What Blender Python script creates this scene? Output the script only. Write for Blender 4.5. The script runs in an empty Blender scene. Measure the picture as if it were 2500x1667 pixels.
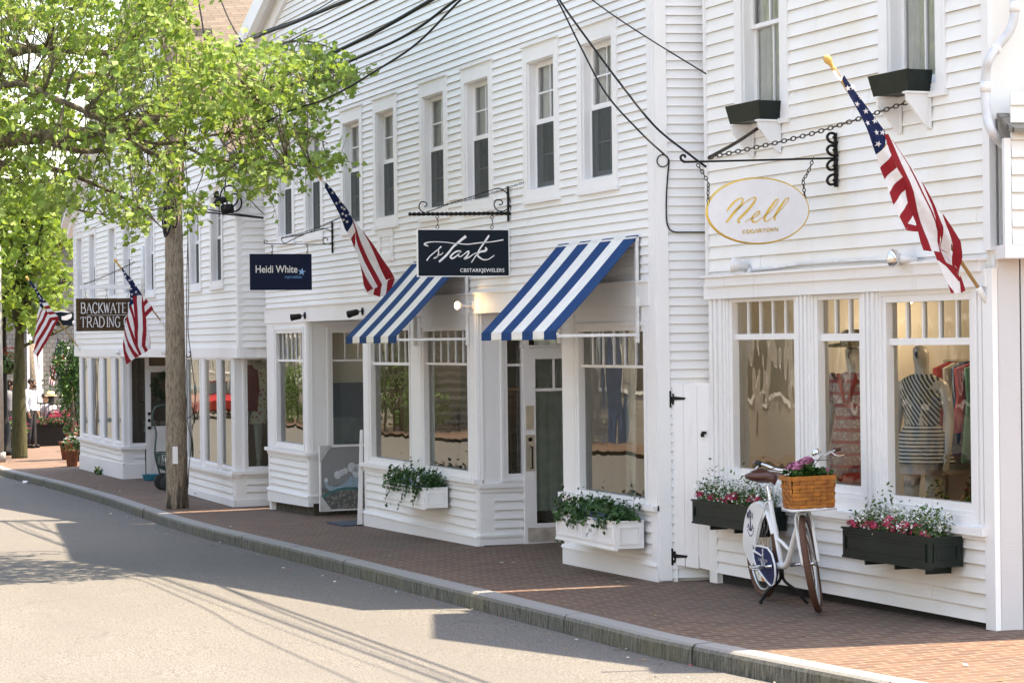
import bpy, bmesh, math, random
from mathutils import Vector, Matrix
from math import sin, cos, pi, radians, atan, sqrt, atan2
R = random.Random(7)
scene = bpy.context.scene
C = scene.collection

# ---------------------------------------------------------------- camera
F = 5903.0; HY = 836.0; RHO = 0.012; TH = atan(2100/5903)
AX = Vector((-cos(TH), sin(TH), 0)); RT = Vector((sin(TH), cos(TH), 0)); UP = Vector((0, 0, 1))
cam = bpy.data.cameras.new('camera'); camo = bpy.data.objects.new('camera', cam); C.objects.link(camo)
cam.sensor_width = 36.0; cam.lens = F/2500*36; cam.clip_start = .5; cam.clip_end = 3000
cam.shift_y = 2.5/2500
ix = RT*cos(RHO)-UP*sin(RHO); iy = RT*sin(RHO)+UP*cos(RHO)
camo.matrix_world = Matrix(((ix.x, iy.x, -AX.x, 0), (ix.y, iy.y, -AX.y, 0), (ix.z, iy.z, -AX.z, 0), (0, 0, 0, 1)))
scene.camera = camo

# ---------------------------------------------------------------- world, sun, exposure
SUN = Vector((.20, 1.0, 0)).normalized()*cos(radians(69)) + UP*sin(radians(69))   # towards the sun
w = bpy.data.worlds.new('World'); scene.world = w; w.use_nodes = True
nt = w.node_tree; bg = nt.nodes['Background']
sky = nt.nodes.new('ShaderNodeTexSky'); sky.sky_type = 'NISHITA'; sky.sun_disc = False
sky.sun_elevation = radians(69); sky.sun_rotation = atan2(SUN.x, SUN.y)
sky.air_density = 1.0; sky.dust_density = 1.2; sky.ozone_density = .6
nt.links.new(sky.outputs[0], bg.inputs[0]); bg.inputs[1].default_value = 0.15
sl = bpy.data.lights.new('sun', 'SUN'); sl.energy = 3.05; sl.angle = radians(.55); sl.color = (1, .955, .88)
so = bpy.data.objects.new('sun', sl); C.objects.link(so)
so.rotation_euler = SUN.to_track_quat('Z', 'Y').to_euler()
scene.view_settings.view_transform = 'Standard'; scene.view_settings.look = 'None'
scene.view_settings.exposure = 2.19; scene.view_settings.gamma = 1
scene.view_settings.use_white_balance = True; scene.view_settings.white_balance_temperature = 8700; scene.view_settings.white_balance_tint = 12
scene.render.engine = 'CYCLES'
scene.cycles.max_bounces = 7; scene.cycles.diffuse_bounces = 3; scene.cycles.glossy_bounces = 4
scene.cycles.transparent_max_bounces = 10; scene.cycles.transmission_bounces = 4
scene.cycles.caustics_reflective = False; scene.cycles.caustics_refractive = False
scene.cycles.sample_clamp_indirect = 6

# ---------------------------------------------------------------- survey helpers: photo pixel -> point on a real plane
def ray(px, py):
    dx = px-1250; dy = HY-py
    a = dx*cos(RHO)+dy*sin(RHO); b = -dx*sin(RHO)+dy*cos(RHO)
    return AX+RT*(a/F)+UP*(b/F)
class Plane:
    """vertical wall plane. s runs to the right as seen from the street, z up, off > 0 stands proud of it"""
    def __init__(s, o, d):
        s.o = Vector((o[0], o[1], 0)); s.d = Vector((d[0], d[1], 0)).normalized(); s.n = Vector((-s.d.y, s.d.x, 0))
    def at(s, px, py, off=0):
        r = ray(px, py); return r*((s.o-s.n*off).dot(s.n)/r.dot(s.n))
    def sz(s, px, py, off=0):
        p = s.at(px, py, off); return ((p-s.o).dot(s.d), p.z)
    def w(s, a, z, off=0): return s.o+s.d*a-s.n*off+UP*z
def vp_plane(o, vpx):
    t = atan((1250-vpx)/F); d = -(AX*cos(t)-RT*sin(t)); return Plane(o, d)
S = Plane((0, 8), (1, 0))                       # long middle building, s = world X
N = vp_plane((-18.52, 8.35), -1100)             # right building
B = vp_plane((-33.02, 7.717), -700)               # left building
def xplane(X): return Plane((X, 0), (0, 1))     # side walls facing +X, s = world Y
GX = [(-140, -3.0), (-70, -2.6), (-48.4, -2.43), (-43.1, -2.36), (-36.7, -2.29), (-32.4, -2.255), (-27.9, -2.16), (-23.5, -2.09), (-18.9, -2.035), (-14.5, -1.985), (0, -1.85), (30, -1.7)]
def lerp_tab(t, x):
    if x <= t[0][0]: return t[0][1]
    for (a, b), (c, d) in zip(t, t[1:]):
        if x <= c: return b+(d-b)*(x-a)/(c-a)
    return t[-1][1]
def gz(X, Y): return lerp_tab(GX, X)-.02*(8-Y)
def on_ground(px, py, dz=0):
    r = ray(px, py); t = 20
    for _ in range(60):
        p = r*t; t += .5*((gz(p.x, p.y)+dz)/r.z-t)
    return r*t

# ---------------------------------------------------------------- mesh builder
class MB:
    def __init__(s): s.v = []; s.f = []; s.m = []; s.sm = []
    def add(s, vs, fs, m=0, smooth=False):
        o = len(s.v); s.v += [Vector(v) for v in vs]
        for f in fs: s.f.append([i+o for i in f]); s.m.append(m); s.sm.append(smooth)
    def quad(s, a, b, c, d, m=0): s.add([a, b, c, d], [(0, 1, 2, 3)], m)
    def hexa(s, p, m=0, smooth=False):
        s.add(p, [(0, 3, 2, 1), (4, 5, 6, 7), (0, 1, 5, 4), (1, 2, 6, 5), (2, 3, 7, 6), (3, 0, 4, 7)], m, smooth)
    def box(s, pl, s0, s1, z0, z1, o0, o1, m=0):
        s.hexa([pl.w(s0, z0, o0), pl.w(s1, z0, o0), pl.w(s1, z0, o1), pl.w(s0, z0, o1),
                pl.w(s0, z1, o0), pl.w(s1, z1, o0), pl.w(s1, z1, o1), pl.w(s0, z1, o1)], m)
    def wbox(s, x0, x1, y0, y1, z0, z1, m=0):
        s.hexa([Vector(p) for p in ((x0, y0, z0), (x1, y0, z0), (x1, y1, z0), (x0, y1, z0), (x0, y0, z1), (x1, y0, z1), (x1, y1, z1), (x0, y1, z1))], m)
    def frame(s, pl, s0, s1, z0, z1, wd, o0, o1, top=None, bot=None, m=0):
        top = wd if top is None else top; bot = wd if bot is None else bot
        s.box(pl, s0, s0+wd, z0, z1, o0, o1, m); s.box(pl, s1-wd, s1, z0, z1, o0, o1, m)
        s.box(pl, s0+wd, s1-wd, z1-top, z1, o0, o1-.002, m); s.box(pl, s0+wd, s1-wd, z0, z0+bot, o0, o1-.002, m)
    def tube(s, pts, r, n=8, cap=True, m=0, closed=False, smooth=True, flat=1.0):
        pts = [Vector(p) for p in pts]; k = len(pts); rr = r if hasattr(r, '__len__') else [r]*k
        rings = []; up = None
        for i in range(k):
            if closed: t = pts[(i+1) % k]-pts[i-1]
            else: t = pts[min(i+1, k-1)]-pts[max(i-1, 0)]
            if t.length < 1e-9: t = Vector((0, 0, 1))
            t.normalize()
            if up is None:
                up = Vector((0, 0, 1)) if abs(t.z) < .9 else Vector((1, 0, 0))
            a = t.cross(up)
            if a.length < 1e-6: a = t.cross(Vector((0, 1, .3)))
            a.normalize(); b = a.cross(t).normalized(); up = b
            rings.append([pts[i]+a*cos(2*pi*j/n)*rr[i]+b*sin(2*pi*j/n)*rr[i]*flat for j in range(n)])
        vs = [v for g in rings for v in g]; fs = []
        for i in range(k if closed else k-1):
            i2 = (i+1) % k
            for j in range(n):
                fs.append((i*n+j, i*n+(j+1) % n, i2*n+(j+1) % n, i2*n+j))
        if cap and not closed:
            fs.append(tuple(range(n-1, -1, -1))); fs.append(tuple(range((k-1)*n, k*n)))
        s.add(vs, fs, m, smooth)
    def lathe(s, prof, o, ax=UP, n=16, m=0, smooth=True, cap=True):
        ax = Vector(ax).normalized(); a = ax.orthogonal().normalized(); b = ax.cross(a); o = Vector(o)
        vs = []; fs = []
        for r_, h in prof:
            vs += [o+ax*h+(a*cos(2*pi*j/n)+b*sin(2*pi*j/n))*r_ for j in range(n)]
        for i in range(len(prof)-1):
            for j in range(n): fs.append((i*n+j, i*n+(j+1) % n, (i+1)*n+(j+1) % n, (i+1)*n+j))
        if cap: fs.append(tuple(range(n-1, -1, -1))); fs.append(tuple(range((len(prof)-1)*n, len(prof)*n)))
        s.add(vs, fs, m, smooth)
    def ball(s, c, r, n=10, m=0, sc=(1, 1, 1)):
        c = Vector(c); k = n//2+1; vs = [c+Vector((0, 0, r*sc[2]))]; fs = []
        for i in range(1, k):
            t = pi*i/k
            vs += [c+Vector((r*sin(t)*cos(2*pi*j/n)*sc[0], r*sin(t)*sin(2*pi*j/n)*sc[1], r*cos(t)*sc[2])) for j in range(n)]
        vs.append(c-Vector((0, 0, r*sc[2])))
        for j in range(n): fs.append((0, 1+j, 1+(j+1) % n))
        for i in range(k-2):
            for j in range(n): fs.append((1+i*n+j, 1+(i+1)*n+j, 1+(i+1)*n+(j+1) % n, 1+i*n+(j+1) % n))
        b = len(vs)-1
        for j in range(n): fs.append((b, 1+(k-2)*n+(j+1) % n, 1+(k-2)*n+j))
        s.add(vs, fs, m, True)
    def poly(s, pts, nrm, th, m=0):            # extruded outline
        pts = [Vector(p) for p in pts]; nrm = Vector(nrm); k = len(pts)
        s.add(pts+[p+nrm*th for p in pts], [tuple(range(k-1, -1, -1)), tuple(range(k, 2*k))]+[(i, (i+1) % k, k+(i+1) % k, k+i) for i in range(k)], m)
    def build(s, name, mats, parent=None, label=None):
        base = Vector((0, 0, 0))
        if parent is not None:
            base = root_loc(parent)
        elif s.v:
            lo = Vector((min(v.x for v in s.v), min(v.y for v in s.v), min(v.z for v in s.v)))
            hi = Vector((max(v.x for v in s.v), max(v.y for v in s.v), 0)); base = Vector(((lo.x+hi.x)/2, (lo.y+hi.y)/2, lo.z))
        me = bpy.data.meshes.new(name); me.from_pydata([tuple(v-base) for v in s.v], [], s.f)
        for m in (mats if isinstance(mats, (list, tuple)) else [mats]): me.materials.append(m)
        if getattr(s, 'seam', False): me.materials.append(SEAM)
        me.polygons.foreach_set('material_index', s.m); me.polygons.foreach_set('use_smooth', s.sm); me.update()
        o = bpy.data.objects.new(name, me); C.objects.link(o)
        if parent is not None: o.parent = parent
        else: o.location = base
        if label: o['label'] = label
        return o
def root_loc(o):
    while o.parent is not None: o = o.parent
    return o.location.copy()
def tag(o, label, cat, group=None):
    o['label'] = label; o['category'] = cat
    if group: o['group'] = group
    return o
def thing(name, label, cat, loc, group=None):
    o = bpy.data.objects.new(name, None); C.objects.link(o); o.location = loc; o.empty_display_size = .2
    return tag(o, label, cat, group)
def structure(o): o['kind'] = 'structure'; return o
def smooth_pts(pts, sub=6, closed=False):
    P_ = [Vector(p) for p in pts]; k = len(P_); out = []
    for i in range(k if closed else k-1):
        if closed: a, b, c, d = P_[i-1], P_[i], P_[(i+1) % k], P_[(i+2) % k]
        else: a, b, c, d = P_[max(i-1, 0)], P_[i], P_[i+1], P_[min(i+2, k-1)]
        for j in range(sub):
            t = j/sub
            out.append(.5*((2*b)+(c-a)*t+(2*a-5*b+4*c-d)*t*t+(3*b-a-3*c+d)*t**3))
    if not closed: out.append(P_[-1])
    return out

# ---------------------------------------------------------------- materials
def new_mat(name):
    m = bpy.data.materials.new(name); m.use_nodes = True; n = m.node_tree; b = n.nodes['Principled BSDF']
    return m, n, b
def nd(n, t, **kw):
    x = n.nodes.new(t)
    for k, v in kw.items():
        if k in x.inputs.keys() if isinstance(k, str) else False: x.inputs[k].default_value = v
        else: setattr(x, k, v)
    return x
def coords(n, scale=(1, 1, 1), rot=(0, 0, 0)):
    g = n.nodes.new('ShaderNodeNewGeometry'); mp = n.nodes.new('ShaderNodeMapping')
    n.links.new(g.outputs['Position'], mp.inputs[0]); mp.inputs['Scale'].default_value = scale; mp.inputs['Rotation'].default_value = rot
    return mp.outputs[0]
def noise(n, vec, scale, detail=3, rough=.5):
    x = n.nodes.new('ShaderNodeTexNoise'); n.links.new(vec, x.inputs['Vector'])
    x.inputs['Scale'].default_value = scale; x.inputs['Detail'].default_value = detail; x.inputs['Roughness'].default_value = rough
    return x.outputs['Fac']
def ramp(n, fac, stops):
    r = n.nodes.new('ShaderNodeValToRGB'); n.links.new(fac, r.inputs[0]); e = r.color_ramp.elements
    while len(e) < len(stops): e.new(.5)
    for i, (p, c) in enumerate(stops):
        e[i].position = p; e[i].color = (c, c, c, 1) if not hasattr(c, '__len__') else (*c, 1)
    return r.outputs[0]
def mix(n, fac, a, b, mode='MIX'):
    x = n.nodes.new('ShaderNodeMix'); x.data_type = 'RGBA'; x.blend_type = mode
    for sock, val in ((x.inputs[0], fac), (x.inputs[6], a), (x.inputs[7], b)):
        if isinstance(val, bpy.types.NodeSocket): n.links.new(val, sock)
        elif hasattr(val, '__len__'): sock.default_value = (*val, 1)
        else: sock.default_value = val
    return x.outputs[2]
def bump(n, b, h, strength=.3, dist=.01):
    x = n.nodes.new('ShaderNodeBump'); n.links.new(h, x.inputs['Height']); x.inputs['Strength'].default_value = strength; x.inputs['Distance'].default_value = dist
    n.links.new(x.outputs[0], b.inputs['Normal'])
def simple(name, col, rough=.6, metal=0, var=.12, vs=9, bmp=0, sub=0, spec=.5, bs=60):
    m, n, b = new_mat(name)
    v = coords(n); f = noise(n, v, vs)
    lo = tuple(c*(1-var) for c in col); hi = tuple(min(1, c*(1+var)) for c in col)
    n.links.new(mix(n, ramp(n, f, [(.3, 0), (.7, 1)]), lo, hi), b.inputs['Base Color'])
    b.inputs['Roughness'].default_value = rough; b.inputs['Metallic'].default_value = metal
    b.inputs['Specular IOR Level'].default_value = spec
    if bmp: bump(n, b, noise(n, v, bs, 2), bmp, .004)
    return m
def paint(name, col, dirt=.5, stain=0, dirtcol=(.42, .38, .30), grain=.25, lo=.62):
    m, n, b = new_mat(name)
    v = coords(n); vstreak = coords(n, (5, 5, .5)); vg = coords(n, (2, 2, 60))
    f = noise(n, v, 1.6, 4, .6); f2 = noise(n, vstreak, 2.2, 5, .65)
    base = mix(n, ramp(n, f, [(.3, 0), (.75, 1)]), tuple(c*.95 for c in col), col)
    d = ramp(n, f2, [(lo, 0), (lo+.22, dirt)])
    base = mix(n, d, base, dirtcol)
    spots = ramp(n, noise(n, v, 34, 3, .7), [(.70, 0), (.78, .35)])
    base = mix(n, spots, base, (.5, .45, .38))
    if stain:
        base = mix(n, ramp(n, noise(n, coords(n, (1.1, 1.1, .45)), 1.7, 3, .5), [(.50, 0), (.72, stain)]), base, (.74, .58, .34))
    n.links.new(base, b.inputs['Base Color']); b.inputs['Roughness'].default_value = .55
    bump(n, b, noise(n, vg, 3, 4, .6), grain, .003)
    return m
WHITE = paint('white_clapboard_paint', (.86, .845, .835), .12)
WHITE_OLD = paint('old_white_clapboard_paint', (.86, .84, .81), .2, .2, lo=.62)
TRIM = paint('white_trim_paint', (.84, .825, .825), .16)
TRIM_OLD = paint('old_white_trim_paint', (.83, .815, .81), .35, .1, lo=.58)
SHADETRIM = paint('shaded_white_masonry_paint', (.60, .575, .58), .3, lo=.55, grain=.5)  # white paint toned pinkish grey, shade of the turned wall put into the colour
SEAM = simple('underlap_shade_paint', (.36, .31, .24), .9, var=.4, vs=6)  # brown board undersides: the shade line under each lap, painted in
DKGREEN = simple('dark_green_paint', (.005, .012, .0095), .4, spec=.3, var=.3, bmp=.2)
BLACK = simple('black_iron', (.009, .0085, .008), .5, .1, bmp=.3, spec=.25)
CHAIN = simple('weathered_chain_iron', (.07, .055, .04), .6, .5)
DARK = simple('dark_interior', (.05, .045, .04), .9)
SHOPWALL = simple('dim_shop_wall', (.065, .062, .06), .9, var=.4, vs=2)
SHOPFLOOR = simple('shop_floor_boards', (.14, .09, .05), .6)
FOUND = simple('mossy_stone_foundation', (.07, .062, .045), .95, var=.5, vs=14, bmp=.6)
BRASS = simple('brass_plate', (.75, .66, .52), .35, .75)
CHROME = simple('polished_chrome', (.75, .75, .75), .15, 1)
GOLD = simple('gold_leaf', (.72, .47, .10), .35, .55)
PLASTIC = simple('white_plastic', (.75, .74, .73), .4)
RUBBER = simple('black_rubber', (.02, .02, .02), .8)
CABLE = simple('black_cable', (.010, .010, .011), .6, spec=.25)
def glass_mat(name, wav, strength, lo, tint=(.80, .88, .86), sc=(1, 1, .45)):
    m, n, b = new_mat(name); n.nodes.remove(b)
    out = n.nodes['Material Output']
    g = n.nodes.new('ShaderNodeBsdfGlossy'); g.inputs['Roughness'].default_value = .004; g.inputs['Color'].default_value = (.93, .95, .94, 1)
    t = n.nodes.new('ShaderNodeBsdfTransparent'); t.inputs[0].default_value = (*tint, 1)
    fr = n.nodes.new('ShaderNodeFresnel'); fr.inputs[0].default_value = lo
    bp = n.nodes.new('ShaderNodeBump'); bp.inputs['Strength'].default_value = strength; bp.inputs['Distance'].default_value = .02
    n.links.new(noise(n, coords(n, sc), wav, 2, .4), bp.inputs['Height']); n.links.new(bp.outputs[0], g.inputs['Normal'])
    mx = n.nodes.new('ShaderNodeMixShader'); n.links.new(fr.outputs[0], mx.inputs[0]); n.links.new(t.outputs[0], mx.inputs[1]); n.links.new(g.outputs[0], mx.inputs[2])
    n.links.new(mx.outputs[0], out.inputs[0]); return m
GLASS = glass_mat('shop_window_glass', 2.2, .12, 1.95)
GLASS_OLD = glass_mat('wavy_old_glass', 4.0, .22, 1.42, tint=(.88, .93, .91))
GLASS_WAVY = glass_mat('very_wavy_old_glass', 3.2, .30, 1.75, sc=(1, 1, .5))
GLASS_UP = glass_mat('upstairs_window_glass', 3.2, .22, 1.75, tint=(.95, .97, .96))
CURTAIN = simple('white_sheer_curtain', (.86, .87, .84), .9, var=.06)
SCREEN = simple('dark_insect_screen', (.030, .040, .038), .8, var=.3, vs=3)
# ================================================================ ground, road, sidewalk
CURB = [(-140, 7.3), (-90, 7.2), (-62, 6.95), (-50.5, 6.75), (-43.7, 6.78), (-38.6, 6.72), (-33.5, 6.55), (-28.5, 6.34), (-24.4, 6.36), (-20, 6.38), (-17.3, 6.42), (-15.2, 6.44), (-14, 6.56), (-13.1, 6.66), (-12.6, 6.72), (-9, 7.1), (0, 8.2), (30, 12)]
def curb_y(X): return lerp_tab(CURB, X)
def road_z(X, Y): return gz(X, 6.5)-.135 + .012*max(-2, min(0, Y-6.4))*(-1)
def m_asphalt():
    m, n, b = new_mat('worn_asphalt'); v = coords(n)
    fine = noise(n, v, 75, 4, .8); med = noise(n, v, 22, 4, .6); big = noise(n, coords(n, (.35, 1.2, 1)), .9, 3, .55)
    c = mix(n, ramp(n, fine, [(.38, 0), (.62, 1)]), (.034, .033, .031), (.25, .241, .229))
    c = mix(n, ramp(n, big, [(.35, 0), (.65, .55)]), c, (.12, .117, .113))
    c = mix(n, ramp(n, med, [(.62, 0), (.72, .35)]), c, (.10, .10, .10))
    vo = n.nodes.new('ShaderNodeTexVoronoi'); vo.feature = 'DISTANCE_TO_EDGE'; vo.inputs['Scale'].default_value = .22
    wn = n.nodes.new('ShaderNodeVectorMath'); wn.operation = 'ADD'
    nn = n.nodes.new('ShaderNodeTexNoise'); nn.inputs['Scale'].default_value = 1.3; n.links.new(v, nn.inputs['Vector'])
    n.links.new(v, wn.inputs[0]); n.links.new(nn.outputs['Color'], wn.inputs[1]); n.links.new(wn.outputs[0], vo.inputs['Vector'])
    c = mix(n, ramp(n, vo.outputs['Distance'], [(0, .3), (.003, 0)]), c, (.05, .05, .05))
    n.links.new(c, b.inputs['Base Color']); b.inputs['Roughness'].default_value = .9; b.inputs['Specular IOR Level'].default_value = .25
    bump(n, b, fine, .5, .006); return m
def m_brick():
    m, n, b = new_mat('old_brick_paving'); v = coords(n, (1, 1, 1), (0, 0, radians(90)))
    wv = n.nodes.new('ShaderNodeVectorMath'); wv.operation = 'MULTIPLY_ADD'
    nn = n.nodes.new('ShaderNodeTexNoise'); nn.inputs['Scale'].default_value = 1.2; n.links.new(v, nn.inputs['Vector'])
    n.links.new(nn.outputs['Color'], wv.inputs[0]); wv.inputs[1].default_value = (.05, .05, 0); n.links.new(v, wv.inputs[2])
    br = n.nodes.new('ShaderNodeTexBrick'); n.links.new(wv.outputs[0], br.inputs['Vector'])
    br.inputs['Scale'].default_value = 1; br.inputs['Brick Width'].default_value = .205; br.inputs['Row Height'].default_value = .105
    br.inputs['Mortar Size'].default_value = .008; br.inputs['Mortar Smooth'].default_value = .3; br.inputs['Bias'].default_value = -.1
    br.inputs['Color1'].default_value = (.098, .040, .024, 1); br.inputs['Color2'].default_value = (.18, .085, .054, 1); br.inputs['Mortar'].default_value = (.28, .235, .17, 1)
    pat = ramp(n, noise(n, v, .8, 4, .6), [(.35, 0), (.7, .5)])
    c = mix(n, pat, br.outputs['Color'], (.12, .095, .075))
    c = mix(n, ramp(n, noise(n, v, 60, 3, .7), [(.3, .35), (.7, 0)]), c, (.07, .05, .045))
    c = mix(n, ramp(n, noise(n, v, 7, 3, .6), [(.55, 0), (.75, .45)]), c, (.20, .15, .11))
    n.links.new(c, b.inputs['Base Color']); b.inputs['Roughness'].default_value = .85
    inv = n.nodes.new('ShaderNodeMath'); inv.operation = 'SUBTRACT'; inv.inputs[0].default_value = 1; n.links.new(br.outputs['Fac'], inv.inputs[1])
    ad = n.nodes.new('ShaderNodeMath'); ad.operation = 'MULTIPLY_ADD'; n.links.new(noise(n, v, 9, 3), ad.inputs[0]); ad.inputs[1].default_value = .8; n.links.new(inv.outputs[0], ad.inputs[2])
    bump(n, b, ad.outputs[0], .8, .008); return m
def m_granite():
    m, n, b = new_mat('weathered_granite_kerb'); v = coords(n)
    geo = n.nodes.new('ShaderNodeNewGeometry'); sx = n.nodes.new('ShaderNodeSeparateXYZ'); n.links.new(geo.outputs['Normal'], sx.inputs[0])
    f = noise(n, v, 90, 3, .7); g = noise(n, coords(n, (30, 30, 3)), 1.6, 5, .8)
    top = mix(n, f, (.20, .20, .20), (.34, .33, .32))
    side = mix(n, ramp(n, g, [(.40, 0), (.62, 1)]), (.030, .032, .022), (.19, .18, .145))
    side = mix(n, ramp(n, noise(n, v, 1.1, 3, .6), [(.5, 0), (.7, .6)]), side, (.13, .115, .05))
    side = mix(n, ramp(n, f, [(.5, 0), (.75, .5)]), side, (.25, .235, .2))
    sel = ramp(n, sx.outputs['Z'], [(.3, 0), (.8, 1)])
    n.links.new(mix(n, sel, side, top), b.inputs['Base Color']); b.inputs['Roughness'].default_value = .9
    bump(n, b, g, .5, .01); return m
ASPHALT = m_asphalt(); BRICK = m_brick(); GRANITE = m_granite()
def sheet(name, ys, zf_, mat, xs):
    mb = MB(); n_ = len(ys(xs[0])); vs = []; fs = []
    for X in xs:
        for Y in ys(X): vs.append((X, Y, zf_(X, Y)))
    for i in range(len(xs)-1):
        for j in range(n_-1): fs.append((i*n_+j, (i+1)*n_+j, (i+1)*n_+j+1, i*n_+j+1))
    mb.add(vs, fs, 0, True); return structure(mb.build(name, mat))
xs = [-140+2*i for i in range(30)]+[-80+.5*i for i in range(161)]+[0+2*i for i in range(16)]
xs = sorted(set(xs))
sheet('road', lambda X: [-4.4, -1, 2, 4.4, 5.4, curb_y(X)-.02], road_z, ASPHALT, xs)
mb = MB(); mb.quad((-900, -900, -3.4), (900, -900, -3.4), (900, 900, -3.4), (-900, 900, -3.4))
structure(mb.build('ground', simple('distant_ground', (.16, .14, .11), .95)))
sheet('sidewalk', lambda X: [curb_y(X)+.15, curb_y(X)+.6, curb_y(X)+1.2, 8.2, 9.2, 12, 17], lambda X, Y: gz(X, Y), BRICK, xs)
sheet('sidewalk', lambda X: [-9, -6, -4.42], lambda X, Y: gz(X, 6.5)-.02, BRICK, xs)
# kerb: separate granite stones butted end to end
mb = MB(); X = -100.0
rk = random.Random(3)
while X < 6:
    L = rk.uniform(1.6, 2.6); X1 = X+L-.014; segs = 4; dz = rk.uniform(-.004, .004); dy = rk.uniform(-.006, .006)
    prof = lambda x: [(curb_y(x)-.012+dy, road_z(x, 6)-.05), (curb_y(x)-.004+dy, gz(x, 6.5)-.035+dz), (curb_y(x)+.006+dy, gz(x, 6.5)-.012+dz), (curb_y(x)+.022+dy, gz(x, 6.5)+.004+dz), (curb_y(x)+.15, gz(x, 6.65)+.006+dz), (curb_y(x)+.15, road_z(x, 6)-.05)]
    vs = []; fs = []
    for i in range(segs+1):
        x = X+(X1-X)*i/segs; vs += [(x, y, z) for y, z in prof(x)]
    for i in range(segs):
        for j in range(5): fs.append((i*6+j, (i+1)*6+j, (i+1)*6+j+1, i*6+j+1))
    fs.append((0, 1, 2, 3, 4, 5)); e = segs*6; fs.append((e+5, e+4, e+3, e+2, e+1, e))
    mb.add(vs, fs); X += L
structure(mb.build('kerb', GRANITE))
# dust, grit and fallen leaves along the gutter
rl = random.Random(11); mb = MB()
for _ in range(420):
    if rl.random() < .75: x = rl.uniform(-48, -12); y = curb_y(x)-abs(rl.gauss(.05, .22))-.03; z = road_z(x, y)+.004
    else: x = rl.uniform(-48, -12); y = rl.uniform(curb_y(x)+.2, 7.9); z = gz(x, y)+.004
    r_ = rl.uniform(.006, .028); a = rl.random()*6.28
    p = [Vector((x+r_*cos(a+k*1.571)*(1 if k % 2 else .55), y+r_*sin(a+k*1.571)*(1 if k % 2 else .55), z+rl.uniform(0, .012))) for k in range(4)]
    mb.quad(*p, m=rl.choice([0, 0, 0, 1, 2]))
o = mb.build('gutter_litter', [simple('dry_leaf', (.20, .13, .06)), simple('pale_scrap', (.6, .58, .5)), simple('pink_petal', (.45, .08, .10))])
o['kind'] = 'stuff'; o['label'] = 'dry leaves and grit along the kerb'
# ================================================================ building kit
def siding(mb, pl, s0, s1, z0, z1, ex, holes=(), top=None, lap=.016, seed=1, off=0.0, jit=.0015, m=0):
    r = random.Random(seed); z = z0; row = 0
    while z < z1-.01:
        zt = min(z+ex, z1)
        cuts = sorted({z, zt}|{h[k] for h in holes for k in (2, 3) if z+.004 < h[k] < zt-.004})
        # butt joints shared by the whole row
        js = []; x = s0+r.uniform(.6, 3.4)
        while x < s1: js.append((x, r.uniform(-jit, jit))); x += r.uniform(2.2, 4.2)
        for a, b in zip(cuts, cuts[1:]):
            mid = (a+b)/2
            iv = [(s0, s1)]
            if top is not None:
                k = [s0+(s1-s0)*i/240 for i in range(241)]; ok = [q for q in k if top(q) >= b-.02]
                if not ok: continue
                iv = [(ok[0], ok[-1])]
            for h in holes:
                if h[2] < mid < h[3]:
                    nv = []
                    for u, v in iv:
                        if h[1] <= u or h[0] >= v: nv.append((u, v)); continue
                        if h[0] > u: nv.append((u, h[0]))
                        if h[1] < v: nv.append((h[1], v))
                    iv = nv
            for u, v in iv:
                ps = [u]+[x for x, _ in js if u+.05 < x < v-.05]+[v]
                for p0, p1 in zip(ps, ps[1:]):
                    if p1-p0 < .004: continue
                    d = 0
                    for x, dd in js:
                        if x <= p0+.001: d = dd
                    p1g = p1-(.002 if p1 != v else 0)
                    f = lambda q: off+d+.003+lap*(1-(q-z)/ex)
                    mb.add([pl.w(p0, a, f(a)), pl.w(p1g, a, f(a)), pl.w(p1g, b, f(b)), pl.w(p0, b, f(b)), pl.w(p0, a, off-.012), pl.w(p1g, a, off-.012), pl.w(p0, b, off-.012), pl.w(p1g, b, off-.012)],
                           [(0, 1, 2, 3), (0, 3, 6, 4), (1, 5, 7, 2)], m)
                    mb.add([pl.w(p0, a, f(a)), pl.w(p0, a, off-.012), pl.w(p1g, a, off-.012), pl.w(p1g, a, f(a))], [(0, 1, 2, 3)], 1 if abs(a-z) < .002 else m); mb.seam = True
        z = zt; row += 1
def curtain_mesh(pl, s0, s1, z0, z1, off, fold=.05, amp=.012, seed=0):
    mb = MB(); r = random.Random(seed); n_ = max(8, int((s1-s0)/.012)); vs = []; ph = r.random()*6
    for i in range(n_+1):
        s_ = s0+(s1-s0)*i/n_; o = off+amp*sin(ph+(s_-s0)/fold*6.28)+amp*.5*sin(1.7+(s_-s0)/fold*2.9)
        vs += [pl.w(s_, z0, o*1.0), pl.w(s_+.004, z1, off+(o-off)*.5)]
    mb.add(vs, [(2*i, 2*i+2, 2*i+3, 2*i+1) for i in range(n_)], 0, True); return mb
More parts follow.
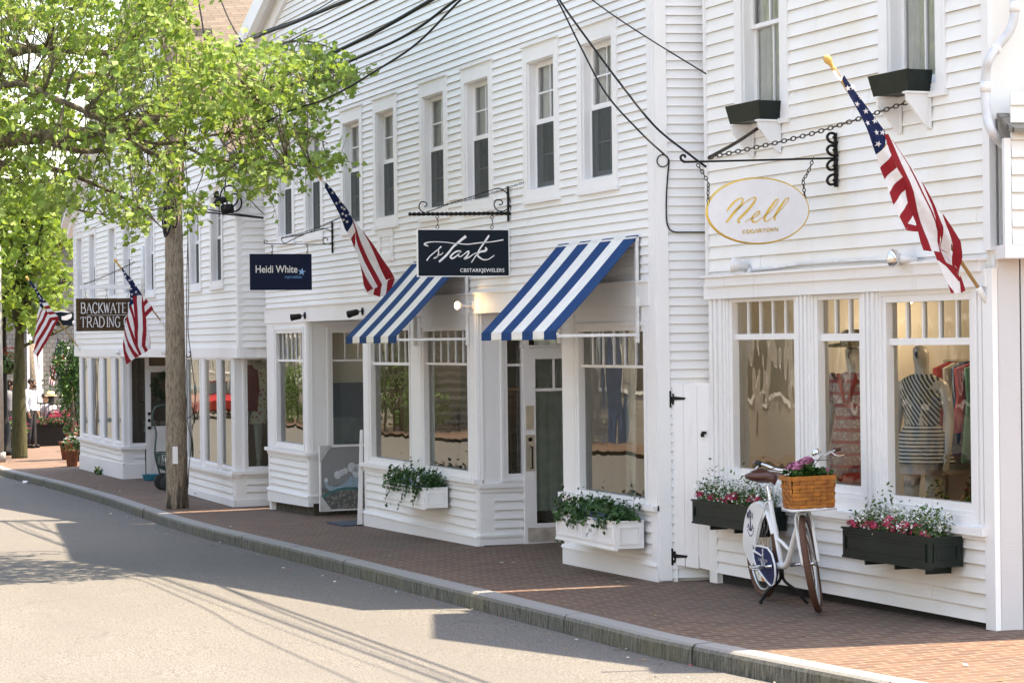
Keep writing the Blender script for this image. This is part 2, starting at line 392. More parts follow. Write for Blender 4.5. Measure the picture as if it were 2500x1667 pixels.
def sash_window(bld, pl, s0, s1, z0, z1, zm, cas=.115, head=.15, sill=.10, trim=TRIM, screen=True, muntins=(1, 1), depth=.075, glass=None, seed=0, curtain=.5, label=None, vertical_only=False):
    """double hung window: casing > frame, panes, screen, curtain"""
    glass = glass or GLASS_UP
    mb = MB(); mb.frame(pl, s0, s1, z0, z1, cas, -.02, .028, top=head, bot=sill)
    mb.box(pl, s0-.012, s1+.012, z1, z1+.022, -.01, .05)
    mb.box(pl, s0-.01, s1+.01, z0-.022, z0+.018, -.01, .045)
    a, b, c, d = s0+cas, s1-cas, z0+sill, z1-head
    # reveal
    mb.box(pl, a-.004, a+.012, c, d, -depth-.05, .005); mb.box(pl, b-.012, b+.004, c, d, -depth-.05, .005)
    mb.box(pl, a, b, d-.012, d+.004, -depth-.05, .005); mb.hexa([pl.w(a, c-.01, -depth-.05), pl.w(b, c-.01, -depth-.05), pl.w(b, c-.01, .02), pl.w(a, c-.01, .02), pl.w(a, c+.045, -depth-.05), pl.w(b, c+.045, -depth-.05), pl.w(b, c+.012, .02), pl.w(a, c+.012, .02)])
    wn = mb.build('window', trim, bld, label)
    a += .012; b -= .012; c += .04; d -= .012
    mb = MB(); o0 = -depth-.035; o1 = -depth
    mb.frame(pl, a, b, zm-.002, d, .034, o0, o1, top=.04, bot=.034)
    for i in range(muntins[0]):
        x = a+.034+(b-a-.068)*(i+1)/(muntins[0]+1); mb.box(pl, x-.008, x+.008, zm+.03, d-.04, o0+.006, o1-.004)
    if not vertical_only:
        for i in range(muntins[1]):
            z = zm+.034+(d-.04-zm-.034)*(i+1)/(muntins[1]+1); mb.box(pl, a+.034, b-.034, z-.008, z+.008, o0+.008, o1-.006)
    mb.build('upper_sash', trim, wn)
    mb = MB(); o0 -= .03; o1 -= .03
    mb.frame(pl, a, b, c, zm+.03, .034, o0, o1, top=.034, bot=.05)
    x = (a+b)/2; mb.box(pl, x-.008, x+.008, c+.05, zm-.004, o0+.006, o1-.004)
    if not vertical_only: mb.box(pl, a+.034, b-.034, (c+zm)/2-.008, (c+zm)/2+.008, o0+.008, o1-.006)
    mb.build('lower_sash', trim, wn)
    mb = MB(); q = -depth-.018
    mb.quad(pl.w(a, zm, q), pl.w(b, zm, q), pl.w(b, d, q), pl.w(a, d, q)); mb.build('pane', glass, wn)
    mb = MB(); q = -depth-.048
    mb.quad(pl.w(a, c, q), pl.w(b, c, q), pl.w(b, zm, q), pl.w(a, zm, q)); mb.build('pane', glass, wn)
    if screen:
        mb = MB(); q = -depth+.006
        mb.frame(pl, a, b, c-.02, zm-.004, .014, q-.008, q+.006); mb.build('screen_frame', trim, wn)
        mb = MB(); mb.quad(pl.w(a, c, q), pl.w(b, c, q), pl.w(b, zm-.01, q), pl.w(a, zm-.01, q)); mb.build('insect_screen', SCREENM, wn)
    if curtain:
        w_ = (b-a)*curtain
        mb = curtain_mesh(pl, a, a+w_, c, d, -depth-.062, amp=.005, seed=seed); mb.build('curtain', CURTAIN, wn)
        mb = curtain_mesh(pl, b-w_*.45, b, c, d, -depth-.062, amp=.005, seed=seed+5); mb.build('curtain', CURTAIN, wn)
    return (s0, s1, z0, z1)
def screen_mat():
    m, n, b = new_mat('fine_window_screen'); out = n.nodes['Material Output']
    b.inputs['Base Color'].default_value = (.035, .046, .046, 1); b.inputs['Roughness'].default_value = .7
    t = n.nodes.new('ShaderNodeBsdfTransparent'); mx = n.nodes.new('ShaderNodeMixShader'); mx.inputs[0].default_value = .72
    n.links.new(t.outputs[0], mx.inputs[1]); n.links.new(b.outputs[0], mx.inputs[2]); n.links.new(mx.outputs[0], out.inputs[0]); return m
SCREENM = screen_mat()
def shop_window(bld, pl, s0, s1, z0, z1, zt=None, zt2=None, panes=6, fr=.045, trim=TRIM, glass=GLASS, off=0.0, mid=.04, mw=.016, depth=.06, label=None, name='shop_window'):
    """s0..z1 = visible glass extents; zt..zt2 = rail between plate glass and the row of small transom lights"""
    mb = MB()
    mb.frame(pl, s0-fr, s1+fr, z0-fr, z1+fr, fr, off-depth-.02, off+.018)
    mb.frame(pl, s0-fr-.03, s1+fr+.03, z0-fr-.03, z1+fr+.03, .03, off-.01, off+.032)
    wn = mb.build(name, trim, bld, label)
    if zt is not None:
        mb = MB(); mb.box(pl, s0, s1, zt, zt2, off-depth, off-.012)
        for i in range(1, panes):
            x = s0+(s1-s0)*i/panes; mb.box(pl, x-mw/2, x+mw/2, zt2, z1, off-depth+.004, off-.018)
        mb.build('transom_bars', trim, wn)
        mb = MB(); q = off-depth+.02; mb.quad(pl.w(s0, zt2, q), pl.w(s1, zt2, q), pl.w(s1, z1, q), pl.w(s0, z1, q)); mb.build('transom_pane', GLASS_OLD if glass in (GLASS_OLD, GLASS_WAVY) else GLASS, wn)
        mb = MB(); q = off-depth+.012; mb.quad(pl.w(s0, z0, q), pl.w(s1, z0, q), pl.w(s1, zt, q), pl.w(s0, zt, q)); mb.build('plate_glass', glass, wn)
    else:
        mb = MB(); q = off-depth+.012; mb.quad(pl.w(s0, z0, q), pl.w(s1, z0, q), pl.w(s1, z1, q), pl.w(s0, z1, q)); mb.build('plate_glass', glass, wn)
    return (s0-fr-.03, s1+fr+.03, z0-fr-.03, z1+fr+.03)
def shingle_mat(name, c1, c2, rot, row=.14, wd=.3, mortar=(.05, .045, .04), scale=(1, 1, 1)):
    m, n, b = new_mat(name); v = coords(n, scale, rot)
    br = n.nodes.new('ShaderNodeTexBrick'); n.links.new(v, br.inputs['Vector'])
    br.inputs['Scale'].default_value = 1; br.inputs['Brick Width'].default_value = wd; br.inputs['Row Height'].default_value = row
    br.inputs['Mortar Size'].default_value = .008; br.inputs['Color1'].default_value = (*c1, 1); br.inputs['Color2'].default_value = (*c2, 1); br.inputs['Mortar'].default_value = (*mortar, 1)
    c = mix(n, ramp(n, noise(n, v, 1.5, 5, .7), [(.3, 0), (.7, .5)]), br.outputs['Color'], tuple(x*.7 for x in c1))
    n.links.new(c, b.inputs['Base Color']); b.inputs['Roughness'].default_value = .95
    bump(n, b, br.outputs['Color'], .6, .01); return m
def roof_slab(bld, name, pl, sa, za, sb, zb, y0, y1, th, mat, ka=0, kb=0):
    """slab following the slope from (sa,za) to (sb,zb), running from off=y0 back to off=-y1"""
    mb = MB(); up = Vector((0, 0, th))
    a, b, c, d = pl.w(sa, za, y0), pl.w(sb, zb, y0), pl.w(sb+kb*y1, zb, -y1), pl.w(sa+ka*y1, za, -y1)
    mb.hexa([a, b, c, d, a+up, b+up, c+up, d+up]); return mb.build(name, mat, bld)
def shell(bld, pl, s0, s1, zb, eave_l, eave_r, depth, mat, floor_z, ceil_z, wallmat=None, ff=.09, apex=None, back=3.2, kl=0, kr=0):
    """side and rear walls plus a dim shop interior"""
    mb = MB(); t = .12; D = depth
    mb.hexa([pl.w(s0, zb, -.01), pl.w(s0+t, zb, -.01), pl.w(s0+t+kl*D, zb, -depth), pl.w(s0+kl*D, zb, -depth), pl.w(s0, eave_l, -.01), pl.w(s0+t, eave_l+.04, -.01), pl.w(s0+t+kl*D, eave_l+.04, -depth), pl.w(s0+kl*D, eave_l, -depth)])
    mb.build('side_wall', mat, bld)
    mb = MB()
    mb.hexa([pl.w(s1-t, zb, -.01), pl.w(s1, zb, -.01), pl.w(s1+kr*D, zb, -depth), pl.w(s1-t+kr*D, zb, -depth), pl.w(s1-t, eave_r+.04, -.01), pl.w(s1, eave_r, -.01), pl.w(s1+kr*D, eave_r, -depth), pl.w(s1-t+kr*D, eave_r+.04, -depth)])
    mb.build('side_wall', mat, bld)
    mb = MB(); pts = [pl.w(s0+kl*D, zb, -depth), pl.w(s1+kr*D, zb, -depth), pl.w(s1+kr*D, eave_r, -depth)]
    if apex: pts.append(pl.w(apex[0], apex[1], -depth))
    pts.append(pl.w(s0+kl*D, eave_l, -depth)); mb.add(pts, [tuple(range(len(pts)))]); mb.build('rear_wall', mat, bld)
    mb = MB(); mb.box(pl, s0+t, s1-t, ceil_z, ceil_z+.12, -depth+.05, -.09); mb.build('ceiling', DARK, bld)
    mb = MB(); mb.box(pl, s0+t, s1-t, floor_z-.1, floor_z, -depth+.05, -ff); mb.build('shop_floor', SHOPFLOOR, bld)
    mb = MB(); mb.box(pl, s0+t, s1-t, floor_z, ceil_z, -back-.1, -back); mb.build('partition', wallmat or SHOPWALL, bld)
def corner_board(mb, pl, s0, s1, z0, z1, o=.03): mb.box(pl, s0, s1, z0, z1, -.03, o)
def ring(mb, c, r, t, nrm, n=12, m=0, th=6):
    c = Vector(c); nrm = Vector(nrm).normalized(); a = nrm.orthogonal().normalized(); b = nrm.cross(a)
    mb.tube([c+(a*cos(2*pi*i/n)+b*sin(2*pi*i/n))*r for i in range(n)], t, th, closed=True, m=m)
def chain(mb, pts, link=.032, t=.0035, w_=.010, m=0):
    """real interlocked oval links along a path"""
    pts = smooth_pts(pts, 12); d = [0]
    for a, b in zip(pts, pts[1:]): d.append(d[-1]+(b-a).length)
    n_ = max(2, int(d[-1]/(link*.78)))
    def P(t):
        t = max(0, min(d[-1], t))
        for i in range(len(d)-1):
            if t <= d[i+1]: return pts[i].lerp(pts[i+1], (t-d[i])/max(1e-9, d[i+1]-d[i]))
        return pts[-1]
    for i in range(n_):
        c0 = P(d[-1]*i/n_); c1 = P(d[-1]*(i+1)/n_); mid = (c0+c1)/2; tt = (c1-c0).normalized()
        a = tt.cross(Vector((0.3, .2, 1))).normalized(); b = a.cross(tt)
        s_ = a if i % 2 else b; L = link/2
        ov = [mid+tt*(L*cos(q)*1.0)+s_*(w_*sin(q)) for q in [2*pi*k/8 for k in range(8)]]
        mb.tube(ov, t, 5, closed=True, m=m)
# ================================================================ middle building (two shops under one gable)
def sx(px, py, off=0): return S.sz(px, py, off)[0]
SL, SR = -32.58, -18.80
APEX = (-25.2, 7.08); EL, ER = 4.36, 3.68
s_top = lambda s_: EL+(APEX[1]-EL)*(s_-SL)/(APEX[0]-SL) if s_ < APEX[0] else APEX[1]+(ER-APEX[1])*(s_-APEX[0])/(SR-APEX[0])
mid = thing('clapboard_building', 'long white clapboard building with striped awnings, two shopfronts and eight upstairs windows', 'building', (-25.7, 8, gz(-25.7, 8)))
WSPEC = [(-31.87, -30.91), (-30.41, -29.47), (-28.62, -27.66), (-27.2, -26.24), (-25.39, -24.41), (-23.92, -22.94), (-22.03, -21.06), (-20.58, -19.61)]
ZMEET = S.at(1474, 262.5)[2]
holes = []
for i, (a, b) in enumerate(WSPEC):
    holes.append(sash_window(mid, S, a, b, 1.35, 2.84, ZMEET+.03, seed=i, curtain=.5 if i % 2 else .42))
# bays: front plane segments (s0, s1) and recesses between them
FZ0, FZ1 = .30, .50                # frieze over the shopfronts
b0, b1, b2, b3, b4, b5 = -32.52, -30.34, -27.75, -23.54, -21.06, SR-.02
mb = MB()
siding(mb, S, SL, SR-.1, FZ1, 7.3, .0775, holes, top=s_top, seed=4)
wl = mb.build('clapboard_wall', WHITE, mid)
# patched-over little window panel between the storeys
mb = MB(); a, za = S.sz(928, 600); b, _ = S.sz(964, 600); zt_ = S.at(964, 556)[2]; zb_ = S.at(964, 636)[2]
mb.frame(S, a, b, zb_, zt_, .09, -.01, .030); mb.box(S, a+.09, b-.09, zb_+.09, zt_-.09, -.01, .012); mb.build('blocked_window', TRIM, mid)
mb = MB(); corner_board(mb, S, SR-.13, SR, -2.0, 3.9, .028); mb.build('corner_board', TRIM, mid)
mb = MB()
SIDE = Plane((SR, 8), (.22, 1))
siding(mb, SIDE, 0, 2.2, -2.0, 3.75, .0765, seed=9); mb.box(SIDE, -.01, .09, -2.02, 3.76, -.01, .022)
mb.build('side_clapboards', WHITE, mid)
# frieze board, drip cap
mb = MB()
mb.box(S, SL+.0, SR-.13, FZ0, FZ1, -.02, .034); mb.box(S, SL, SR-.13, FZ1, FZ1+.018, -.02, .055)
mb.build('frieze', TRIM, mid)
# recess ceilings
for u, v in ((b1, b2), (b3, b4)): mb = MB(); mb.box(S, u, v, FZ0+.004, FZ0+.03, -1.6, -.024); mb.build('recess_soffit', TRIM, mid)
def bay(s0, s1, sill_z, wins, base_top, gap=0, leftpost=.10, rightpost=.10, old=False, name='bay_front'):
    """front of one bay: posts, windows, sill, clapboards below, base board"""
    tr = TRIM; hl = []
    for (a, b, z0, zt, zt2, z1, np_) in wins:
        hl.append(shop_window(mid, S, a, b, z0, z1, zt, zt2, np_, depth=.055, mid=.03, trim=tr))
    mb = MB()
    # infill boards around the windows (posts, head)
    xs_ = [s0]+[q for h in hl for q in (h[0], h[1])]+[s1]
    for i in range(0, len(xs_), 2):
        mb.box(S, xs_[i], xs_[i+1], sill_z, FZ0, -.04, .016)
        wd_ = xs_[i+1]-xs_[i]
        if wd_ > .14: mb.box(S, xs_[i]+.03, xs_[i+1]-.03, sill_z+.02, FZ0-.01, .016, .026)
    for h in hl:
        mb.box(S, h[0], h[1], h[3], FZ0, -.04, .014); mb.box(S, h[0], h[1], sill_z, h[2], -.04, .014)
    mb.build('window_posts', tr, mid)
    mb = MB(); mb.box(S, s0-.02, s1+.02, sill_z-.045, sill_z, -.04, .065); mb.box(S, s0, s1, sill_z-.09, sill_z-.045, -.04, .03); mb.build('sill', tr, mid)
    zb = lambda s_: gz(s_, 8)+gap
    mb = MB(); siding(mb, S, s0+.10, s1-.10, base_top, sill_z-.085, .093, lap=.024, seed=int(abs(s0)*10), off=-.004)
    mb.box(S, s0, s0+.10, base_top, sill_z-.085, -.04, .014); mb.box(S, s1-.10, s1, base_top, sill_z-.085, -.04, .014)
    mb.build('stall_riser', WHITE, mid)
    mb = MB()
    p = lambda s_, z, o: S.w(s_, z, o)
    mb.hexa([p(s0-.01, zb(s0), -.04), p(s1+.01, zb(s1), -.04), p(s1+.01, zb(s1), .03), p(s0-.01, zb(s0), .03), p(s0-.01, base_top, -.04), p(s1+.01, base_top, -.04), p(s1+.01, base_top, .03), p(s0-.01, base_top, .03)])
    mb.hexa([p(s0-.015, base_top, -.04), p(s1+.015, base_top, -.04), p(s1+.015, base_top, .045), p(s0-.015, base_top, .045), p(s0-.015, base_top+.03, -.04), p(s1+.015, base_top+.03, -.04), p(s1+.015, base_top+.03, .03), p(s0-.015, base_top+.03, .03)])
    mb.build('base_board', tr, mid)
zz = lambda px, py: S.at(px, py)[2]
# bay A (left shop)
bay(b0, b1, zz(655, 1093)+.02, [(sx(677, 900), sx(742, 900), zz(742, 1086), zz(742, 883), zz(742, 878), zz(742, 812), 6)], zz(700, 1204)+.01, gap=.12)
# bay B (first awning)
bay(b2, b3, zz(1168, 1170), [(sx(908, 900), sx(1001.6, 900), zz(1001, 1128), zz(1001, 892), zz(1001, 885), zz(1001, 806), 6),
                             (sx(1038, 900), sx(1144.5, 900), zz(1144, 1150), zz(1144, 892), zz(1144, 886), zz(1144, 806), 6)], zz(1168, 1312))
# bay C (second awning)
bay(b4, b5, zz(1595, 1232), [(sx(1417, 900), sx(1575, 900), zz(1575, 1217), zz(1575, 899), zz(1575, 892), zz(1575, 806), 6)], zz(1590, 1378))
# returns (walls of the recesses that face the camera)
def recess_wall(X, y1, sill_z, win, base_top, base_bot, np_, panel_from=8.0):
    pl = xplane(X); a, b, z0, zt, zt2, z1 = win
    h = shop_window(mid, pl, a, b, z0, z1, zt, zt2, np_, depth=.05, trim=TRIM)
    mb = MB(); mb.box(pl, panel_from, h[0], sill_z, FZ0, -.06, .012); mb.box(pl, h[0], h[1], h[3], FZ0, -.06, .010); mb.box(pl, h[1], y1, sill_z, FZ0, -.06, .012)
    mb.box(pl, h[0], h[1], sill_z, h[2], -.06, .010)
    mb.box(pl, panel_from+.03, panel_from+.05, sill_z, FZ0, .012, .02); mb.build('recess_panel', TRIM, mid)
    mb = MB(); mb.box(pl, panel_from-.02, y1, sill_z-.045, sill_z, -.06, .05); mb.box(pl, panel_from, y1, sill_z-.09, sill_z-.045, -.06, .025); mb.build('sill', TRIM, mid)
    mb = MB(); siding(mb, pl, panel_from+.16, y1, base_top, sill_z-.085, .093, lap=.024, seed=5, off=-.004); mb.box(pl, panel_from, panel_from+.16, base_top, sill_z-.085, -.06, .012); mb.build('stall_riser', WHITE, mid)
    mb = MB(); mb.box(pl, panel_from-.01, y1, base_bot, base_top, -.06, .02); mb.box(pl, panel_from-.01, y1, base_top, base_top+.025, -.06, .034); mb.build('base_board', TRIM, mid)
P1 = xplane(b1); P3 = xplane(b3); q1 = lambda x, y: P1.sz(x, y); q3 = lambda x, y: P3.sz(x, y)
recess_wall(b1, 9.15, q1(780, 1105)[1], (q1(811, 900)[0], 9.02, q1(850, 1084)[1], q1(850, 882)[1], q1(850, 877)[1], q1(850, 812)[1]), q1(760, 1214)[1], -2.05, 4)
recess_wall(b3, q3(1277, 1000)[0]+.0, q3(1250, 1178)[1], (q3(1237, 900)[0], q3(1277, 900)[0]-.02, q3(1250, 1156)[1], q3(1250, 894)[1], q3(1250, 888)[1], q3(1250, 812)[1]), q3(1220, 1310)[1], -2.08, 1)
# back wall of the first recess with its own door, mostly hidden
mb = MB(); pb = Plane((0, 9.15), (1, 0)); mb.box(pb, b1, b2, -2.2, FZ0, -.05, 0); mb.build('recess_back', TRIM, mid)
mb = MB(); mb.box(pb, b1+.5, b1+1.4, -2.15, -.1, 0, .03); mb.build('door', TRIM, mid)
mb = MB(); pb2 = Plane((0, 9.55), (1, 0)); mb.box(pb2, b3, b4, -2.2, FZ0, -.05, 0); mb.build('recess_back', TRIM, mid)
# the far sides of the recesses (not facing the camera)
for X, y1 in ((b2, 9.15), (b4, 9.55)):
    pl = Plane((X, 0), (0, -1)); mb = MB(); mb.box(pl, -y1, -8.04, -2.2, FZ0, -.05, .0)
    o = mb.build('recess_panel', TRIM, mid)
# shop door of the awning shop, standing open across the recess
PD = xplane(b3+.05); qd = lambda x, y: PD.sz(x, y)
d0 = qd(1277, 1000)[0]; d1 = d0+.86; dzb = qd(1330, 1325)[1]; dzt = qd(1330, 849)[1]
mb = MB(); st = .105
g0, g1 = d0+qd(1306, 1000)[0]-d0, d1-st
gz0, gz1 = qd(1330, 1276)[1], qd(1330, 876)[1]
mb.box(PD, d0, g0, dzb, dzt, -.02, .022); mb.box(PD, g1, d1, dzb, dzt, -.02, .022)
mb.box(PD, g0, g1, dzb, gz0, -.02, .020); mb.box(PD, g0, g1, gz1, dzt, -.02, .020)
dr = mb.build('door', TRIM, mid)
mb = MB(); zr = qd(1330, 951)[1]; mb.box(PD, g0, g1, zr-.015, zr+.015, -.012, .012)
for k in (1, 2): x = g0+(g1-g0)*k/3; mb.box(PD, x-.012, x+.012, zr+.015, gz1, -.012, .010)
mb.build('muntins', TRIM, dr)
mb = MB(); mb.quad(PD.w(g0, gz0, 0), PD.w(g1, gz0, 0), PD.w(g1, gz1, 0), PD.w(g0, gz1, 0)); mb.build('door_glass', GLASS, dr)
mb = MB(); mb.box(PD, d0+.03, d1-.03, qd(1330, 1321)[1], qd(1330, 1286)[1], .022, .026); mb.build('kick_plate', simple('tarnished_kick_plate', (.62, .56, .50), .45, .5, .25), dr)
mb = MB(); mb.box(PD, *sorted((qd(1282, 1000)[0], qd(1301, 1000)[0])), qd(1290, 1049)[1], qd(1290, 990)[1], .022, .026)
mb.box(PD, *sorted((qd(1282, 1100)[0], qd(1304, 1100)[0])), qd(1290, 1149)[1], qd(1290, 1061)[1], .022, .027); mb.build('lock_plate', BRASS, dr)
mb = MB(); cx, cz = qd(1292, 1072); mb.lathe([(.022, 0), (.022, .012), (.010, .014), (.010, .02)], PD.w(cx, cz, .027), (1, 0, 0), 14)
x_, z0_ = qd(1294, 1090); z1_ = qd(1294, 1142)[1]
mb.tube([PD.w(x_, z0_, .03), PD.w(x_, z0_, .07), PD.w(x_, z1_, .07), PD.w(x_, z1_, .03)], .009, 8); mb.build('door_handle', BLACK, dr)
mb = MB(); zt_ = dzt+.03
mb.box(PD, d0-.02, d1+.2, dzt+.004, dzt+.028, -.05, .0); mb.build('door_head', TRIM, mid)
# roof
ROOFM = shingle_mat('brown_asphalt_shingles', (.105, .082, .066), (.155, .125, .10), (0, 0, radians(90)), .13, .33)
dS = .36
roof_slab(mid, 'roof', S, SL-dS*1.3, EL-.385*dS*1.3, SL+.1, EL+.04, .22, .1, .12, ROOFM)
roof_slab(mid, 'roof', S, SL-.01, EL-.004, APEX[0], APEX[1], .218, 9, .118, ROOFM, ka=.22)
roof_slab(mid, 'roof', S, APEX[0], APEX[1], SR+.02, ER-.01, .22, 9, .12, ROOFM, kb=.22)
mb = MB()
for (sa, za, sb, zb_) in ((SL-dS*1.35, EL-.385*dS*1.35-.01, APEX[0], APEX[1]-.01), (APEX[0], APEX[1]-.01, SR+.03, ER-.02)):
    for (o0, o1, t0, t1) in ((.0, .055, -.30, -.0), (.055, .16, -.07, .02), (.16, .25, -.12, .16)):
        mb.hexa([S.w(sa, za+t0, o0), S.w(sb, zb_+t0, o0), S.w(sb, zb_+t0, o1), S.w(sa, za+t0, o1), S.w(sa, za+t1, o0), S.w(sb, zb_+t1, o0), S.w(sb, zb_+t1, o1), S.w(sa, za+t1, o1)])
mb.build('rake_board', TRIM, mid)
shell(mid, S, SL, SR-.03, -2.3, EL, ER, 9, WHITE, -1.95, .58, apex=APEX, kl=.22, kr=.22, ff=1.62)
# mossy footing seen under the raised bay
mb = MB(); mb.wbox(b0+.12, b1-.02, 8.06, 9.1, -2.5, -2.0); mb.build('foundation', FOUND, mid)
mb = MB(); mb.wbox(b2, b3, 8.06, 9.1, -2.5, -2.0); mb.build('foundation', FOUND, mid); mb = MB(); mb.wbox(b4, b5, 8.06, 9.1, -2.5, -1.98); mb.build('foundation', FOUND, mid)
# ---------------------------------------------------------------- striped awnings
AWB = simple('navy_awning_canvas', (.008, .048, .15), .85, var=.12, spec=.15); AWW = simple('cream_awning_canvas', (.74, .72, .68), .85, var=.05); AWT = simple('awning_welt_tape', (.5, .47, .36), .9)
def awning(X0, X1, zt, zb, proj, label):
    t = thing('awning', label, 'awning', ((X0+X1)/2, 8, zb), 'striped shop awnings')
    mb = MB(); nS = 7; y0 = 8-.035; y1 = 8-proj
    for k in range(nS):
        a = X0+(X1-X0)*k/nS; b = X0+(X1-X0)*(k+1)/nS
        rows = 8
        for j in range(rows):
            u0, u1 = j/rows, (j+1)/rows
            sag = lambda u: .014*sin(pi*u)
            P_ = lambda x, u, th: Vector((x, y0+(y1-y0)*u, zt+(zb-zt)*u-sag(u)+th))
            mb.hexa([P_(a, u0, 0), P_(b, u0, 0), P_(b, u1, 0), P_(a, u1, 0), P_(a, u0, .008), P_(b, u0, .008), P_(b, u1, .008), P_(a, u1, .008)], k % 2)
    for k in range(nS):
        a = X0+(X1-X0)*k/nS; b = X0+(X1-X0)*(k+1)/nS
        mb.wbox(a, b, y1-.006, y1+.002, zb-.055, zb+.006, k % 2)
        mb.wbox(a, b, y1-.008, y1+.004, zb-.066, zb-.055, 2 if k % 2 else 0)
    mb.build('canvas', [AWB, AWW, AWT], t)
    mb = MB()
    for X in (X0+.02, X1-.02):
        mb.wbox(X-.014, X+.014, y1+.01, 8-.03, zb-.045, zb-.02); mb.wbox(X-.016, X+.016, 8-.06, 8-.034, zb-.10, zt-.02)
    mb.wbox(X0, X1, y1+.004, y1+.026, zb-.03, zb-.008); mb.wbox(X0, X1, 8-.06, 8-.03, zt-.05, zt-.005)
    mb.build('awning_frame', PLASTIC, t)
    return t
awning(-21.06, -19.13, .90, .085, .80, 'blue and white striped awning above the shop door, the right one of the pair')
awning(-25.60, -23.72, .90, .075, .82, 'blue and white striped awning half hidden behind the navy cursive sign')

for u, v in ((b0, b1), (b2, b3), (b4, b5)): mb = MB(); mb.box(S, u+.08, v-.08, -2.02, -1.95, -1.62, -.09); mb.build('shop_floor', SHOPFLOOR, mid)
mb = MB()
dp = xplane(b3-.035); mb = curtain_mesh(dp, 8.62, 9.5, -1.75, .25, 0, .12, .02, 3); tag(mb.build('door_glass_backing', simple('pale_sage_backing', (.80, .86, .78), .9)), 'pale green sheet added behind the glass of the open shop door to imitate its reflections', 'curtain')  # pale sheet added behind the door glass, standing in for its bright reflection
# ================================================================ right building (the dress shop)
def nx(px, py, off=0): return N.sz(px, py, off)[0]
def nz(px, py, off=0): return N.sz(px, py, off)[1]
NL, NR = 0.0, nx(2428, 400)
NAP = ((NL+NR)/2, 5.55); NE = 3.62
n_top = lambda s_: 3.05 if s_ < .28 else NE+(NAP[1]-NE)*(1-abs(s_-NAP[0])/(NAP[0]-NL))
nell = thing('clapboard_building', 'white clapboard dress shop with rust-stained boards, tall upstairs windows and a three-part shopfront', 'building', (-16.4, 8.4, gz(-16.4, 8.4)))
nh = []
for i, (pl_, pr_, yb) in enumerate(((1799.6, 1928.6, 292), (2152, 2315, 224.5))):
    a, b = nx(pl_, 150), nx(pr_, 150); zb = nz(pr_, yb)
    zm = nz(1919, 44) if i == 0 else nz(1919, 44)+.02
    nh.append(sash_window(nell, N, a, b, zb, zb+2.05, zm, cas=.125, head=.15, sill=.07, trim=TRIM_OLD, screen=False, muntins=(1, 0), depth=.06, glass=GLASS_UP, seed=20+i, curtain=.66, vertical_only=True))
FT, FB = nz(2080, 675), nz(2080, 715)           # frieze top/bottom
mb = MB()
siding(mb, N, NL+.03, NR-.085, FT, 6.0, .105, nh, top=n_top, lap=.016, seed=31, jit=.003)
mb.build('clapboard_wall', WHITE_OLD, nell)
mb = MB(); corner_board(mb, N, NL, NL+.03, FT, 3.05, .035); mb.build('corner_board', TRIM_OLD, nell)
mb = MB(); corner_board(mb, N, NR-.085, NR, FT+.12, 4.0, .04); mb.build('corner_board', TRIM_OLD, nell)
mb = MB()
mb.box(N, NL-.01, NR-.06, FB, FT, -.03, .05); mb.box(N, NL+.06, NR-.10, FT-.02, FT+.055, -.02, .075); mb.box(N, NL+.04, NR-.08, FT+.055, FT+.075, -.02, .10)
mb.build('cornice', TRIM_OLD, nell)
# shopfront: three windows
WZ = [(1798.6, 1950, 1148, 828.6, 814.5, 735, 5), (2007.8, 2109.9, 1183, 832, 814, 730.5, 3), (2176, 2379.6, 1218, 842, 825, 735, 5)]
hl = []
for (l, r_, yb, ym, yt, y1, np_) in WZ:
    xm = (l+r_)/2
    a, b = nx(l, 900, -.05), nx(r_, 900, -.05)
    hl.append(shop_window(nell, N, a, b, nz(xm, yb, -.05), nz(xm, y1, -.05), nz(xm, ym, -.05), nz(xm, yt, -.05), np_, fr=.05, trim=TRIM_OLD, glass=GLASS_WAVY if l < 1900 else GLASS_OLD, off=-.03, depth=.055, mw=.02))
SZT = nz(2200, 1262)
mb = MB(); xs_ = [NL]+[q for h in hl for q in (h[0], h[1])]+[NR-.04]
for i in range(0, len(xs_), 2):
    u, v = xs_[i], xs_[i+1]
    mb.box(N, u, v, SZT, FB, -.11, .012)
    for k in (.12, .4, .72):
        if v-u > .1: mb.box(N, u+(v-u)*k, u+(v-u)*(k+.16), SZT+.03, FB-.004, .012, .024+.008*k)
for h in hl:
    mb.box(N, h[0], h[1], h[3], FB, -.11, .006); mb.box(N, h[0], h[1], SZT, h[2], -.11, .008)
mb.build('window_posts', TRIM_OLD, nell)
mb = MB(); mb.box(N, NL+.02, NR-.09, SZT-.055, SZT, -.08, .075); mb.box(N, NL+.04, NR-.1, SZT-.085, SZT-.055, -.08, .04); mb.build('sill', TRIM_OLD, nell)
mb = MB()
siding(mb, N, NL+.12, NR-.12, gz(-16, 8.4)+.06, SZT-.08, .098, lap=.026, seed=44, jit=.006, off=-.004)
mb.box(N, NL-.02, NL+.12, gz(-18, 8.4)-.02, SZT-.06, -.04, .02)
mb.build('stall_riser', WHITE_OLD, nell)
mb = MB(); mb.box(N, NR-.12, NR+.0, gz(-14, 8.5)-.02, FT+.0, -.05, .032); mb.build('corner_post', TRIM_OLD, nell)
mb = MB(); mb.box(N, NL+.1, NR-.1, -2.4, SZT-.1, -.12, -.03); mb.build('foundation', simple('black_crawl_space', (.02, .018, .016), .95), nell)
roof_slab(nell, 'roof', N, NL+.27, NE+.23, NAP[0], NAP[1], .1, 9, .12, ROOFM, ka=.24)
roof_slab(nell, 'roof', N, NL-.01, 3.05, NL+.30, 3.15, .1, 9, .06, ROOFM, ka=.24, kb=.24)
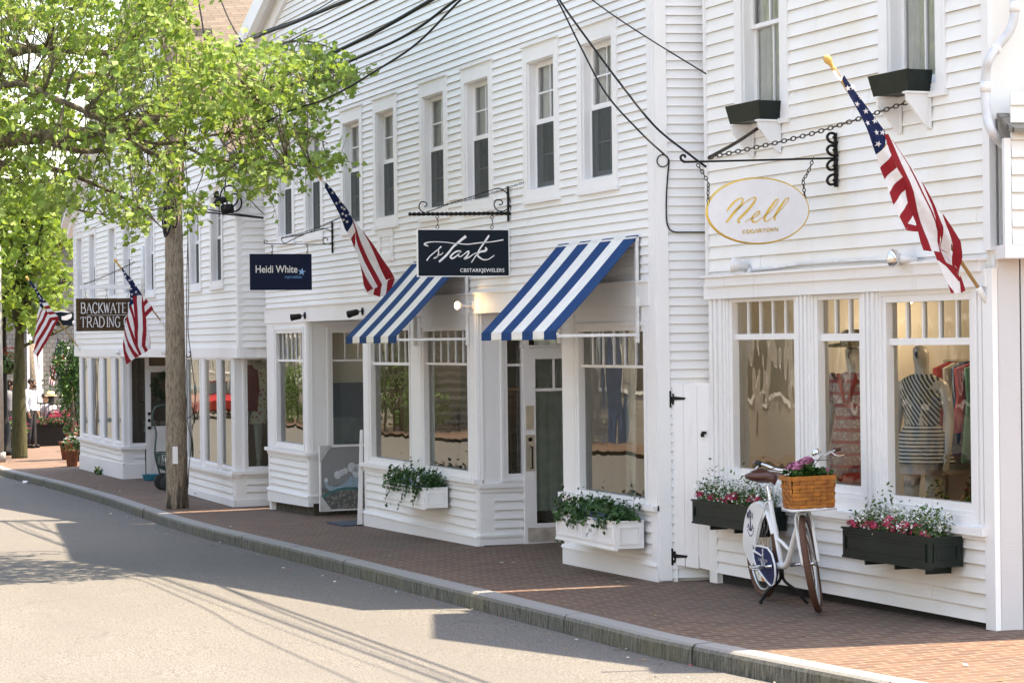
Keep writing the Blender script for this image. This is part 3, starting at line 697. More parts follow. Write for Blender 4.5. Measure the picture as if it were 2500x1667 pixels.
mb = MB(); mb.hexa([N.w(.28, 3.0, -.02), N.w(.36, 3.0, -.02), N.w(2.52, 3.0, -9), N.w(2.44, 3.0, -9), N.w(.28, NE+.2, -.02), N.w(.36, NE+.2, -.02), N.w(2.52, NE+.2, -9), N.w(2.44, NE+.2, -9)]); mb.build('side_wall', WHITE_OLD, nell); roof_slab(nell, 'roof', N, NAP[0], NAP[1], NR+.02, NE, .1, 9, .12, ROOFM)
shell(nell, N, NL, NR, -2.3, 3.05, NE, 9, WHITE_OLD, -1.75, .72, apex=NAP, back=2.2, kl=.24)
# bare bulb holders on a painted conduit above the cornice
def lamp_holder(pl, px, py, name, label, big):
    c = pl.at(px, py, .02); t = thing(name, label, 'lamp', c)
    return t, c
c0 = N.at(1822, 650, .05); c1 = N.at(2225, 632, .05)
t = thing('floodlight', 'round white floodlight at the left end of the conduit, turned away from the camera', 'lamp', c0, 'floodlights over the dress shop windows')
mb = MB(); ax = Vector((-.55, -.8, .12)); mb.lathe([(.022, -.02), (.03, .03), (.062, .09), (.066, .115), (.05, .125), (.004, .13)], c0, ax, 20); mb.build('lamp_head', PLASTIC, t)
mb = MB(); mb.lathe([(.02, 0), (.03, .03), (.032, .05)], c0+Vector((.02, .05, -.05)), (0, -1, .3), 12); mb.build('lamp_base', PLASTIC, t)
t = thing('floodlight', 'silvered reflector bulb in a white holder just left of the largest flag', 'lamp', c1, 'floodlights over the dress shop windows')
mb = MB(); ax = Vector((-.75, -.55, .10)); mb.lathe([(.02, -.12), (.03, -.03), (.034, 0)], c1+Vector((0, -.08, 0)), ax, 14); mb.build('lamp_base', PLASTIC, t)
mb = MB(); mb.lathe([(.030, 0), (.062, .05), (.066, .075), (.05, .09), (.003, .095)], c1+Vector((0, -.08, 0)), ax, 20); mb.build('reflector_bulb', CHROME, t)
mb = MB(); pts = [N.at(x, y, .03) for x, y in ((1838, 660), (1900, 652), (1960, 643), (2045, 637), (2150, 633), (2215, 631))]; mb.tube(pts, .011, 8)
o = mb.build('conduit', PLASTIC); tag(o, 'painted white conduit running between the two floodlights above the shop window', 'pipe')
# ---------------------------------------------------------------- window boxes upstairs
def plank_box(t, pl, s0, s1, z0, z1, dep, mat, taper=.03, th=.02, name='box'):
    mb = MB(); g = lambda s_, z, o: pl.w(s_, z, o)
    # front, sides, bottom as boards
    mb.hexa([g(s0+taper, z0, dep-th-taper), g(s1-taper, z0, dep-th-taper), g(s1-taper, z0, dep-taper), g(s0+taper, z0, dep-taper), g(s0, z1, dep-th), g(s1, z1, dep-th), g(s1, z1, dep), g(s0, z1, dep)])
    for a, b, c, d in ((s0+taper, s0+taper+th, s0, s0+th), (s1-taper-th, s1-taper, s1-th, s1)):
        mb.hexa([g(a, z0, .02), g(b, z0, .02), g(b, z0, dep-taper-.001), g(a, z0, dep-taper-.001), g(c, z1-.002, .02), g(d, z1-.002, .02), g(d, z1-.002, dep-.001), g(c, z1-.002, dep-.001)])
    mb.box(pl, s0+taper+th, s1-taper-th, z0+.002, z0+.02, .02, dep-th-taper); mb.box(pl, s0+th, s1-th, z0+.02, z1-.01, .02, .04)
    mb.build(name, mat, t)
    mb = MB(); mb.box(pl, s0+taper+th, s1-taper-th, z1-.045, z1-.035, .04, dep-th-.01); mb.build('soil', simple('dark_soil', (.04, .03, .022), 1, bmp=.5), t)
def window_box(px, tl, br, label):
    # px: front-left, front-right (top), y top, y bottom at front left
    dep = .23
    s0, z1 = N.sz(px[0], tl, dep); s1, _ = N.sz(px[1], tl, dep); z0 = N.sz(px[0]+8, br, dep)[1]
    t = thing('window_box', label, 'window box', N.w((s0+s1)/2, z0, .0), 'empty window boxes upstairs')
    plank_box(t, N, s0, s1, z0, z1, dep, DKGREEN)
    return s0, s1, z0
def box_bracket(s_, z, label):
    mb = MB(); g = N.w; h = .235; L = .21
    mb.add([g(s_-.012, z, .02), g(s_-.012, z, L), g(s_-.012, z-.05, L-.005), g(s_-.012, z-h, .05), g(s_-.012, z-h, .02), g(s_+.012, z, .02), g(s_+.012, z, L), g(s_+.012, z-.05, L-.005), g(s_+.012, z-h, .05), g(s_+.012, z-h, .02)],
           [(0, 1, 2, 3, 4), (9, 8, 7, 6, 5), (0, 5, 6, 1), (1, 6, 7, 2), (2, 7, 8, 3), (3, 8, 9, 4), (4, 9, 5, 0)])
    mb.box(N, s_-.03, s_+.03, z, z+.014, .02, L+.01); mb.box(N, s_-.028, s_+.028, z-h-.01, z, .018, .034)
    tag(mb.build('bracket', TRIM_OLD), label, 'bracket', 'window box brackets')
s0, s1, z0 = window_box((1769.7, 1851), 261, 304, 'dark green empty window box under the left upstairs window of the dress shop')
box_bracket(s0+.07, z0-.016, 'left white triangular bracket under the left green window box'); box_bracket(s1-.05, z0-.016, 'right white triangular bracket under the left green window box')
s0, s1, z0 = window_box((2117.7, 2213.6), 187.8, 237.4, 'dark green empty window box under the right upstairs window, higher on the picture')
box_bracket(s0+.09, z0-.016, 'left white triangular bracket under the right green window box'); box_bracket(s1-.05, z0-.016, 'right white triangular bracket under the right green window box')
# ---------------------------------------------------------------- gate and alley
ga = xplane(SR).at(1636, 1200); gb = N.w(-.0, 0, 0); gb = Vector((gb.x-.005, gb.y, 0)); ga = Vector((SR+.02, ga.y, 0))
G = Plane(ga, (gb.x-ga.x, gb.y-ga.y)); gl = (gb-ga).length
gt = thing('gate', 'narrow white board gate with black strap hinges between the two buildings', 'gate', (ga+gb)/2+UP*gz(-18.7, 8.1))
gzt = G.at(1680, 936)[2]; gzb0 = G.at(1640, 1376)[2]; gzb1 = G.at(1728, 1393)[2]
mb = MB(); nb = 3
for k in range(nb):
    a = gl*k/nb+.003; b = gl*(k+1)/nb-.003; e = .01 if k != 1 else .05
    z0_ = gzb0+(gzb1-gzb0)*k/nb+e*(k == 2); z1_ = gzb0+(gzb1-gzb0)*(k+1)/nb
    mb.hexa([G.w(a, z0_, -.02), G.w(b, z1_, -.02), G.w(b, z1_, 0), G.w(a, z0_, 0), G.w(a, gzt, -.02), G.w(b, gzt, -.02), G.w(b, gzt, 0), G.w(a, gzt, 0)])
for k in range(nb-1): mb.box(G, gl*(k+1)/nb-.004, gl*(k+1)/nb+.004, gzb1+.12, gzt-.004, -.018, -.004)
mb.build('boards', TRIM_OLD, gt)
for y, lab in ((971, 'upper'), (1355, 'lower')):
    z = G.at(1640, y)[2]; mb = MB()
    mb.add([G.w(.01, z+.035, .006), G.w(.035, z+.035, .006), G.w(.04, z+.012, .006), G.w(.13, z+.004, .006), G.w(.145, z, .006), G.w(.13, z-.016, .006), G.w(.04, z-.02, .006), G.w(.035, z-.06, .006), G.w(.01, z-.06, .006)]+
           [G.w(a, z+b, .0) for a, b in ((.01, .035), (.035, .035), (.04, .012), (.13, .004), (.145, 0), (.13, -.016), (.04, -.02), (.035, -.06), (.01, -.06))], [tuple(range(9))]+[(i, i+9, (i+1) % 9+9, (i+1) % 9) for i in range(9)])
    mb.lathe([(.012, -.07), (.012, .07)], G.w(.006, z-.01, .012), UP, 8); mb.build('strap_hinge', BLACK, gt)
mb = MB(); c = G.at(1722, 1056, 0); a_ = (c-G.o).dot(G.d)
mb.box(G, a_-.03, a_+.01, c.z-.012, c.z+.012, 0, .012); mb.box(G, a_-.035, a_-.015, c.z-.035, c.z-.002, .006, .02); ring(mb, G.w(a_-.012, c.z-.02, .02), .014, .004, G.d, 10)
mb.build('latch', BLACK, gt)
# short post below the hinge side of the gate
mb = MB(); mb.box(G, 0, .05, gz(-18.7, 8), gzb0+.02, -.03, -.005); mb.build('gate_post', TRIM_OLD, gt)
mb = MB(); pb = N.w(.13, 0, -.03); c = Vector((-18.62, 8.42, gz(-18.6, 8.4)+.0)); mb.lathe([(.0, .0), (.05, .0), (.056, .11), (.0, .12)], c, UP, 14); tag(mb.build('blue_can', simple('dark_blue_tin', (.015, .025, .07), .5)), 'dark blue tin standing behind the cut-out at the foot of the white gate', 'can')
# ---------------------------------------------------------------- far right: side wing with a pent roof, painted masonry pier, downpipe
xr = N.w(NR, 0, 0); RP = Plane((xr.x, xr.y), (.30, 1)); rw = thing('side_wing', 'pale side wing at the right edge with a pent roof over a white pier shaded grey in its paint', 'building', (xr.x, xr.y, gz(xr.x, 8.5)))
rs = lambda px, py, off=0: RP.sz(px, py, off)
zso = rs(2460, 622)[1]; zps = rs(2460, 345)[1]; ztp = 4.0
mb = MB(); L = 3.0
mb.box(RP, .0, .16, -2.2, zso-.002, -.06, -.005); mb.box(RP, .17, .34, -2.2, zso-.002, -.06, .0)
mb.build('painted_pier', SHADETRIM, rw)
z_s = rs(2470, 1300)[1]
mb = MB(); mb.box(RP, .34, L, z_s, zso, -.08, -.03); mb.build('painted_wall', SHADETRIM, rw)
mb = MB(); mb.box(RP, .26, L, z_s-.05, z_s, -.06, .05); mb.build('sill', SHADETRIM, rw)
mb = MB(); siding(mb, RP, .30, L, -2.1, z_s-.05, .125, lap=.02, seed=3, off=-.02); mb.build('stall_riser', SHADETRIM, rw)
mb = MB(); mb.box(RP, .0, L, zso-.03, zso+.06, -.05, .26); mb.box(RP, .0, .045, zso+.06, zps, .20, .26); mb.build('soffit_beam', TRIM_OLD, rw)
RP2 = Plane(RP.w(0, 0, .24), RP.d)
mb = MB(); siding(mb, RP2, .05, L, zso+.06, zps+.3, .115, lap=.02, seed=5); mb.build('clapboard_wall', WHITE_OLD, rw)
mb = MB(); g = RP.w
mb.hexa([g(.02, zps+.03, .34), g(L, zps-.05, .34), g(L, zps+.10, 0), g(.02, zps+.16, 0), g(.02, zps+.06, .345), g(L, zps-.02, .345), g(L, zps+.13, 0), g(.02, zps+.19, 0)]); mb.build('pent_roof', shingle_mat('grey_pent_shingles', (.20, .19, .17), (.27, .24, .20), (0, 0, 0), .13, .3), rw)
mb = MB(); siding(mb, RP, .28, L, zps+.19, ztp, .14, lap=.022, seed=8, off=-.02); mb.box(RP, .0, .28, zps+.15, ztp, -.04, .0); mb.build('upper_clapboards', WHITE_OLD, rw)
mb = MB(); mb.box(RP, -.02, L, ztp, ztp+.1, -4, .3); mb.build('roof', ROOFM, rw)
mb = MB(); mb.box(RP, L-.1, L, -2.2, ztp, -6, -.08); mb.build('rear_wall', WHITE_OLD, rw)
# downpipe
pipe_px = [(2477, -40), (2477, 25), (2470, 65), (2452, 95), (2432, 118), (2415, 145), (2407, 180), (2406, 240), (2410, 285), (2420, 318), (2440, 345), (2465, 366), (2500, 385), (2540, 400)]
pts = smooth_pts([RP.at(x, y, .12) if x > 2430 else N.at(x, y, .12) for x, y in pipe_px], 5)
mb = MB(); mb.tube(pts, .031, 12)
t = thing('downpipe', 'curving white plastic downpipe on the corner of the dress shop', 'pipe', N.at(2407, 240, .12)); mb.build('pipe', simple('grey_white_plastic_pipe', (.60, .60, .62), .35), t)
mb = MB()
for (x, y), (x2, y2) in (((2477, 5), (2477, 31)), ((2434, 113), (2427, 128)), ((2406, 200), (2406, 225))):
    f = (lambda a, b: RP.at(a, b, .12)) if x > 2430 else (lambda a, b: N.at(a, b, .12))
    mb = MB(); mb.tube([f(x, y), f(x2, y2)], .036, 12); mb.build('pipe_collar', PLASTIC, t)
# ================================================================ left building (trading company shop)
def bx(px, py, off=0): return B.sz(px, py, off)[0]
def bz(px, py, off=0): return B.sz(px, py, off)[1]
BL, BR = bx(182, 600), 0.0
BAP = (BL/2, 6.0); BE = 2.70
b_top = lambda s_: BE+(BAP[1]-BE)*(1-abs(s_-BAP[0])/abs(BAP[0]))
bw = thing('clapboard_building', 'far white clapboard building with a brown shingled gable roof, beyond the utility pole', 'building', (-40.5, 7.9, gz(-40.5, 8)))
bh = []
BWS = [(200.6, 211.6, 645, 716), (231, 244, 639.4, 712.6), (279, 294.5, 631, 708), (315, 331.5, 623, 701), (371.5, 388, 612, 695), (480, 500.7, 591, 683), (531.8, 555.6, 578, 673)]
zmb = bz(544, 578)+.01; zbb = bz(544, 673)
for i, (l, r_, m_, b_) in enumerate(BWS):
    c = (bx(l, m_, -.08)+bx(r_, m_, -.08))/2+.02; hw = .47
    bh.append(sash_window(bw, B, c-hw, c+hw, zbb-.17, zmb+.72, zmb, cas=.105, head=.12, sill=.09, seed=40+i, curtain=0))
BF0, BF1 = bz(585, 874), bz(585, 848.6)
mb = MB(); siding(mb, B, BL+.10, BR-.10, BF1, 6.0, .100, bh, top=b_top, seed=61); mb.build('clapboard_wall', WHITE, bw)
mb = MB(); corner_board(mb, B, BR-.10, BR, BF0, BE-.05, .03); mb.build('corner_board', TRIM, bw)
mb = MB(); corner_board(mb, B, BL, BL+.10, BF0, BE-.05, .03); mb.build('corner_board', TRIM, bw)
mb = MB(); mb.box(B, BL, BR, BF0, BF1, -.02, .036); mb.build('frieze', TRIM, bw)
SIDB = xplane(B.w(BR, 0, 0).x); SIDC = Plane((SIDB.o.x, 7.7), (.2, 1))
mb = MB(); siding(mb, SIDC, 0, 4.5, BF1, BE-.16, .098, seed=8); mb.box(SIDB, B.w(0, 0, 0).y-.02, B.w(0, 0, 0).y+.12, BF0, BE-.05, -.03, .026)
mb.build('side_clapboards', WHITE, bw)
mb = MB(); mb.box(SIDB, B.w(0, 0, 0).y, 12, BF0, BF1, -.03, .03); mb.build('side_frieze', TRIM, bw)
mb = MB()   # eave cornice along the right side
for (o0, o1, z0, z1) in ((0, .10, -.30, -.12), (.10, .24, -.22, -.06), (.24, .40, -.14, .02)): mb.box(SIDB, 7.6, 8.55, BE+z0, BE+z1, o0 if o0 else -.02, o1)
mb.build('eave_cornice', TRIM, bw)
# stair-side pipe between windows
mb = MB(); a = B.at(349, 600, .04); b = B.at(349, 735, .04); mb.tube([a, b], .035, 8); mb.build('downpipe', PLASTIC, bw)
# lower storey ---------------------------------------------------
zsl = bz(459, 1121); e0 = bx(574, 1100)          # right group of windows
def lower_front(s0, s1, wins, sill_z, zb0, zb1, base_h):
    hl = [shop_window(bw, B, a, b, z0, z1, None, None, 1, fr=.022, off=.0, depth=.022) for (a, b, z0, z1) in wins]
    mb = MB(); xs_ = [s0]+[q for h in hl for q in (h[0], h[1])]+[s1]
    for i in range(0, len(xs_), 2): mb.box(B, xs_[i], xs_[i+1], sill_z, BF0, -.10, .008)
    for h in hl: mb.box(B, h[0], h[1], h[3], BF0+.002, -.10, .002); mb.box(B, h[0], h[1], sill_z, h[2], -.10, .002)
    mb.build('window_posts', TRIM, bw)
    mb = MB(); mb.box(B, s0-.02, s1+.04, sill_z-.05, sill_z, -.08, .075); mb.box(B, s0, s1, sill_z-.1, sill_z-.05, -.08, .035); mb.build('sill', TRIM, bw)
    mb = MB(); siding(mb, B, s0+.1, s1-.14, min(zb0, zb1)+base_h, sill_z-.09, .105, lap=.026, seed=int(s0*7) % 97); mb.box(B, s1-.14, s1, min(zb0, zb1), sill_z-.08, -.08, .016); mb.box(B, s0, s0+.1, min(zb0, zb1), sill_z-.08, -.08, .014)
    mb.build('stall_riser', WHITE, bw)
    mb = MB(); g = B.w
    mb.hexa([g(s0, zb0, -.05), g(s1, zb1, -.05), g(s1, zb1, .03), g(s0, zb0, .03), g(s0, zb0+base_h, -.05), g(s1, zb1+base_h, -.05), g(s1, zb1+base_h, .03), g(s0, zb0+base_h, .03)])
    mb.build('base_board', TRIM, bw)
wz0 = bz(544, 1133); wz1 = BF0-.03
def wn(l, r_): return (bx(l, 1000), bx(r_, 1000), wz0, wz1)
sd0 = bx(412, 1160)
lower_front(sd0, e0, [wn(460, 492), wn(503.8, 534), wn(543, 569)], wz0-.09, gz(-36.5, 7.8), gz(-33.5, 7.7), .10)
eL0, eL1 = bx(197, 1100), bx(303, 1130)
wl0 = bz(300, 1077); 
lower_front(eL0, eL1, [(bx(l, 1000), bx(r_, 1000), wl0, wz1) for l, r_ in ((204, 217.5), (226, 246.5), (256, 276), (285, 299))], wl0-.09, gz(-48, 8), gz(-43.2, 7.9), .28)
# right return with the mannequin window
X0 = B.w(e0, 0, 0).x; y0 = B.w(e0, 0, 0).y; PB = xplane(X0); qb = lambda x, y: PB.sz(x, y)
hr = shop_window(bw, PB, qb(603, 900)[0], qb(668, 900)[0], qb(630, 1138)[1], BF0-.03, None, None, 1, fr=.035, depth=.05)
mb = MB(); mb.box(PB, y0, hr[0], qb(600, 1149)[1], BF0, -.08, .012); mb.box(PB, hr[1], 10.5, qb(600, 1149)[1], BF0, -.08, .012); mb.box(PB, hr[0], hr[1], hr[3], BF0, -.08, .01); mb.box(PB, hr[0], hr[1], qb(600, 1149)[1], hr[2], -.08, .01); mb.build('recess_panel', TRIM, bw)
mb = MB(); z_ = qb(600, 1149)[1]; mb.box(PB, y0-.06, 10.5, z_-.05, z_, -.08, .06); mb.build('sill', TRIM, bw)
mb = MB(); zg = gz(-33.3, 7.8); siding(mb, PB, y0+.16, 10.5, zg+.1, z_-.05,   .105, lap=.026, seed=2, off=-.004); mb.box(PB, y0, y0+.16, zg, z_-.05, -.08, .012); mb.box(PB, y0, 10.5, zg+.0, zg+.1, -.08, .03); mb.build('stall_riser', WHITE, bw)
# soffit under the overhanging upper floor
mb = MB(); mb.hexa([B.w(e0-.1, BF0, -.02), B.w(0, BF0, -.02), B.w(0, BF0, -3), B.w(e0-.1, BF0, -3), B.w(e0-.1, BF0+.04, -.02), B.w(0, BF0+.04, -.02), B.w(0, BF0+.04, -3), B.w(e0-.1, BF0+.04, -3)]); mb.build('soffit', TRIM, bw)
mb = MB(); mb.hexa([B.w(eL1-.1, BF0, -.02), B.w(sd0+.05, BF0, -.02), B.w(sd0+.05, BF0, -2.4), B.w(eL1-.1, BF0, -2.4), B.w(eL1-.1, BF0+.03, -.02), B.w(sd0+.05, BF0+.03, -.02), B.w(sd0+.05, BF0+.03, -2.4), B.w(eL1-.1, BF0+.03, -2.4)]); mb.build('soffit', TRIM, bw)
# left recess: window in the return, then the half glazed door
XL = B.w(eL1, 0, 0).x; yl = B.w(eL1, 0, 0).y; PL = xplane(XL); ql = lambda x, y: PL.sz(x, y)
hw_ = shop_window(bw, PL, ql(322, 1000)[0], ql(356, 1000)[0], ql(340, 1081)[1], BF0-.03, None, None, 1, fr=.03, depth=.05)
zs_ = ql(330, 1090)[1]; dl0 = ql(355, 1000)[0]
mb = MB(); mb.box(PL, yl, hw_[0], zs_, BF0, -.08, .012); mb.box(PL, hw_[0], hw_[1], zs_, hw_[2], -.08, .01); mb.build('recess_panel', TRIM, bw)
mb = MB(); zg = gz(-43.3, 7.9); mb.box(PL, yl-.06, dl0-.01, zs_-.05, zs_, -.08, .06); siding(mb, PL, yl+.19, dl0-.02, zg+.27, zs_-.05,   .105, lap=.026, seed=2, off=-.004); mb.box(PL, yl, yl+.19, zg+.2, zs_-.05, -.08, .012); mb.box(PL, yl, dl0-.02, zg, zg+.27, -.08, .03); mb.build('stall_riser', WHITE, bw)
PD2 = xplane(XL+.03); dq = lambda x, y: PD2.sz(x, y); dzb = dq(380, 1166)[1]; dzt = dq(380, 893)[1]
d0 = dl0+.0; d1 = d0+.92; gl0 = dq(368, 1000)[0]; gzt_ = dq(380, 908)[1]; gzb_ = dq(380, 1040)[1]
mb = MB(); mb.box(PD2, d0, gl0, dzb, dzt, -.03, .02); mb.box(PD2, d1-.12, d1, dzb, dzt, -.03, .02); mb.box(PD2, gl0, d1-.12, gzt_, dzt, -.03, .018); mb.box(PD2, gl0, d1-.12, dzb, gzb_, -.03, .008)
a_, b_ = gl0+.04, d1-.16; c_, d_ = dzb+.14, gzb_-.10
for (u0, v0, u1, v1) in ((a_, c_, b_, d_), (a_, d_, b_, c_)):
    w_ = .03; mb.hexa([PD2.w(u0, v0-w_, .008), PD2.w(u1, v1-w_, .008), PD2.w(u1, v1-w_, .018), PD2.w(u0, v0-w_, .018), PD2.w(u0, v0+w_, .008), PD2.w(u1, v1+w_, .008), PD2.w(u1, v1+w_, .018), PD2.w(u0, v0+w_, .018)])
mb.frame(PD2, a_-.02, b_+.02, c_-.02, d_+.02, .025, .008, .022)
bd = mb.build('door', TRIM, bw)
mb = MB(); mb.quad(PD2.w(gl0, gzb_, 0), PD2.w(d1-.12, gzb_, 0), PD2.w(d1-.12, gzt_, 0), PD2.w(gl0, gzt_, 0)); mb.build('door_glass', GLASS, bd)
for y in (1009.6, 1026, 1043.6):
    mb = MB(); s_, z_ = dq(363.5, y); mb.lathe([(.028, 0), (.030, .02), (.022, .045), (.0, .05)], PD2.w(s_, z_, .02), (1, 0, 0), 12)
    if y > 1040: mb.tube([PD2.w(s_-.045, z_, .05), PD2.w(s_+.045, z_, .05)], .008, 6)
    mb.build('door_knob', BLACK, bd)
mb = MB(); c = PD2.w(gl0+.27, dq(380, 942)[1]+.0, .045)
wr = thing('door_wreath', 'dark green wreath with an orange middle hung on the glass of the white shop door', 'wreath', c)
rw_ = random.Random(5)
for k in range(420):
    a = rw_.random()*6.28; r_ = .20+rw_.gauss(0, .035); p = c+Vector((rw_.uniform(-.01, .05), cos(a)*r_, sin(a)*r_)); q = Vector((rw_.gauss(0, 1), rw_.gauss(0, 1), rw_.gauss(0, 1))).normalized()*.04; u = q.orthogonal().normalized()*.012
    mb.quad(p-q, p+u, p+q, p-u)
mb.build('foliage', simple('dark_wreath_leaves', (.03, .06, .025), .7, var=.5, vs=30), wr)
mb = MB(); mb.ball(c+Vector((.03, .05, .02)), .075, 14); mb.build('orange_ball', simple('orange_gourd', (.60, .22, .05), .6), wr)
mb = MB(); mb.box(PL, dl0-.03, 12, -2.6, BF0, -2.0, -1.9); mb.build('recess_back', SHOPWALL, bw)
mb = MB(); pbk = Plane((0, 10.2), (1, 0)); mb.box(pbk, XL+.1, B.w(sd0, 0, 0).x, -2.6, BF0, -.05, 0); mb.build('recess_back', TRIM, bw)
mb = MB(); pls = Plane((B.w(sd0, 0, 0).x, 0), (0, -1)); mb.box(pls, -10.2, -7.9, -2.6, BF0, -.05, 0); mb.build('recess_panel', TRIM, bw)
# roof
roof_slab(bw, 'roof', B, BL-.5, BE-.2, BAP[0], BAP[1], .2, 16, .12, ROOFM); roof_slab(bw, 'roof', B, BAP[0], BAP[1], .03, BE-.012, .198, 16, .118, ROOFM, kb=.2)
roof_slab(bw, 'roof', B, -.2, BE+.083, .42, BE-.17, .2, .9, .12, ROOFM)
mb = MB()
for (sa, za, sb, zb_) in ((BL-.5, BE-.21, BAP[0], BAP[1]-.01), (BAP[0], BAP[1]-.01, .40, BE-.175)):
    mb.hexa([B.w(sa, za-.26, -.02), B.w(sb, zb_-.26, -.02), B.w(sb, zb_-.26, .08), B.w(sa, za-.26, .08), B.w(sa, za, -.02), B.w(sb, zb_, -.02), B.w(sb, zb_, .08), B.w(sa, za, .08)])
    mb.hexa([B.w(sa, za-.06, .08), B.w(sb, zb_-.06, .08), B.w(sb, zb_-.06, .2), B.w(sa, za-.06, .2), B.w(sa, za+.1, .08), B.w(sb, zb_+.1, .08), B.w(sb, zb_+.1, .2), B.w(sa, za+.1, .2)])
mb.build('rake_board', TRIM, bw)
shell(bw, B, BL+.01, BR-.02, BF0, BE, BE, 15, WHITE, -2.32, .36, apex=BAP, back=3.4, kr=.2, ff=2.4)
mb = MB(); mb.box(B, BL+.01, eL0, -2.7, BF0, -12, -.08); mb.build('side_wall', TRIM, bw)
mb = MB(); mb.box(B, BL, BR, -2.6, .3, -12, -11.9); mb.build('rear_wall', WHITE, bw)
# ================================================================ the other side of the street (seen in the window reflections, bounces light)
OP_SH = shingle_mat('silver_cedar_shingles', (.28, .26, .23), (.44, .41, .37), (radians(90), 0, 0), .13, .16, mortar=(.14, .12, .10))
OPW = simple('opposite_white_boards', (.78, .77, .74), .7)
def opposite(x0, x1, h, mat, label, roofc, seed):
    t = thing('shop_building', label, 'building', ((x0+x1)/2, -6.5, gz((x0+x1)/2, 6)), 'buildings across the street')
    zb = gz((x0+x1)/2, 6)-.4; r = random.Random(seed); pl = Plane((x1, -6.5), (-1, 0)); L = x1-x0
    mb = MB(); mb.box(pl, 0, L, zb, h, -9, 0); mb.build('wall', mat, t)
    mb = MB()
    a, b, c, d = pl.w(-.3, h, .3), pl.w(L+.3, h, .3), pl.w(L+.3, h+2.2, -4.6), pl.w(-.3, h+2.2, -4.6); e, f = pl.w(-.3, h, -9.3), pl.w(L+.3, h, -9.3)
    mb.add([a, b, c, d, e, f], [(0, 1, 2, 3), (3, 2, 5, 4), (0, 3, 4), (1, 5, 2), (0, 4, 5, 1)]); mb.build('roof', roofc, t)
    x = .8
    while x < L-1.8:
        for (z0, z1, wd) in ((.9, 2.3, .85), (-1.3, .35, 1.5)):
            mb = MB(); mb.frame(pl, x, x+wd, z0, z1, .09, 0, .05); f_ = mb.build('window', OPW, t)
            mb = MB(); mb.box(pl, x+.09, x+wd-.09, z0+.09, z1-.09, .004, .02); mb.build('pane', simple('dark_pane', (.03, .035, .04), .2) if seed < 0 else PANE, f_)
        x += r.uniform(2.2, 3.0)
    mb = MB(); mb.box(pl, L*.45, L*.45+.95, zb+.3, .2, .0, .05); mb.build('door', DOORB, t)
PANE = simple('dark_pane', (.03, .035, .04), .15); DOORB = simple('blue_door_paint', (.05, .10, .19), .5)
opposite(-124, -96, 3.4, OP_SH, 'grey shingled shop across the street, farthest of the row', ROOFM, 1)
opposite(-95, -74, 3.0, OP_SH, 'grey cedar shingled house across the street behind the hedge', ROOFM, 2)
opposite(-66, -47, 3.6, OP_SH, 'silver shingled shop across the street with a blue door and red flowers outside', ROOFM, 3)
opposite(-46, -30, 3.2, OP_SH, 'grey shingled house across the street, third nearest', ROOFM, 4)
opposite(-23, -8, 3.2, OPW, 'white boarded house across the street beside the leaning street tree', ROOFM, 5)
opposite(-6, 12, 3.4, OPW, 'white boarded house directly behind the photographer', ROOFM, 6)
# ---- leaf helpers used by every plant
def leaf_mat(name, c1, c2, c3, trans=.35, scale=6, gl=.5):
    m, n, b = new_mat(name); out = n.nodes['Material Output']
    f = noise(n, coords(n), scale, 3, .6); oi = n.nodes.new('ShaderNodeNewGeometry')
    c = ramp(n, f, [(.32, c1), (.5, c2), (.68, c3)])
    rnd = ramp(n, oi.outputs['Random Per Island'], [(0, .72), (1, 1.22)])
    c = mix(n, 1.0, c, rnd, 'MULTIPLY')
    n.links.new(c, b.inputs['Base Color']); b.inputs['Roughness'].default_value = gl; b.inputs['Specular IOR Level'].default_value = .35
    t = n.nodes.new('ShaderNodeBsdfTranslucent'); n.links.new(mix(n, .4, c, (.40, .52, .06), 'MIX') if trans > .3 else c, t.inputs[0])
    mx = n.nodes.new('ShaderNodeMixShader'); mx.inputs[0].default_value = trans
    n.links.new(b.outputs[0], mx.inputs[1]); n.links.new(t.outputs[0], mx.inputs[2]); n.links.new(mx.outputs[0], out.inputs[0]); return m
def rvec(r): 
    v = Vector((r.gauss(0, 1), r.gauss(0, 1), r.gauss(0, 1))); return v.normalized() if v.length > 0 else Vector((0, 0, 1))
MAPLE = [(0, -.5), (.16, -.34), (.42, -.30), (.34, -.06), (.58, .16), (.30, .20), (.22, .42), (.0, .66), (-.22, .42), (-.30, .20), (-.58, .16), (-.34, -.06), (-.42, -.30), (-.16, -.34)]
OVAL = [(0, -.5), (.2, -.2), (.22, .12), (0, .5), (-.22, .12), (-.2, -.2)]
def leaf(mb, c, nrm, d, size, shape=OVAL, m=0, fold=.25):
    d = (d-nrm*d.dot(nrm)); d = d.normalized() if d.length > 1e-4 else nrm.orthogonal().normalized()
    s_ = nrm.cross(d); o = len(mb.v); k = len(shape)
    for (u, v) in shape: mb.v.append(c+s_*(u*size)+d*(v*size)+nrm*(abs(u)*size*fold))
    mb.v.append(c+d*(.05*size)); 
    # two halves sharing the mid rib
    h = k//2
    mb.f.append([o+i for i in range(0, h+1)]); mb.m.append(m); mb.sm.append(False)
    mb.f.append([o+i for i in range(h, k)]+[o]); mb.m.append(m); mb.sm.append(False)
    mb.v.pop(); 
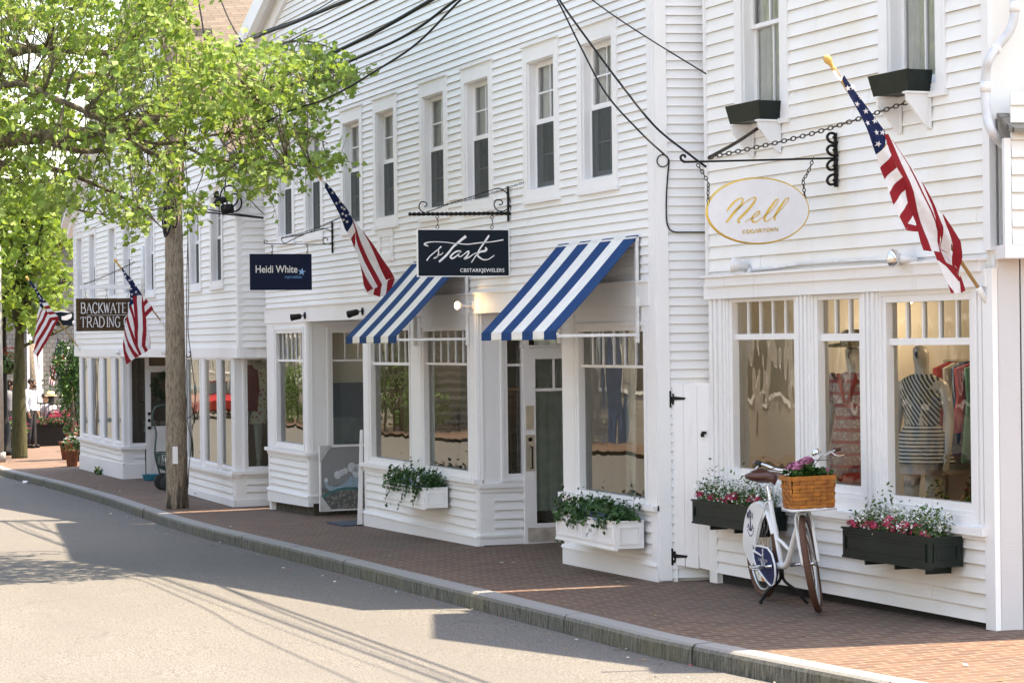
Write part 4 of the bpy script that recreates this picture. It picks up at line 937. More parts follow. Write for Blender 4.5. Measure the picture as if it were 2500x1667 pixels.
# hedge and lawn trees opposite, red parked truck (both only show as reflections)
HEDGE = leaf_mat('hedge_leaves', (.03, .07, .015), (.06, .14, .02), (.12, .22, .04), .2)
def bush(name, label, cat, c, rad, n_, size, mat, seed, group=None, shape=OVAL, ell=(1, 1, 1), stem=None, zmin=None):
    r = random.Random(seed); mb = MB(); c = Vector(c)
    cl = [(rvec(r), r.random()**.4) for _ in range(max(6, n_//90))]
    for i in range(n_):
        d, q = r.choice(cl); p = d*q*.8+rvec(r)*.28
        p = Vector((p.x*rad*ell[0], p.y*rad*ell[1], p.z*rad*ell[2]))
        leaf(mb, c+p, (p.normalized()+rvec(r)*.7+UP*.3).normalized(), rvec(r), size*r.uniform(.6, 1.2), shape)
    t = thing(name, label, cat, (c.x, c.y, gz(c.x, c.y) if zmin is None else zmin), group)
    mb.build('foliage', mat, t)
    if stem:
        mb = MB(); mb.tube([(c.x, c.y, gz(c.x, c.y)-.05 if zmin is None else zmin), (c.x+.03, c.y, c.z-rad*.2), (c.x, c.y, c.z+rad*.3)], [stem, stem*.8, stem*.4], 8); mb.build('trunk', BARK, t)
    return t
def bark_mat(name, c1, c2, sc=(6, 6, 1.5)):
    m, n, b = new_mat(name); f = noise(n, coords(n, sc), 3, 5, .7)
    n.links.new(ramp(n, f, [(.35, c1), (.65, c2)]), b.inputs['Base Color']); b.inputs['Roughness'].default_value = .95
    bump(n, b, f, .7, .02); return m
BARK = bark_mat('grey_brown_bark', (.09, .075, .05), (.26, .22, .16))
for i, (x, hgt) in enumerate(((-92, 1.2), (-88.5, 1.5), (-85, 1.3), (-81.5, 1.6), (-78, 1.2), (-71.5, 1.9), (-68.6, 1.7))):
    bush('hedge_shrub', 'rounded green shrub in the hedge across the street', 'shrub', (x, -5.2, gz(x, 6)+hgt*.75), hgt, 900, .16, HEDGE, 60+i, 'hedge across the street', ell=(1.5, .6, 1))
for i, x in enumerate((-70.5, -84, -58, -99)):
    bush('street_tree', 'leafy green tree standing across the street', 'tree', (x, -8.0 if i % 2 else -5.2, 5.0+.5*i), 4.2, 5200, .34, HEDGE, 80+i, 'trees across the street', stem=.22)

for i in range(9):
    x = -122+i*11.5
    bush('backdrop_tree', 'tall tree standing behind the houses across the street', 'tree', (x, -17-(i % 3)*2, 7.2+(i % 2)*1.2), 5.6, 2200, .60, HEDGE, 180+i, 'tall trees across the street', stem=.35)
# ================================================================ hanging signs
def ribbon(mb, pl, pts, wd, off, th=.003, m=0, sub=6):
    """brush stroke lying on plane pl; pts = (s,z), wd = width or list"""
    P_ = [Vector((a, b, 0)) for a, b in pts]; W = wd if hasattr(wd, '__len__') else [wd]*len(P_)
    Q = smooth_pts(P_, sub); k = len(Q); ww = [W[min(int(i/sub), len(W)-1)]*(1-(i/sub) % 1)+W[min(int(i/sub)+1, len(W)-1)]*((i/sub) % 1) for i in range(k)]
    vs = []; fs = []
    for i in range(k):
        t = (Q[min(i+1, k-1)]-Q[max(i-1, 0)]); t = t.normalized() if t.length > 1e-9 else Vector((1, 0, 0)); n_ = Vector((-t.y, t.x, 0))*ww[i]/2
        for q in (Q[i]+n_, Q[i]-n_): vs += [pl.w(q.x, q.y, off), pl.w(q.x, q.y, off+th)]
    for i in range(k-1):
        a = 4*i; b = a+4; fs += [(a+1, a+3, b+3, b+1), (a, a+1, b+1, b), (a+2, b+2, b+3, a+3)]
    mb.add(vs, fs, m)
def text_mesh(mb, txt, pl, s_, z, off, h, width=None, th=.003, align='LEFT', sx_=1.0, bold=0.0, m=0):
    cu = bpy.data.curves.new('t', 'FONT'); cu.body = txt; cu.size = 1; cu.align_x = 'LEFT'; cu.offset = bold; cu.resolution_u = 4
    ob = bpy.data.objects.new('t', cu); C.objects.link(ob); bpy.context.view_layer.update()
    me = ob.to_mesh(); vs = [v.co.copy() for v in me.vertices]; fs = [tuple(p.vertices) for p in me.polygons]
    ob.to_mesh_clear(); bpy.data.objects.remove(ob); bpy.data.curves.remove(cu)
    x0 = min(v.x for v in vs); x1 = max(v.x for v in vs); y1 = .73
    k = h/y1; kx = (width/(x1-x0)) if width else k*sx_
    mb.add([pl.w(s_+(v.x-x0)*kx, z+v.y*k, off+th) for v in vs], fs, m)
SER = {  # serif capitals as strokes in a unit box
 'B': [((.12, 0), (.12, 1)), ((.12, 1), (.5, 1), (.7, .9), (.7, .62), (.45, .53), (.12, .53)), ((.45, .53), (.78, .45), (.82, .15), (.55, 0), (.12, 0))],
 'A': [((0.02, 0), (.45, 1)), ((.45, 1), (.92, 0)), ((.2, .35), (.72, .35))], 'C': [((.85, .8), (.7, .98), (.4, 1), (.12, .75), (.1, .3), (.35, .02), (.65, 0), (.86, .2))],
 'K': [((.12, 0), (.12, 1)), ((.8, 1), (.14, .42)), ((.32, .55), (.88, 0))], 'W': [((0, 1), (.3, 0)), ((.3, 0), (.5, .95)), ((.5, .95), (.74, 0)), ((.74, 0), (1.02, 1))],
 'T': [((.45, 0), (.45, 1)), ((.02, .98), (.88, .98)), ((.03, .98), (.03, .8)), ((.87, .98), (.87, .8))], 'E': [((.12, 0), (.12, 1)), ((.12, .98), (.75, .98)), ((.12, .52), (.6, .52)), ((.12, .02), (.8, .02))],
 'R': [((.12, 0), (.12, 1)), ((.12, 1), (.55, 1), (.76, .85), (.7, .58), (.4, .5), (.12, .5)), ((.42, .5), (.9, 0))], 'D': [((.12, 0), (.12, 1)), ((.12, 1), (.5, .98), (.85, .75), (.86, .28), (.5, .02), (.12, 0))],
 'I': [((.4, 0), (.4, 1))], 'N': [((.12, 0), (.12, 1)), ((.12, 1), (.8, 0)), ((.8, 0), (.8, 1))], 'G': [((.82, .82), (.65, .98), (.35, 1), (.1, .72), (.1, .28), (.35, .02), (.65, .0), (.82, .12)), ((.82, .12), (.82, .45)), ((.6, .45), (.92, .45))],
 'O': [((.45, 1), (.15, .8), (.1, .4), (.3, .04), (.5, 0), (.78, .22), (.82, .62), (.62, .96), (.45, 1))], '.': [((.3, .0), (.3, .06))]}
SERW = {'I': .62, '.': .5, 'W': 1.2}
def serif_text(mb, txt, pl, s0, s1, z0, h, off, wt, slope=0.0, m=0):
    tot = sum(SERW.get(c, 1.05) if c != ' ' else .5 for c in txt); u = (s1-s0)/tot; s_ = s0
    for c in txt:
        if c == ' ': s_ += .5*u; continue
        zz_ = z0+slope*(s_-s0)
        for st in SER[c]:
            p = [(s_+x*u, zz_+y*h) for x, y in st]
            thick = not (abs(st[0][1]-st[-1][1]) < .3 and len(st) == 2)
            up = c in 'AWN' and st[0][1] < st[-1][1]-.5 and st[0][0] != st[-1][0]
            ribbon(mb, pl, p, wt*(1.0 if thick else .45)*(.5 if up or (c == 'N' and st[0][0] == st[-1][0]) else 1), off, sub=4 if len(st) > 2 else 1, m=m)
            if len(st) == 2 and thick and c != '.':
                for q in (st[0], st[1]):
                    if q[1] in (0, 1) and not (c == 'A' and q[1] == 1) and not (c == 'W' and q[1] == 0) and not (c in 'K' and q == (.14, .42)): ribbon(mb, pl, [(s_+(q[0]-.16)*u, zz_+q[1]*h), (s_+(q[0]+.16)*u, zz_+q[1]*h)], wt*.4, off, sub=1, m=m)
        s_ += SERW.get(c, 1.05)*u
def hook(mb, pl, s_, z0, z1, off=0, r=.016):
    c0 = pl.w(s_, z0-r, off); c1 = pl.w(s_, z1+r, off); ring(mb, c0, r, .004, pl.n, 10); ring(mb, c1, r, .004, pl.n, 10)
    pts = [pl.w(s_, z0-2*r, off), pl.w(s_+.008, (z0+z1)/2, off), pl.w(s_, z1+2*r, off)]; mb.tube(smooth_pts(pts, 3), .0045, 6)
def spiral(mb, pl, pts, off=0, t=.007, flat=1.0): mb.tube([pl.w(a, b, off) for a, b in [(q.x, q.y) for q in smooth_pts([Vector((x, y, 0)) for x, y in pts], 5)]], t, 6, flat=flat)
NAVY = simple('navy_sign_paint', (.0035, .0085, .016), .5, var=.1, spec=.2); NAVY2 = simple('deep_blue_sign_paint', (.003, .009, .036), .5, var=.1, spec=.2)
SIGNW = simple('white_sign_lettering', (.80, .78, .78), .5, var=.03); PALEBLUE = simple('pale_blue_lettering', (.12, .32, .62), .5)
# --- navy cursive sign
PS = xplane(-22.451); ps = lambda x, y: PS.sz(x, y)
a, zt = ps(1017, 559); b, _ = ps(1242, 557); _, zb = ps(1017, 676)
t = thing('hanging_sign', 'navy sign with white cursive lettering above the striped awning', 'sign', PS.w((a+b)/2, zb))
mb = MB(); mb.box(PS, a+.009, b-.009, zb+.009, zt-.009, -.012, .012); mb.build('board', NAVY, t)
mb = MB(); mb.frame(PS, a, b, zb, zt, .009, -.014, .016); mb.build('edge_trim', SIGNW, t)
K = lambda *q: [ps(1000+x/9.046, 540+y/9.046) for x, y in q]
u_ = 1/9.046/246.0
mb = MB(); o = .012
rb = lambda pts, w: ribbon(mb, PS, K(*pts), [x*u_ for x in w] if hasattr(w, '__len__') else w*u_, o)
rb([(400, 552), (330, 525), (325, 500), (400, 470), (520, 458), (700, 462), (850, 475), (960, 492), (1100, 500), (1250, 512), (1380, 500), (1550, 478), (1800, 458), (2060, 413)], [24, 30, 34, 24, 18, 16, 16, 18, 20, 22, 22, 22, 20, 28])
rb([(1235, 335), (1150, 400), (1050, 485), (960, 560), (880, 660), (800, 755), (720, 830), (640, 900)], [60, 55, 50, 42, 44, 46, 44, 40])
rb([(368, 872), (440, 775), (540, 690), (620, 625), (690, 560)], [28, 22, 22, 22, 36]); rb([(625, 620), (632, 680), (622, 740), (590, 790), (520, 825)], [16, 22, 28, 40, 24]); rb([(560, 800), (640, 752), (690, 735), (730, 695)], [26, 20, 18, 14])
rb([(1125, 660), (1040, 665), (950, 720), (895, 790), (930, 825), (1000, 790), (1080, 720), (1130, 665)], [30, 34, 36, 40, 36, 30, 26, 26]); rb([(1110, 680), (1070, 760), (1110, 785), (1180, 740), (1285, 665), (1290, 720), (1240, 790), (1200, 830), (1300, 800), (1400, 730), (1460, 700)], [26, 26, 22, 18, 30, 34, 36, 40, 26, 20, 18])
rb([(1745, 315), (1690, 400), (1620, 500), (1545, 610), (1480, 720), (1410, 830), (1355, 915)], [34, 44, 34, 30, 28, 20, 20]); rb([(1660, 580), (1685, 620), (1650, 660), (1560, 675), (1500, 720)], [26, 50, 50, 40, 30]); rb([(1470, 730), (1530, 800), (1620, 850), (1720, 845), (1800, 800), (1860, 755)], [46, 36, 26, 18, 20, 16])
mb.build('cursive_lettering', SIGNW, t)
mb = MB(); (s0, z0), (s1, _) = K((1105, 1118), (2082, 1100)); text_mesh(mb, 'CBSTARKJEWELERS', PS, s0, z0-.003, .0125, 82*u_, s1-s0, bold=.008); mb.build('capital_lettering', SIGNW, t)
t = thing('sign_bracket', 'twisted black iron bracket with scrolls holding the navy cursive sign', 'bracket', PS.w(7.99, ps(1248, 500)[1]))
mb = MB(); (sl, zl), (sr, zr_) = ps(1006, 523), ps(1247, 521); n_ = 90
mb2 = []
for ph in (0, pi):
    mb.tube([PS.w(sl+(sr-sl)*i/n_, zl+(zr_-zl)*i/n_+.009*sin(i*.75+ph), .009*cos(i*.75+ph)) for i in range(n_+1)], .011, 6)
mb.ball(PS.w(sl-.02, zl, 0), .02, 8); mb.build('twisted_bar', BLACK, t)
mb = MB(); zt_, zb_ = ps(1249, 455)[1], ps(1249, 541)[1]; mb.box(PS, 7.955, 7.972, zb_, zt_, -.014, .014); mb.build('wall_plate', BLACK, t)
mb = MB(); g = lambda *q: [ps(x/2.24+600, y/2.24) for x, y in q]
spiral(mb, PS, g((1450, 1160), (1446, 1100), (1425, 1055), (1390, 1032), (1360, 1035)), t=.006)
spiral(mb, PS, g((1450, 1110), (1440, 1135), (1410, 1155), (1375, 1150), (1358, 1120), (1370, 1095), (1395, 1095), (1405, 1110), (1392, 1122), (1384, 1116)), t=.006)
spiral(mb, PS, g((980, 1165), (955, 1150), (948, 1125), (960, 1105), (985, 1108), (990, 1125), (975, 1130)), t=.006)
spiral(mb, PS, g((985, 1160), (1050, 1140), (1120, 1112), (1250, 1072), (1360, 1035)), t=.005); mb.build('scrollwork', BLACK, t)
mb = MB()
for x in (1047, 1345): s_ = ps(x/2.24+600, 520)[0]; hook(mb, PS, s_, zl-.008, zt+.004)
tag(mb.build('hook', BLACK), 'pair of iron S hooks on which the navy cursive sign hangs', 'hook')
mb = MB(); w0 = S.at(1284, 444, .01); p0 = PS.w(*g((1045, 1130))[0]); mid_ = (w0+p0)/2-UP*.02; chain(mb, [p0, mid_, w0], .03, .003, .009); tag(mb.build('chain', CHAIN), 'thin chain stay running from the iron bracket of the navy cursive sign to the wall', 'chain', 'chain stays of the shop signs')
# --- blue rectangular sign
PH = xplane(-29.03); ph = lambda x, y: PH.sz(x, y)
a, zt = ph(609.5, 620); b, _ = ph(760, 620); _, zb = ph(609.5, 708.5)
t = thing('hanging_sign', 'blue rectangular sign with white lettering and a pale blue star', 'sign', PH.w((a+b)/2, zb))
mb = MB(); mb.box(PH, a, b, zb, zt, -.012, .012); mb.build('board', NAVY2, t)
k = 1.96; H_ = lambda x, y: ph(600+x/k, 500+y/k)
mb = MB(); (s0, z0), (s1, _) = H_(46, 325), H_(246, 325); text_mesh(mb, 'Heidi White', PH, s0, z0, .013, 33/k/180, s1-s0, bold=.012); mb.build('lettering', SIGNW, t)
mb = MB(); (s0, z0), (s1, _) = H_(186, 352), H_(266, 352); text_mesh(mb, 'mytrueblue', PH, s0, z0, .013, 15/k/180, s1-s0)
def star(mb, pl, c, r_, off, rot=0, m=0, inner=.4):
    pts = [pl.w(c[0]+r_*(1 if i % 2 == 0 else inner)*sin(rot+i*pi/5), c[1]+r_*(1 if i % 2 == 0 else inner)*cos(rot+i*pi/5), off) for i in range(10)]
    c_ = pl.w(c[0], c[1], off); mb.add([c_]+pts, [(0, 1+i, 1+(i+1) % 10) for i in range(10)], m)
mb.build('small_lettering', PALEBLUE, t)
mb = MB(); star(mb, PH, H_(267, 321), 18/k/180, .0135, .15); mb.build('star', simple('sky_blue_star', (.25, .48, .78), .5), t)
t = thing('sign_bracket', 'thin wrought iron bracket with a large scroll holding the blue star sign', 'bracket', PH.w(7.99, ph(816, 580)[1]))
g = lambda *q: [ph(x/2.24+600, y/2.24) for x, y in q]
mb = MB(); mb.box(PH, 7.965, 7.985, ph(816, 618)[1], ph(816, 541)[1], -.012, .012); mb.build('wall_plate', BLACK, t)
mb = MB()
spiral(mb, PH, g((485, 1337), (300, 1336), (125, 1334), (104, 1330), (101, 1318), (112, 1314), (119, 1324)), t=.0055)
spiral(mb, PH, g((480, 1238), (300, 1285), (205, 1300), (198, 1316), (210, 1330), (226, 1326)), t=.005)
spiral(mb, PH, g((226, 1326), (300, 1290), (400, 1254), (440, 1252), (472, 1275), (478, 1310), (460, 1335), (430, 1333), (422, 1312), (432, 1300), (447, 1306), (444, 1317)), t=.0055)
mb.build('scrollwork', BLACK, t)
mb = MB()
for x in (143, 336): hook(mb, PH, g((x, 1337))[0][0], g((x, 1337))[0][1]-.006, zt+.004, r=.013)
tag(mb.build('hook', BLACK), 'pair of small hooks on which the blue star sign hangs', 'hook')
mb = MB(); chain(mb, [PH.w(*g((196, 1302))[0]), PH.w(*g((350, 1262))[0]), S.at(836, 529, .02)], .034, .0035, .011); tag(mb.build('chain', CHAIN), 'dark chain stay running up from the bracket of the blue star sign', 'chain', 'chain stays of the shop signs')
# --- oval sign
PN = xplane(N.at(2049, 390).x); pn = lambda x, y: PN.sz(x, y)
c = pn(1849, 515); ra = (pn(1974.5, 515)[0]-pn(1723.5, 515)[0])/2; rz = (pn(1849, 435)[1]-pn(1849, 594.5)[1])/2; c = ((pn(1974.5, 515)[0]+pn(1723.5, 515)[0])/2, c[1])
tilt = -.07
el = lambda q, f_: PN.w(c[0]+(ra*f_*cos(q)), c[1]+(rz*f_*sin(q))+ra*f_*cos(q)*.02, 0)
t = thing('hanging_sign', 'white oval sign with gold script and a gold rim, hung from chains', 'sign', PN.w(c[0], c[1]-rz))
mb = MB(); kk = 56; f0 = [el(2*pi*i/kk, .975)+Vector((.014, 0, 0)) for i in range(kk)]; f1 = [p-Vector((.028, 0, 0)) for p in f0]
mb.add(f0+f1, [tuple(range(kk)), tuple(range(2*kk-1, kk-1, -1))]+[(i, i+kk, (i+1) % kk+kk, (i+1) % kk) for i in range(kk)]); mb.build('board', simple('sign_white', (.72, .71, .735), .5, var=.04), t)
mb = MB(); mb.tube([el(2*pi*i/kk, .985) for i in range(kk)], .011, 6, closed=True); mb.build('gilded_rim', GOLD, t)
K2 = lambda *q: [pn(1710+x/8.254, 420+y/8.254) for x, y in q]; u2 = 1/8.254/330.
mb = MB(); rb = lambda pts, w: ribbon(mb, PN, K2(*pts), [x*u2*1.15 for x in w], .0145)
rb([(510, 800), (570, 715), (650, 620), (730, 560), (800, 532), (838, 550), (815, 640), (750, 720), (650, 830), (560, 950), (500, 1020)], [14, 34, 34, 26, 18, 22, 36, 44, 44, 36, 26])
rb([(690, 790), (800, 690), (920, 590), (1020, 535), (1080, 520), (1090, 560), (1030, 660), (930, 780), (820, 890), (750, 960), (745, 1010), (785, 1022)], [10, 14, 14, 16, 22, 30, 40, 42, 40, 36, 30, 18])
rb([(885, 1012), (960, 960), (1080, 910), (1160, 850), (1175, 800), (1130, 805), (1050, 880), (1020, 950), (1050, 1010), (1120, 1000), (1200, 940), (1290, 870)], [8, 10, 14, 22, 26, 16, 26, 38, 34, 18, 12, 10])
rb([(1290, 870), (1400, 800), (1480, 700), (1545, 600), (1550, 548), (1500, 570), (1420, 680), (1340, 800), (1275, 920), (1280, 990), (1350, 980), (1450, 910), (1520, 840)], [8, 8, 10, 12, 14, 22, 44, 46, 40, 24, 14, 10, 8])
rb([(1520, 840), (1620, 750), (1700, 650), (1755, 560), (1745, 520), (1690, 560), (1610, 680), (1540, 790), (1480, 900), (1480, 965), (1500, 970)], [8, 8, 10, 12, 14, 22, 42, 44, 40, 26, 14])
mb.build('script_lettering', GOLD, t)
(s0, z0), (s1, z1) = K2((832, 1238), (1560, 1185)); mb = MB(); serif_text(mb, 'EDGARTOWN', PN, s0, s1, z0, 64*u2, .0145, 15*u2, slope=(z1-z0)/(s1-s0)); mb.build('capital_lettering', GOLD, t)
t = thing('sign_bracket', 'black iron bar bracket with four curled scrolls holding the white oval sign', 'bracket', PN.w(8.4, c[1]))
k4 = lambda *q: [pn(x/2.091+1700, y/2.091) for x, y in q]
YW = N.at(2049, 390).y
mb = MB(); (sl, zl), (sr, zr_) = k4((-78, 828), (720, 808)); mb.tube([PN.w(sl+.02, zl, 0), PN.w(sr, zr_, 0)], .0085, 6)
spiral(mb, PN, k4((-60, 828), (-76, 818), (-80, 802), (-70, 792), (-58, 796), (-58, 806)), t=.009, flat=1.0); mb.build('bar', BLACK, t)
mb = MB(); q = k4((728, 680), (735, 760), (737, 870), (738, 955)); 
for i, wd_ in enumerate((.012, .018, .018)):
    mb.box(PN, YW-.04, YW-.022, q[i+1][1], q[i][1]+.001*i, -wd_, wd_)
for s_y in ((698, 1), (762, 1), (850, -1), (925, -1)):
    y0_ = s_y[0]; dd = s_y[1]
    pts = k4((722, y0_+30*dd), (705, y0_+34*dd), (680, y0_+25*dd), (668, y0_+2*dd), (680, y0_-16*dd), (700, y0_-16*dd), (710, y0_-2*dd), (698, y0_+6*dd))
    mb.tube([PN.w(v.x, v.y, 0) for v in smooth_pts([Vector((a_, b_, 0)) for a_, b_ in pts], 4)], .011, 6)
mb.build('scroll_plate', BLACK, t)
def hang(mb, q): chain(mb, [PN.w(*v, .0) for v in q], .034, .004, .011)
mb = MB(); hang(mb, k4((5, 838), (35, 885), (62, 935))); hang(mb, k4((62, 935), (60, 1000), (62, 1075))); tag(mb.build('chain', CHAIN), 'left chain carrying the white oval sign', 'chain')
mb = MB(); hang(mb, k4((598, 805), (575, 870), (542, 925))); hang(mb, k4((545, 925), (552, 990), (556, 1055))); tag(mb.build('chain', CHAIN), 'right chain carrying the white oval sign', 'chain')
mb = MB(); p0 = PN.w(*k4((62, 806))[0]); w0 = N.at(2228, 246, .03); chain(mb, [p0, p0.lerp(w0, .5)-UP*.035, w0], .046, .005, .014); tag(mb.build('chain', CHAIN), 'long chain stay from the oval sign bracket up to the right green window box', 'chain', 'chain stays of the shop signs')
mb = MB(); w0 = N.at(1860, 307, .05); chain(mb, [p0, p0.lerp(w0, .5)-UP*.012, w0], .034, .005, .013); tag(mb.build('chain', CHAIN), 'short chain stay from the oval sign bracket up to the left green window box', 'chain', 'chain stays of the shop signs')
# --- brown wooden sign on the far building, hanging from a white beam
PW = xplane(B.at(345, 760).x); pw = lambda x, y: PW.sz(x, y)
a, zt = pw(186.5, 729.5); b = pw(338, 760)[0]; _, zb = pw(186.5, 808)
WOOD = bark_mat('dark_stained_wood', (.022, .012, .006), (.085, .045, .018), (1, 3, 22))
t = thing('hanging_sign', 'dark brown wooden sign with white serif capitals, partly behind a flag', 'sign', PW.w((a+b)/2, zb))
mb = MB(); mb.box(PW, a, b, zb, zt, -.02, .02); mb.build('board', WOOD, t)
mb = MB(); mb.frame(PW, a-.005, b+.005, zb-.005, zt+.005, .045, -.028, .03); mb.build('frame', bark_mat('brown_frame_wood', (.04, .024, .010), (.12, .07, .03), (3, 3, 20)), t)
k1 = lambda x, y: pw(x/3.92+170, y/3.92+480)
mb = MB(); (s0, z0), (_, z1) = k1(105, 1116), k1(105, 1018); s1 = s0+(k1(560, 1116)[0]-s0)*9/8.1; serif_text(mb, 'BACKWATER', PW, s0, s1, z0, z1-z0, .022, .014)
(s0, z0), (_, z1) = k1(103, 1250), k1(103, 1152); s1 = s0+(k1(458, 1250)[0]-s0)*(10.1+.5)/7.05; serif_text(mb, 'TRADING CO', PW, s0, min(s1, b-.05), z0, z1-z0, .022, .014)
(s0, z0) = k1(165, 1136); ribbon(mb, PW, [(s0, z0), (b-.12, z0)], .005, .022, sub=1); mb.build('lettering', SIGNW, t)
zb1, zb0 = pw(200, 696)[1], pw(200, 706)[1]; b0_ = pw(196, 700)[0]
mb = MB(); mb.box(PW, b0_, 7.83, zb0, zb1, -.045, .045); tag(mb.build('beam', TRIM), 'white wooden beam sticking out over the brown wooden sign', 'beam')
mb = MB()
for x in (208, 260, 312):
    hook(mb, PW, pw(x, 715)[0], zb0, zt, r=.02)
tag(mb.build('hook', CHAIN), 'three small hooks between the white beam and the brown sign', 'hook')
mb = MB(); w0 = PW.w(7.80, pw(280, 690)[1]+.35, 0); chain(mb, [PW.w(b0_+.04, zb1, 0), PW.w((b0_+7.8)/2, zb1+.17, 0), w0], .05, .004, .014); tag(mb.build('chain', CHAIN), 'thin chain stay above the white beam of the brown sign', 'chain', 'chain stays of the shop signs')
# --- dark sign with a white whale tail, beyond the far building
PWh = xplane(-49.8); g = lambda x, y: PWh.sz(40+x/5.226, 650+y/5.226)
pts = [g(*q) for q in ((470, 590), (520, 565), (600, 565), (670, 575), (715, 590), (742, 600), (748, 757), (505, 752), (470, 640))]
t = thing('hanging_sign', 'dark blue shaped sign with a white fluke at the far building corner', 'sign', PWh.w(pts[6][0], pts[6][1]))
mb = MB(); mb.poly([PWh.w(a_, b_, -.02) for a_, b_ in pts], (1, 0, 0), .04); mb.build('board', NAVY, t)
mb = MB(); mb.poly([PWh.w(*g(*q), .021) for q in ((573, 640), (610, 635), (650, 618), (700, 605), (708, 635), (690, 665), (640, 688), (600, 688), (575, 680))], (1, 0, 0), .006); mb.poly([PWh.w(*g(*q), .021) for q in ((475, 582), (560, 566), (640, 572), (700, 590), (640, 592), (560, 580), (500, 590))], (1, 0, 0), .006); mb.ball(PWh.w(*g(738, 722), .01), .05, 8); mb.build('white_fluke', SIGNW, t)
# ================================================================ spotlights and the lit lamp under the fascia
def spot(px, py, ax, label, lit=False):
    c = S.at(px, py, .04); t = thing('spotlight', label, 'lamp', c, 'spotlights over the shopfronts')
    mb = MB(); mb.lathe([(.045, 0), (.045, .012), (.01, .02)], S.at(px, py, .034), (0, -1, 0), 14); mb.tube([c, c+Vector((0, -.07, 0)), c+Vector((0, -.09, -.015))], .008, 6); mb.build('mount', BLACK, t)
    h = c+Vector((0, -.10, -.015)); mb = MB(); ax = Vector(ax); mb.lathe([(.018, -.05), (.036, -.035), (.040, .05), (.046, .09), (.040, .088), (.036, .05)], h, ax, 16); mb.build('lamp_head', BLACK, t)
    mb = MB(); mb.lathe([(.036, .05), (.0, .062)], h, ax, 14, cap=False); mb.build('lens', CHROME, t)
spot(745, 770, (-.45, -.85, -.12), 'small black spotlight over the leftmost window of the middle building')
spot(886, 760, (-.65, -.70, -.22), 'small black spotlight beside the upper end of the left awning')
c = S.at(1152, 746, .045); t = thing('spotlight', 'lit white floodlight bulb beside the right end of the left awning', 'lamp', c)
mb = MB(); mb.lathe([(.05, 0), (.05, .015), (.012, .02)], c+Vector((0, .01, 0)), (0, -1, 0), 14); mb.tube([c, c+Vector((0, -.06, -.01)), c+Vector((-.01, -.10, 0))], .014, 8); mb.lathe([(.016, -.05), (.024, -.015), (.046, .035), (.048, .045)], c+Vector((-.02, -.12, .0)), (.42, -.85, .05), 18); mb.build('lamp_holder', PLASTIC, t)
em, n_, bb = new_mat('warm_lit_bulb'); bb.inputs['Emission Color'].default_value = (1, .72, .38, 1); bb.inputs['Emission Strength'].default_value = 2.2; bb.inputs['Base Color'].default_value = (.9, .8, .6, 1)
mb = MB(); mb.lathe([(.046, .04), (.032, .052), (.0, .058)], c+Vector((-.02, -.12, .0)), (.42, -.85, .05), 18, cap=False); mb.build('bulb', em, t)
ld = bpy.data.lights.new('bulb_light', 'SPOT'); ld.energy = 1.3; ld.color = (1, .68, .32); ld.spot_size = radians(110); ld.spot_blend = .8; ld.shadow_soft_size = .03
lo_ = bpy.data.objects.new('bulb_light', ld); C.objects.link(lo_); lo_.parent = t; lo_.location = Vector((.035, -.20, 0)); lo_.rotation_euler = Vector((.55, .8, -.15)).to_track_quat('-Z', 'Y').to_euler()
# globe ball on the far fascia and a hook
for px, py, lab in ((289, 860, 'white round porch light under the flag on the far building'), (401, 859, 'white round porch light beside the utility pole on the far building')):
    mb = MB(); cc = B.at(px, py, .06); mb.ball(cc, .05, 12); mb.lathe([(.035, 0), (.03, .03)], cc+Vector((0, .055, 0)), (0, -1, 0), 10); tag(mb.build('porch_light', PLASTIC), lab, 'lamp')
mb = MB(); cc = B.at(458, 862, .03); mb.tube(smooth_pts([B.at(*q, .05) for q in ((454, 868), (459, 872), (465, 868), (465, 862), (461, 858))], 4), .008, 6); tag(mb.build('iron_hook', BLACK), 'black iron hook on the fascia just right of the utility pole', 'hook')
# ================================================================ flags
def cloth(name, col):
    m, n, b = new_mat(name); out = n.nodes['Material Output']
    c = mix(n, ramp(n, noise(n, coords(n), 25, 3), [(.3, 0), (.7, 1)]), tuple(x*.88 for x in col), col)
    n.links.new(c, b.inputs['Base Color']); b.inputs['Roughness'].default_value = .85; b.inputs['Specular IOR Level'].default_value = .2
    bump(n, b, noise(n, coords(n, (1, 1, .4)), 18, 3), .35, .02)
    t = n.nodes.new('ShaderNodeBsdfTranslucent'); n.links.new(c, t.inputs[0]); mx = n.nodes.new('ShaderNodeMixShader'); mx.inputs[0].default_value = .3
    n.links.new(b.outputs[0], mx.inputs[1]); n.links.new(t.outputs[0], mx.inputs[2]); n.links.new(mx.outputs[0], out.inputs[0]); return m
FRED = cloth('flag_red_nylon', (.30, .020, .028)); FWHITE = cloth('flag_white_nylon', (.80, .77, .78)); FBLUE = cloth('flag_blue_nylon', (.010, .018, .066))
POLEW = simple('varnished_flagpole_wood', (.42, .25, .09), .45, bs=20); BALLW = simple('honey_wood_finial', (.62, .36, .10), .4)
FCOL = {'R': FRED, 'W': FWHITE, 'B': FBLUE}
def resample(pts, n_):
    d = [0]
    for a, b in zip(pts, pts[1:]): d.append(d[-1]+math.hypot(b[0]-a[0], b[1]-a[1]))
    out = []
    for i in range(n_+1):
        t = d[-1]*i/n_
        for j in range(len(d)-1):
            if t <= d[j+1]+1e-9:
                q = (t-d[j])/max(1e-9, d[j+1]-d[j]); out.append((pts[j][0]+(pts[j+1][0]-pts[j][0])*q, pts[j][1]+(pts[j+1][1]-pts[j][1])*q)); break
    return out
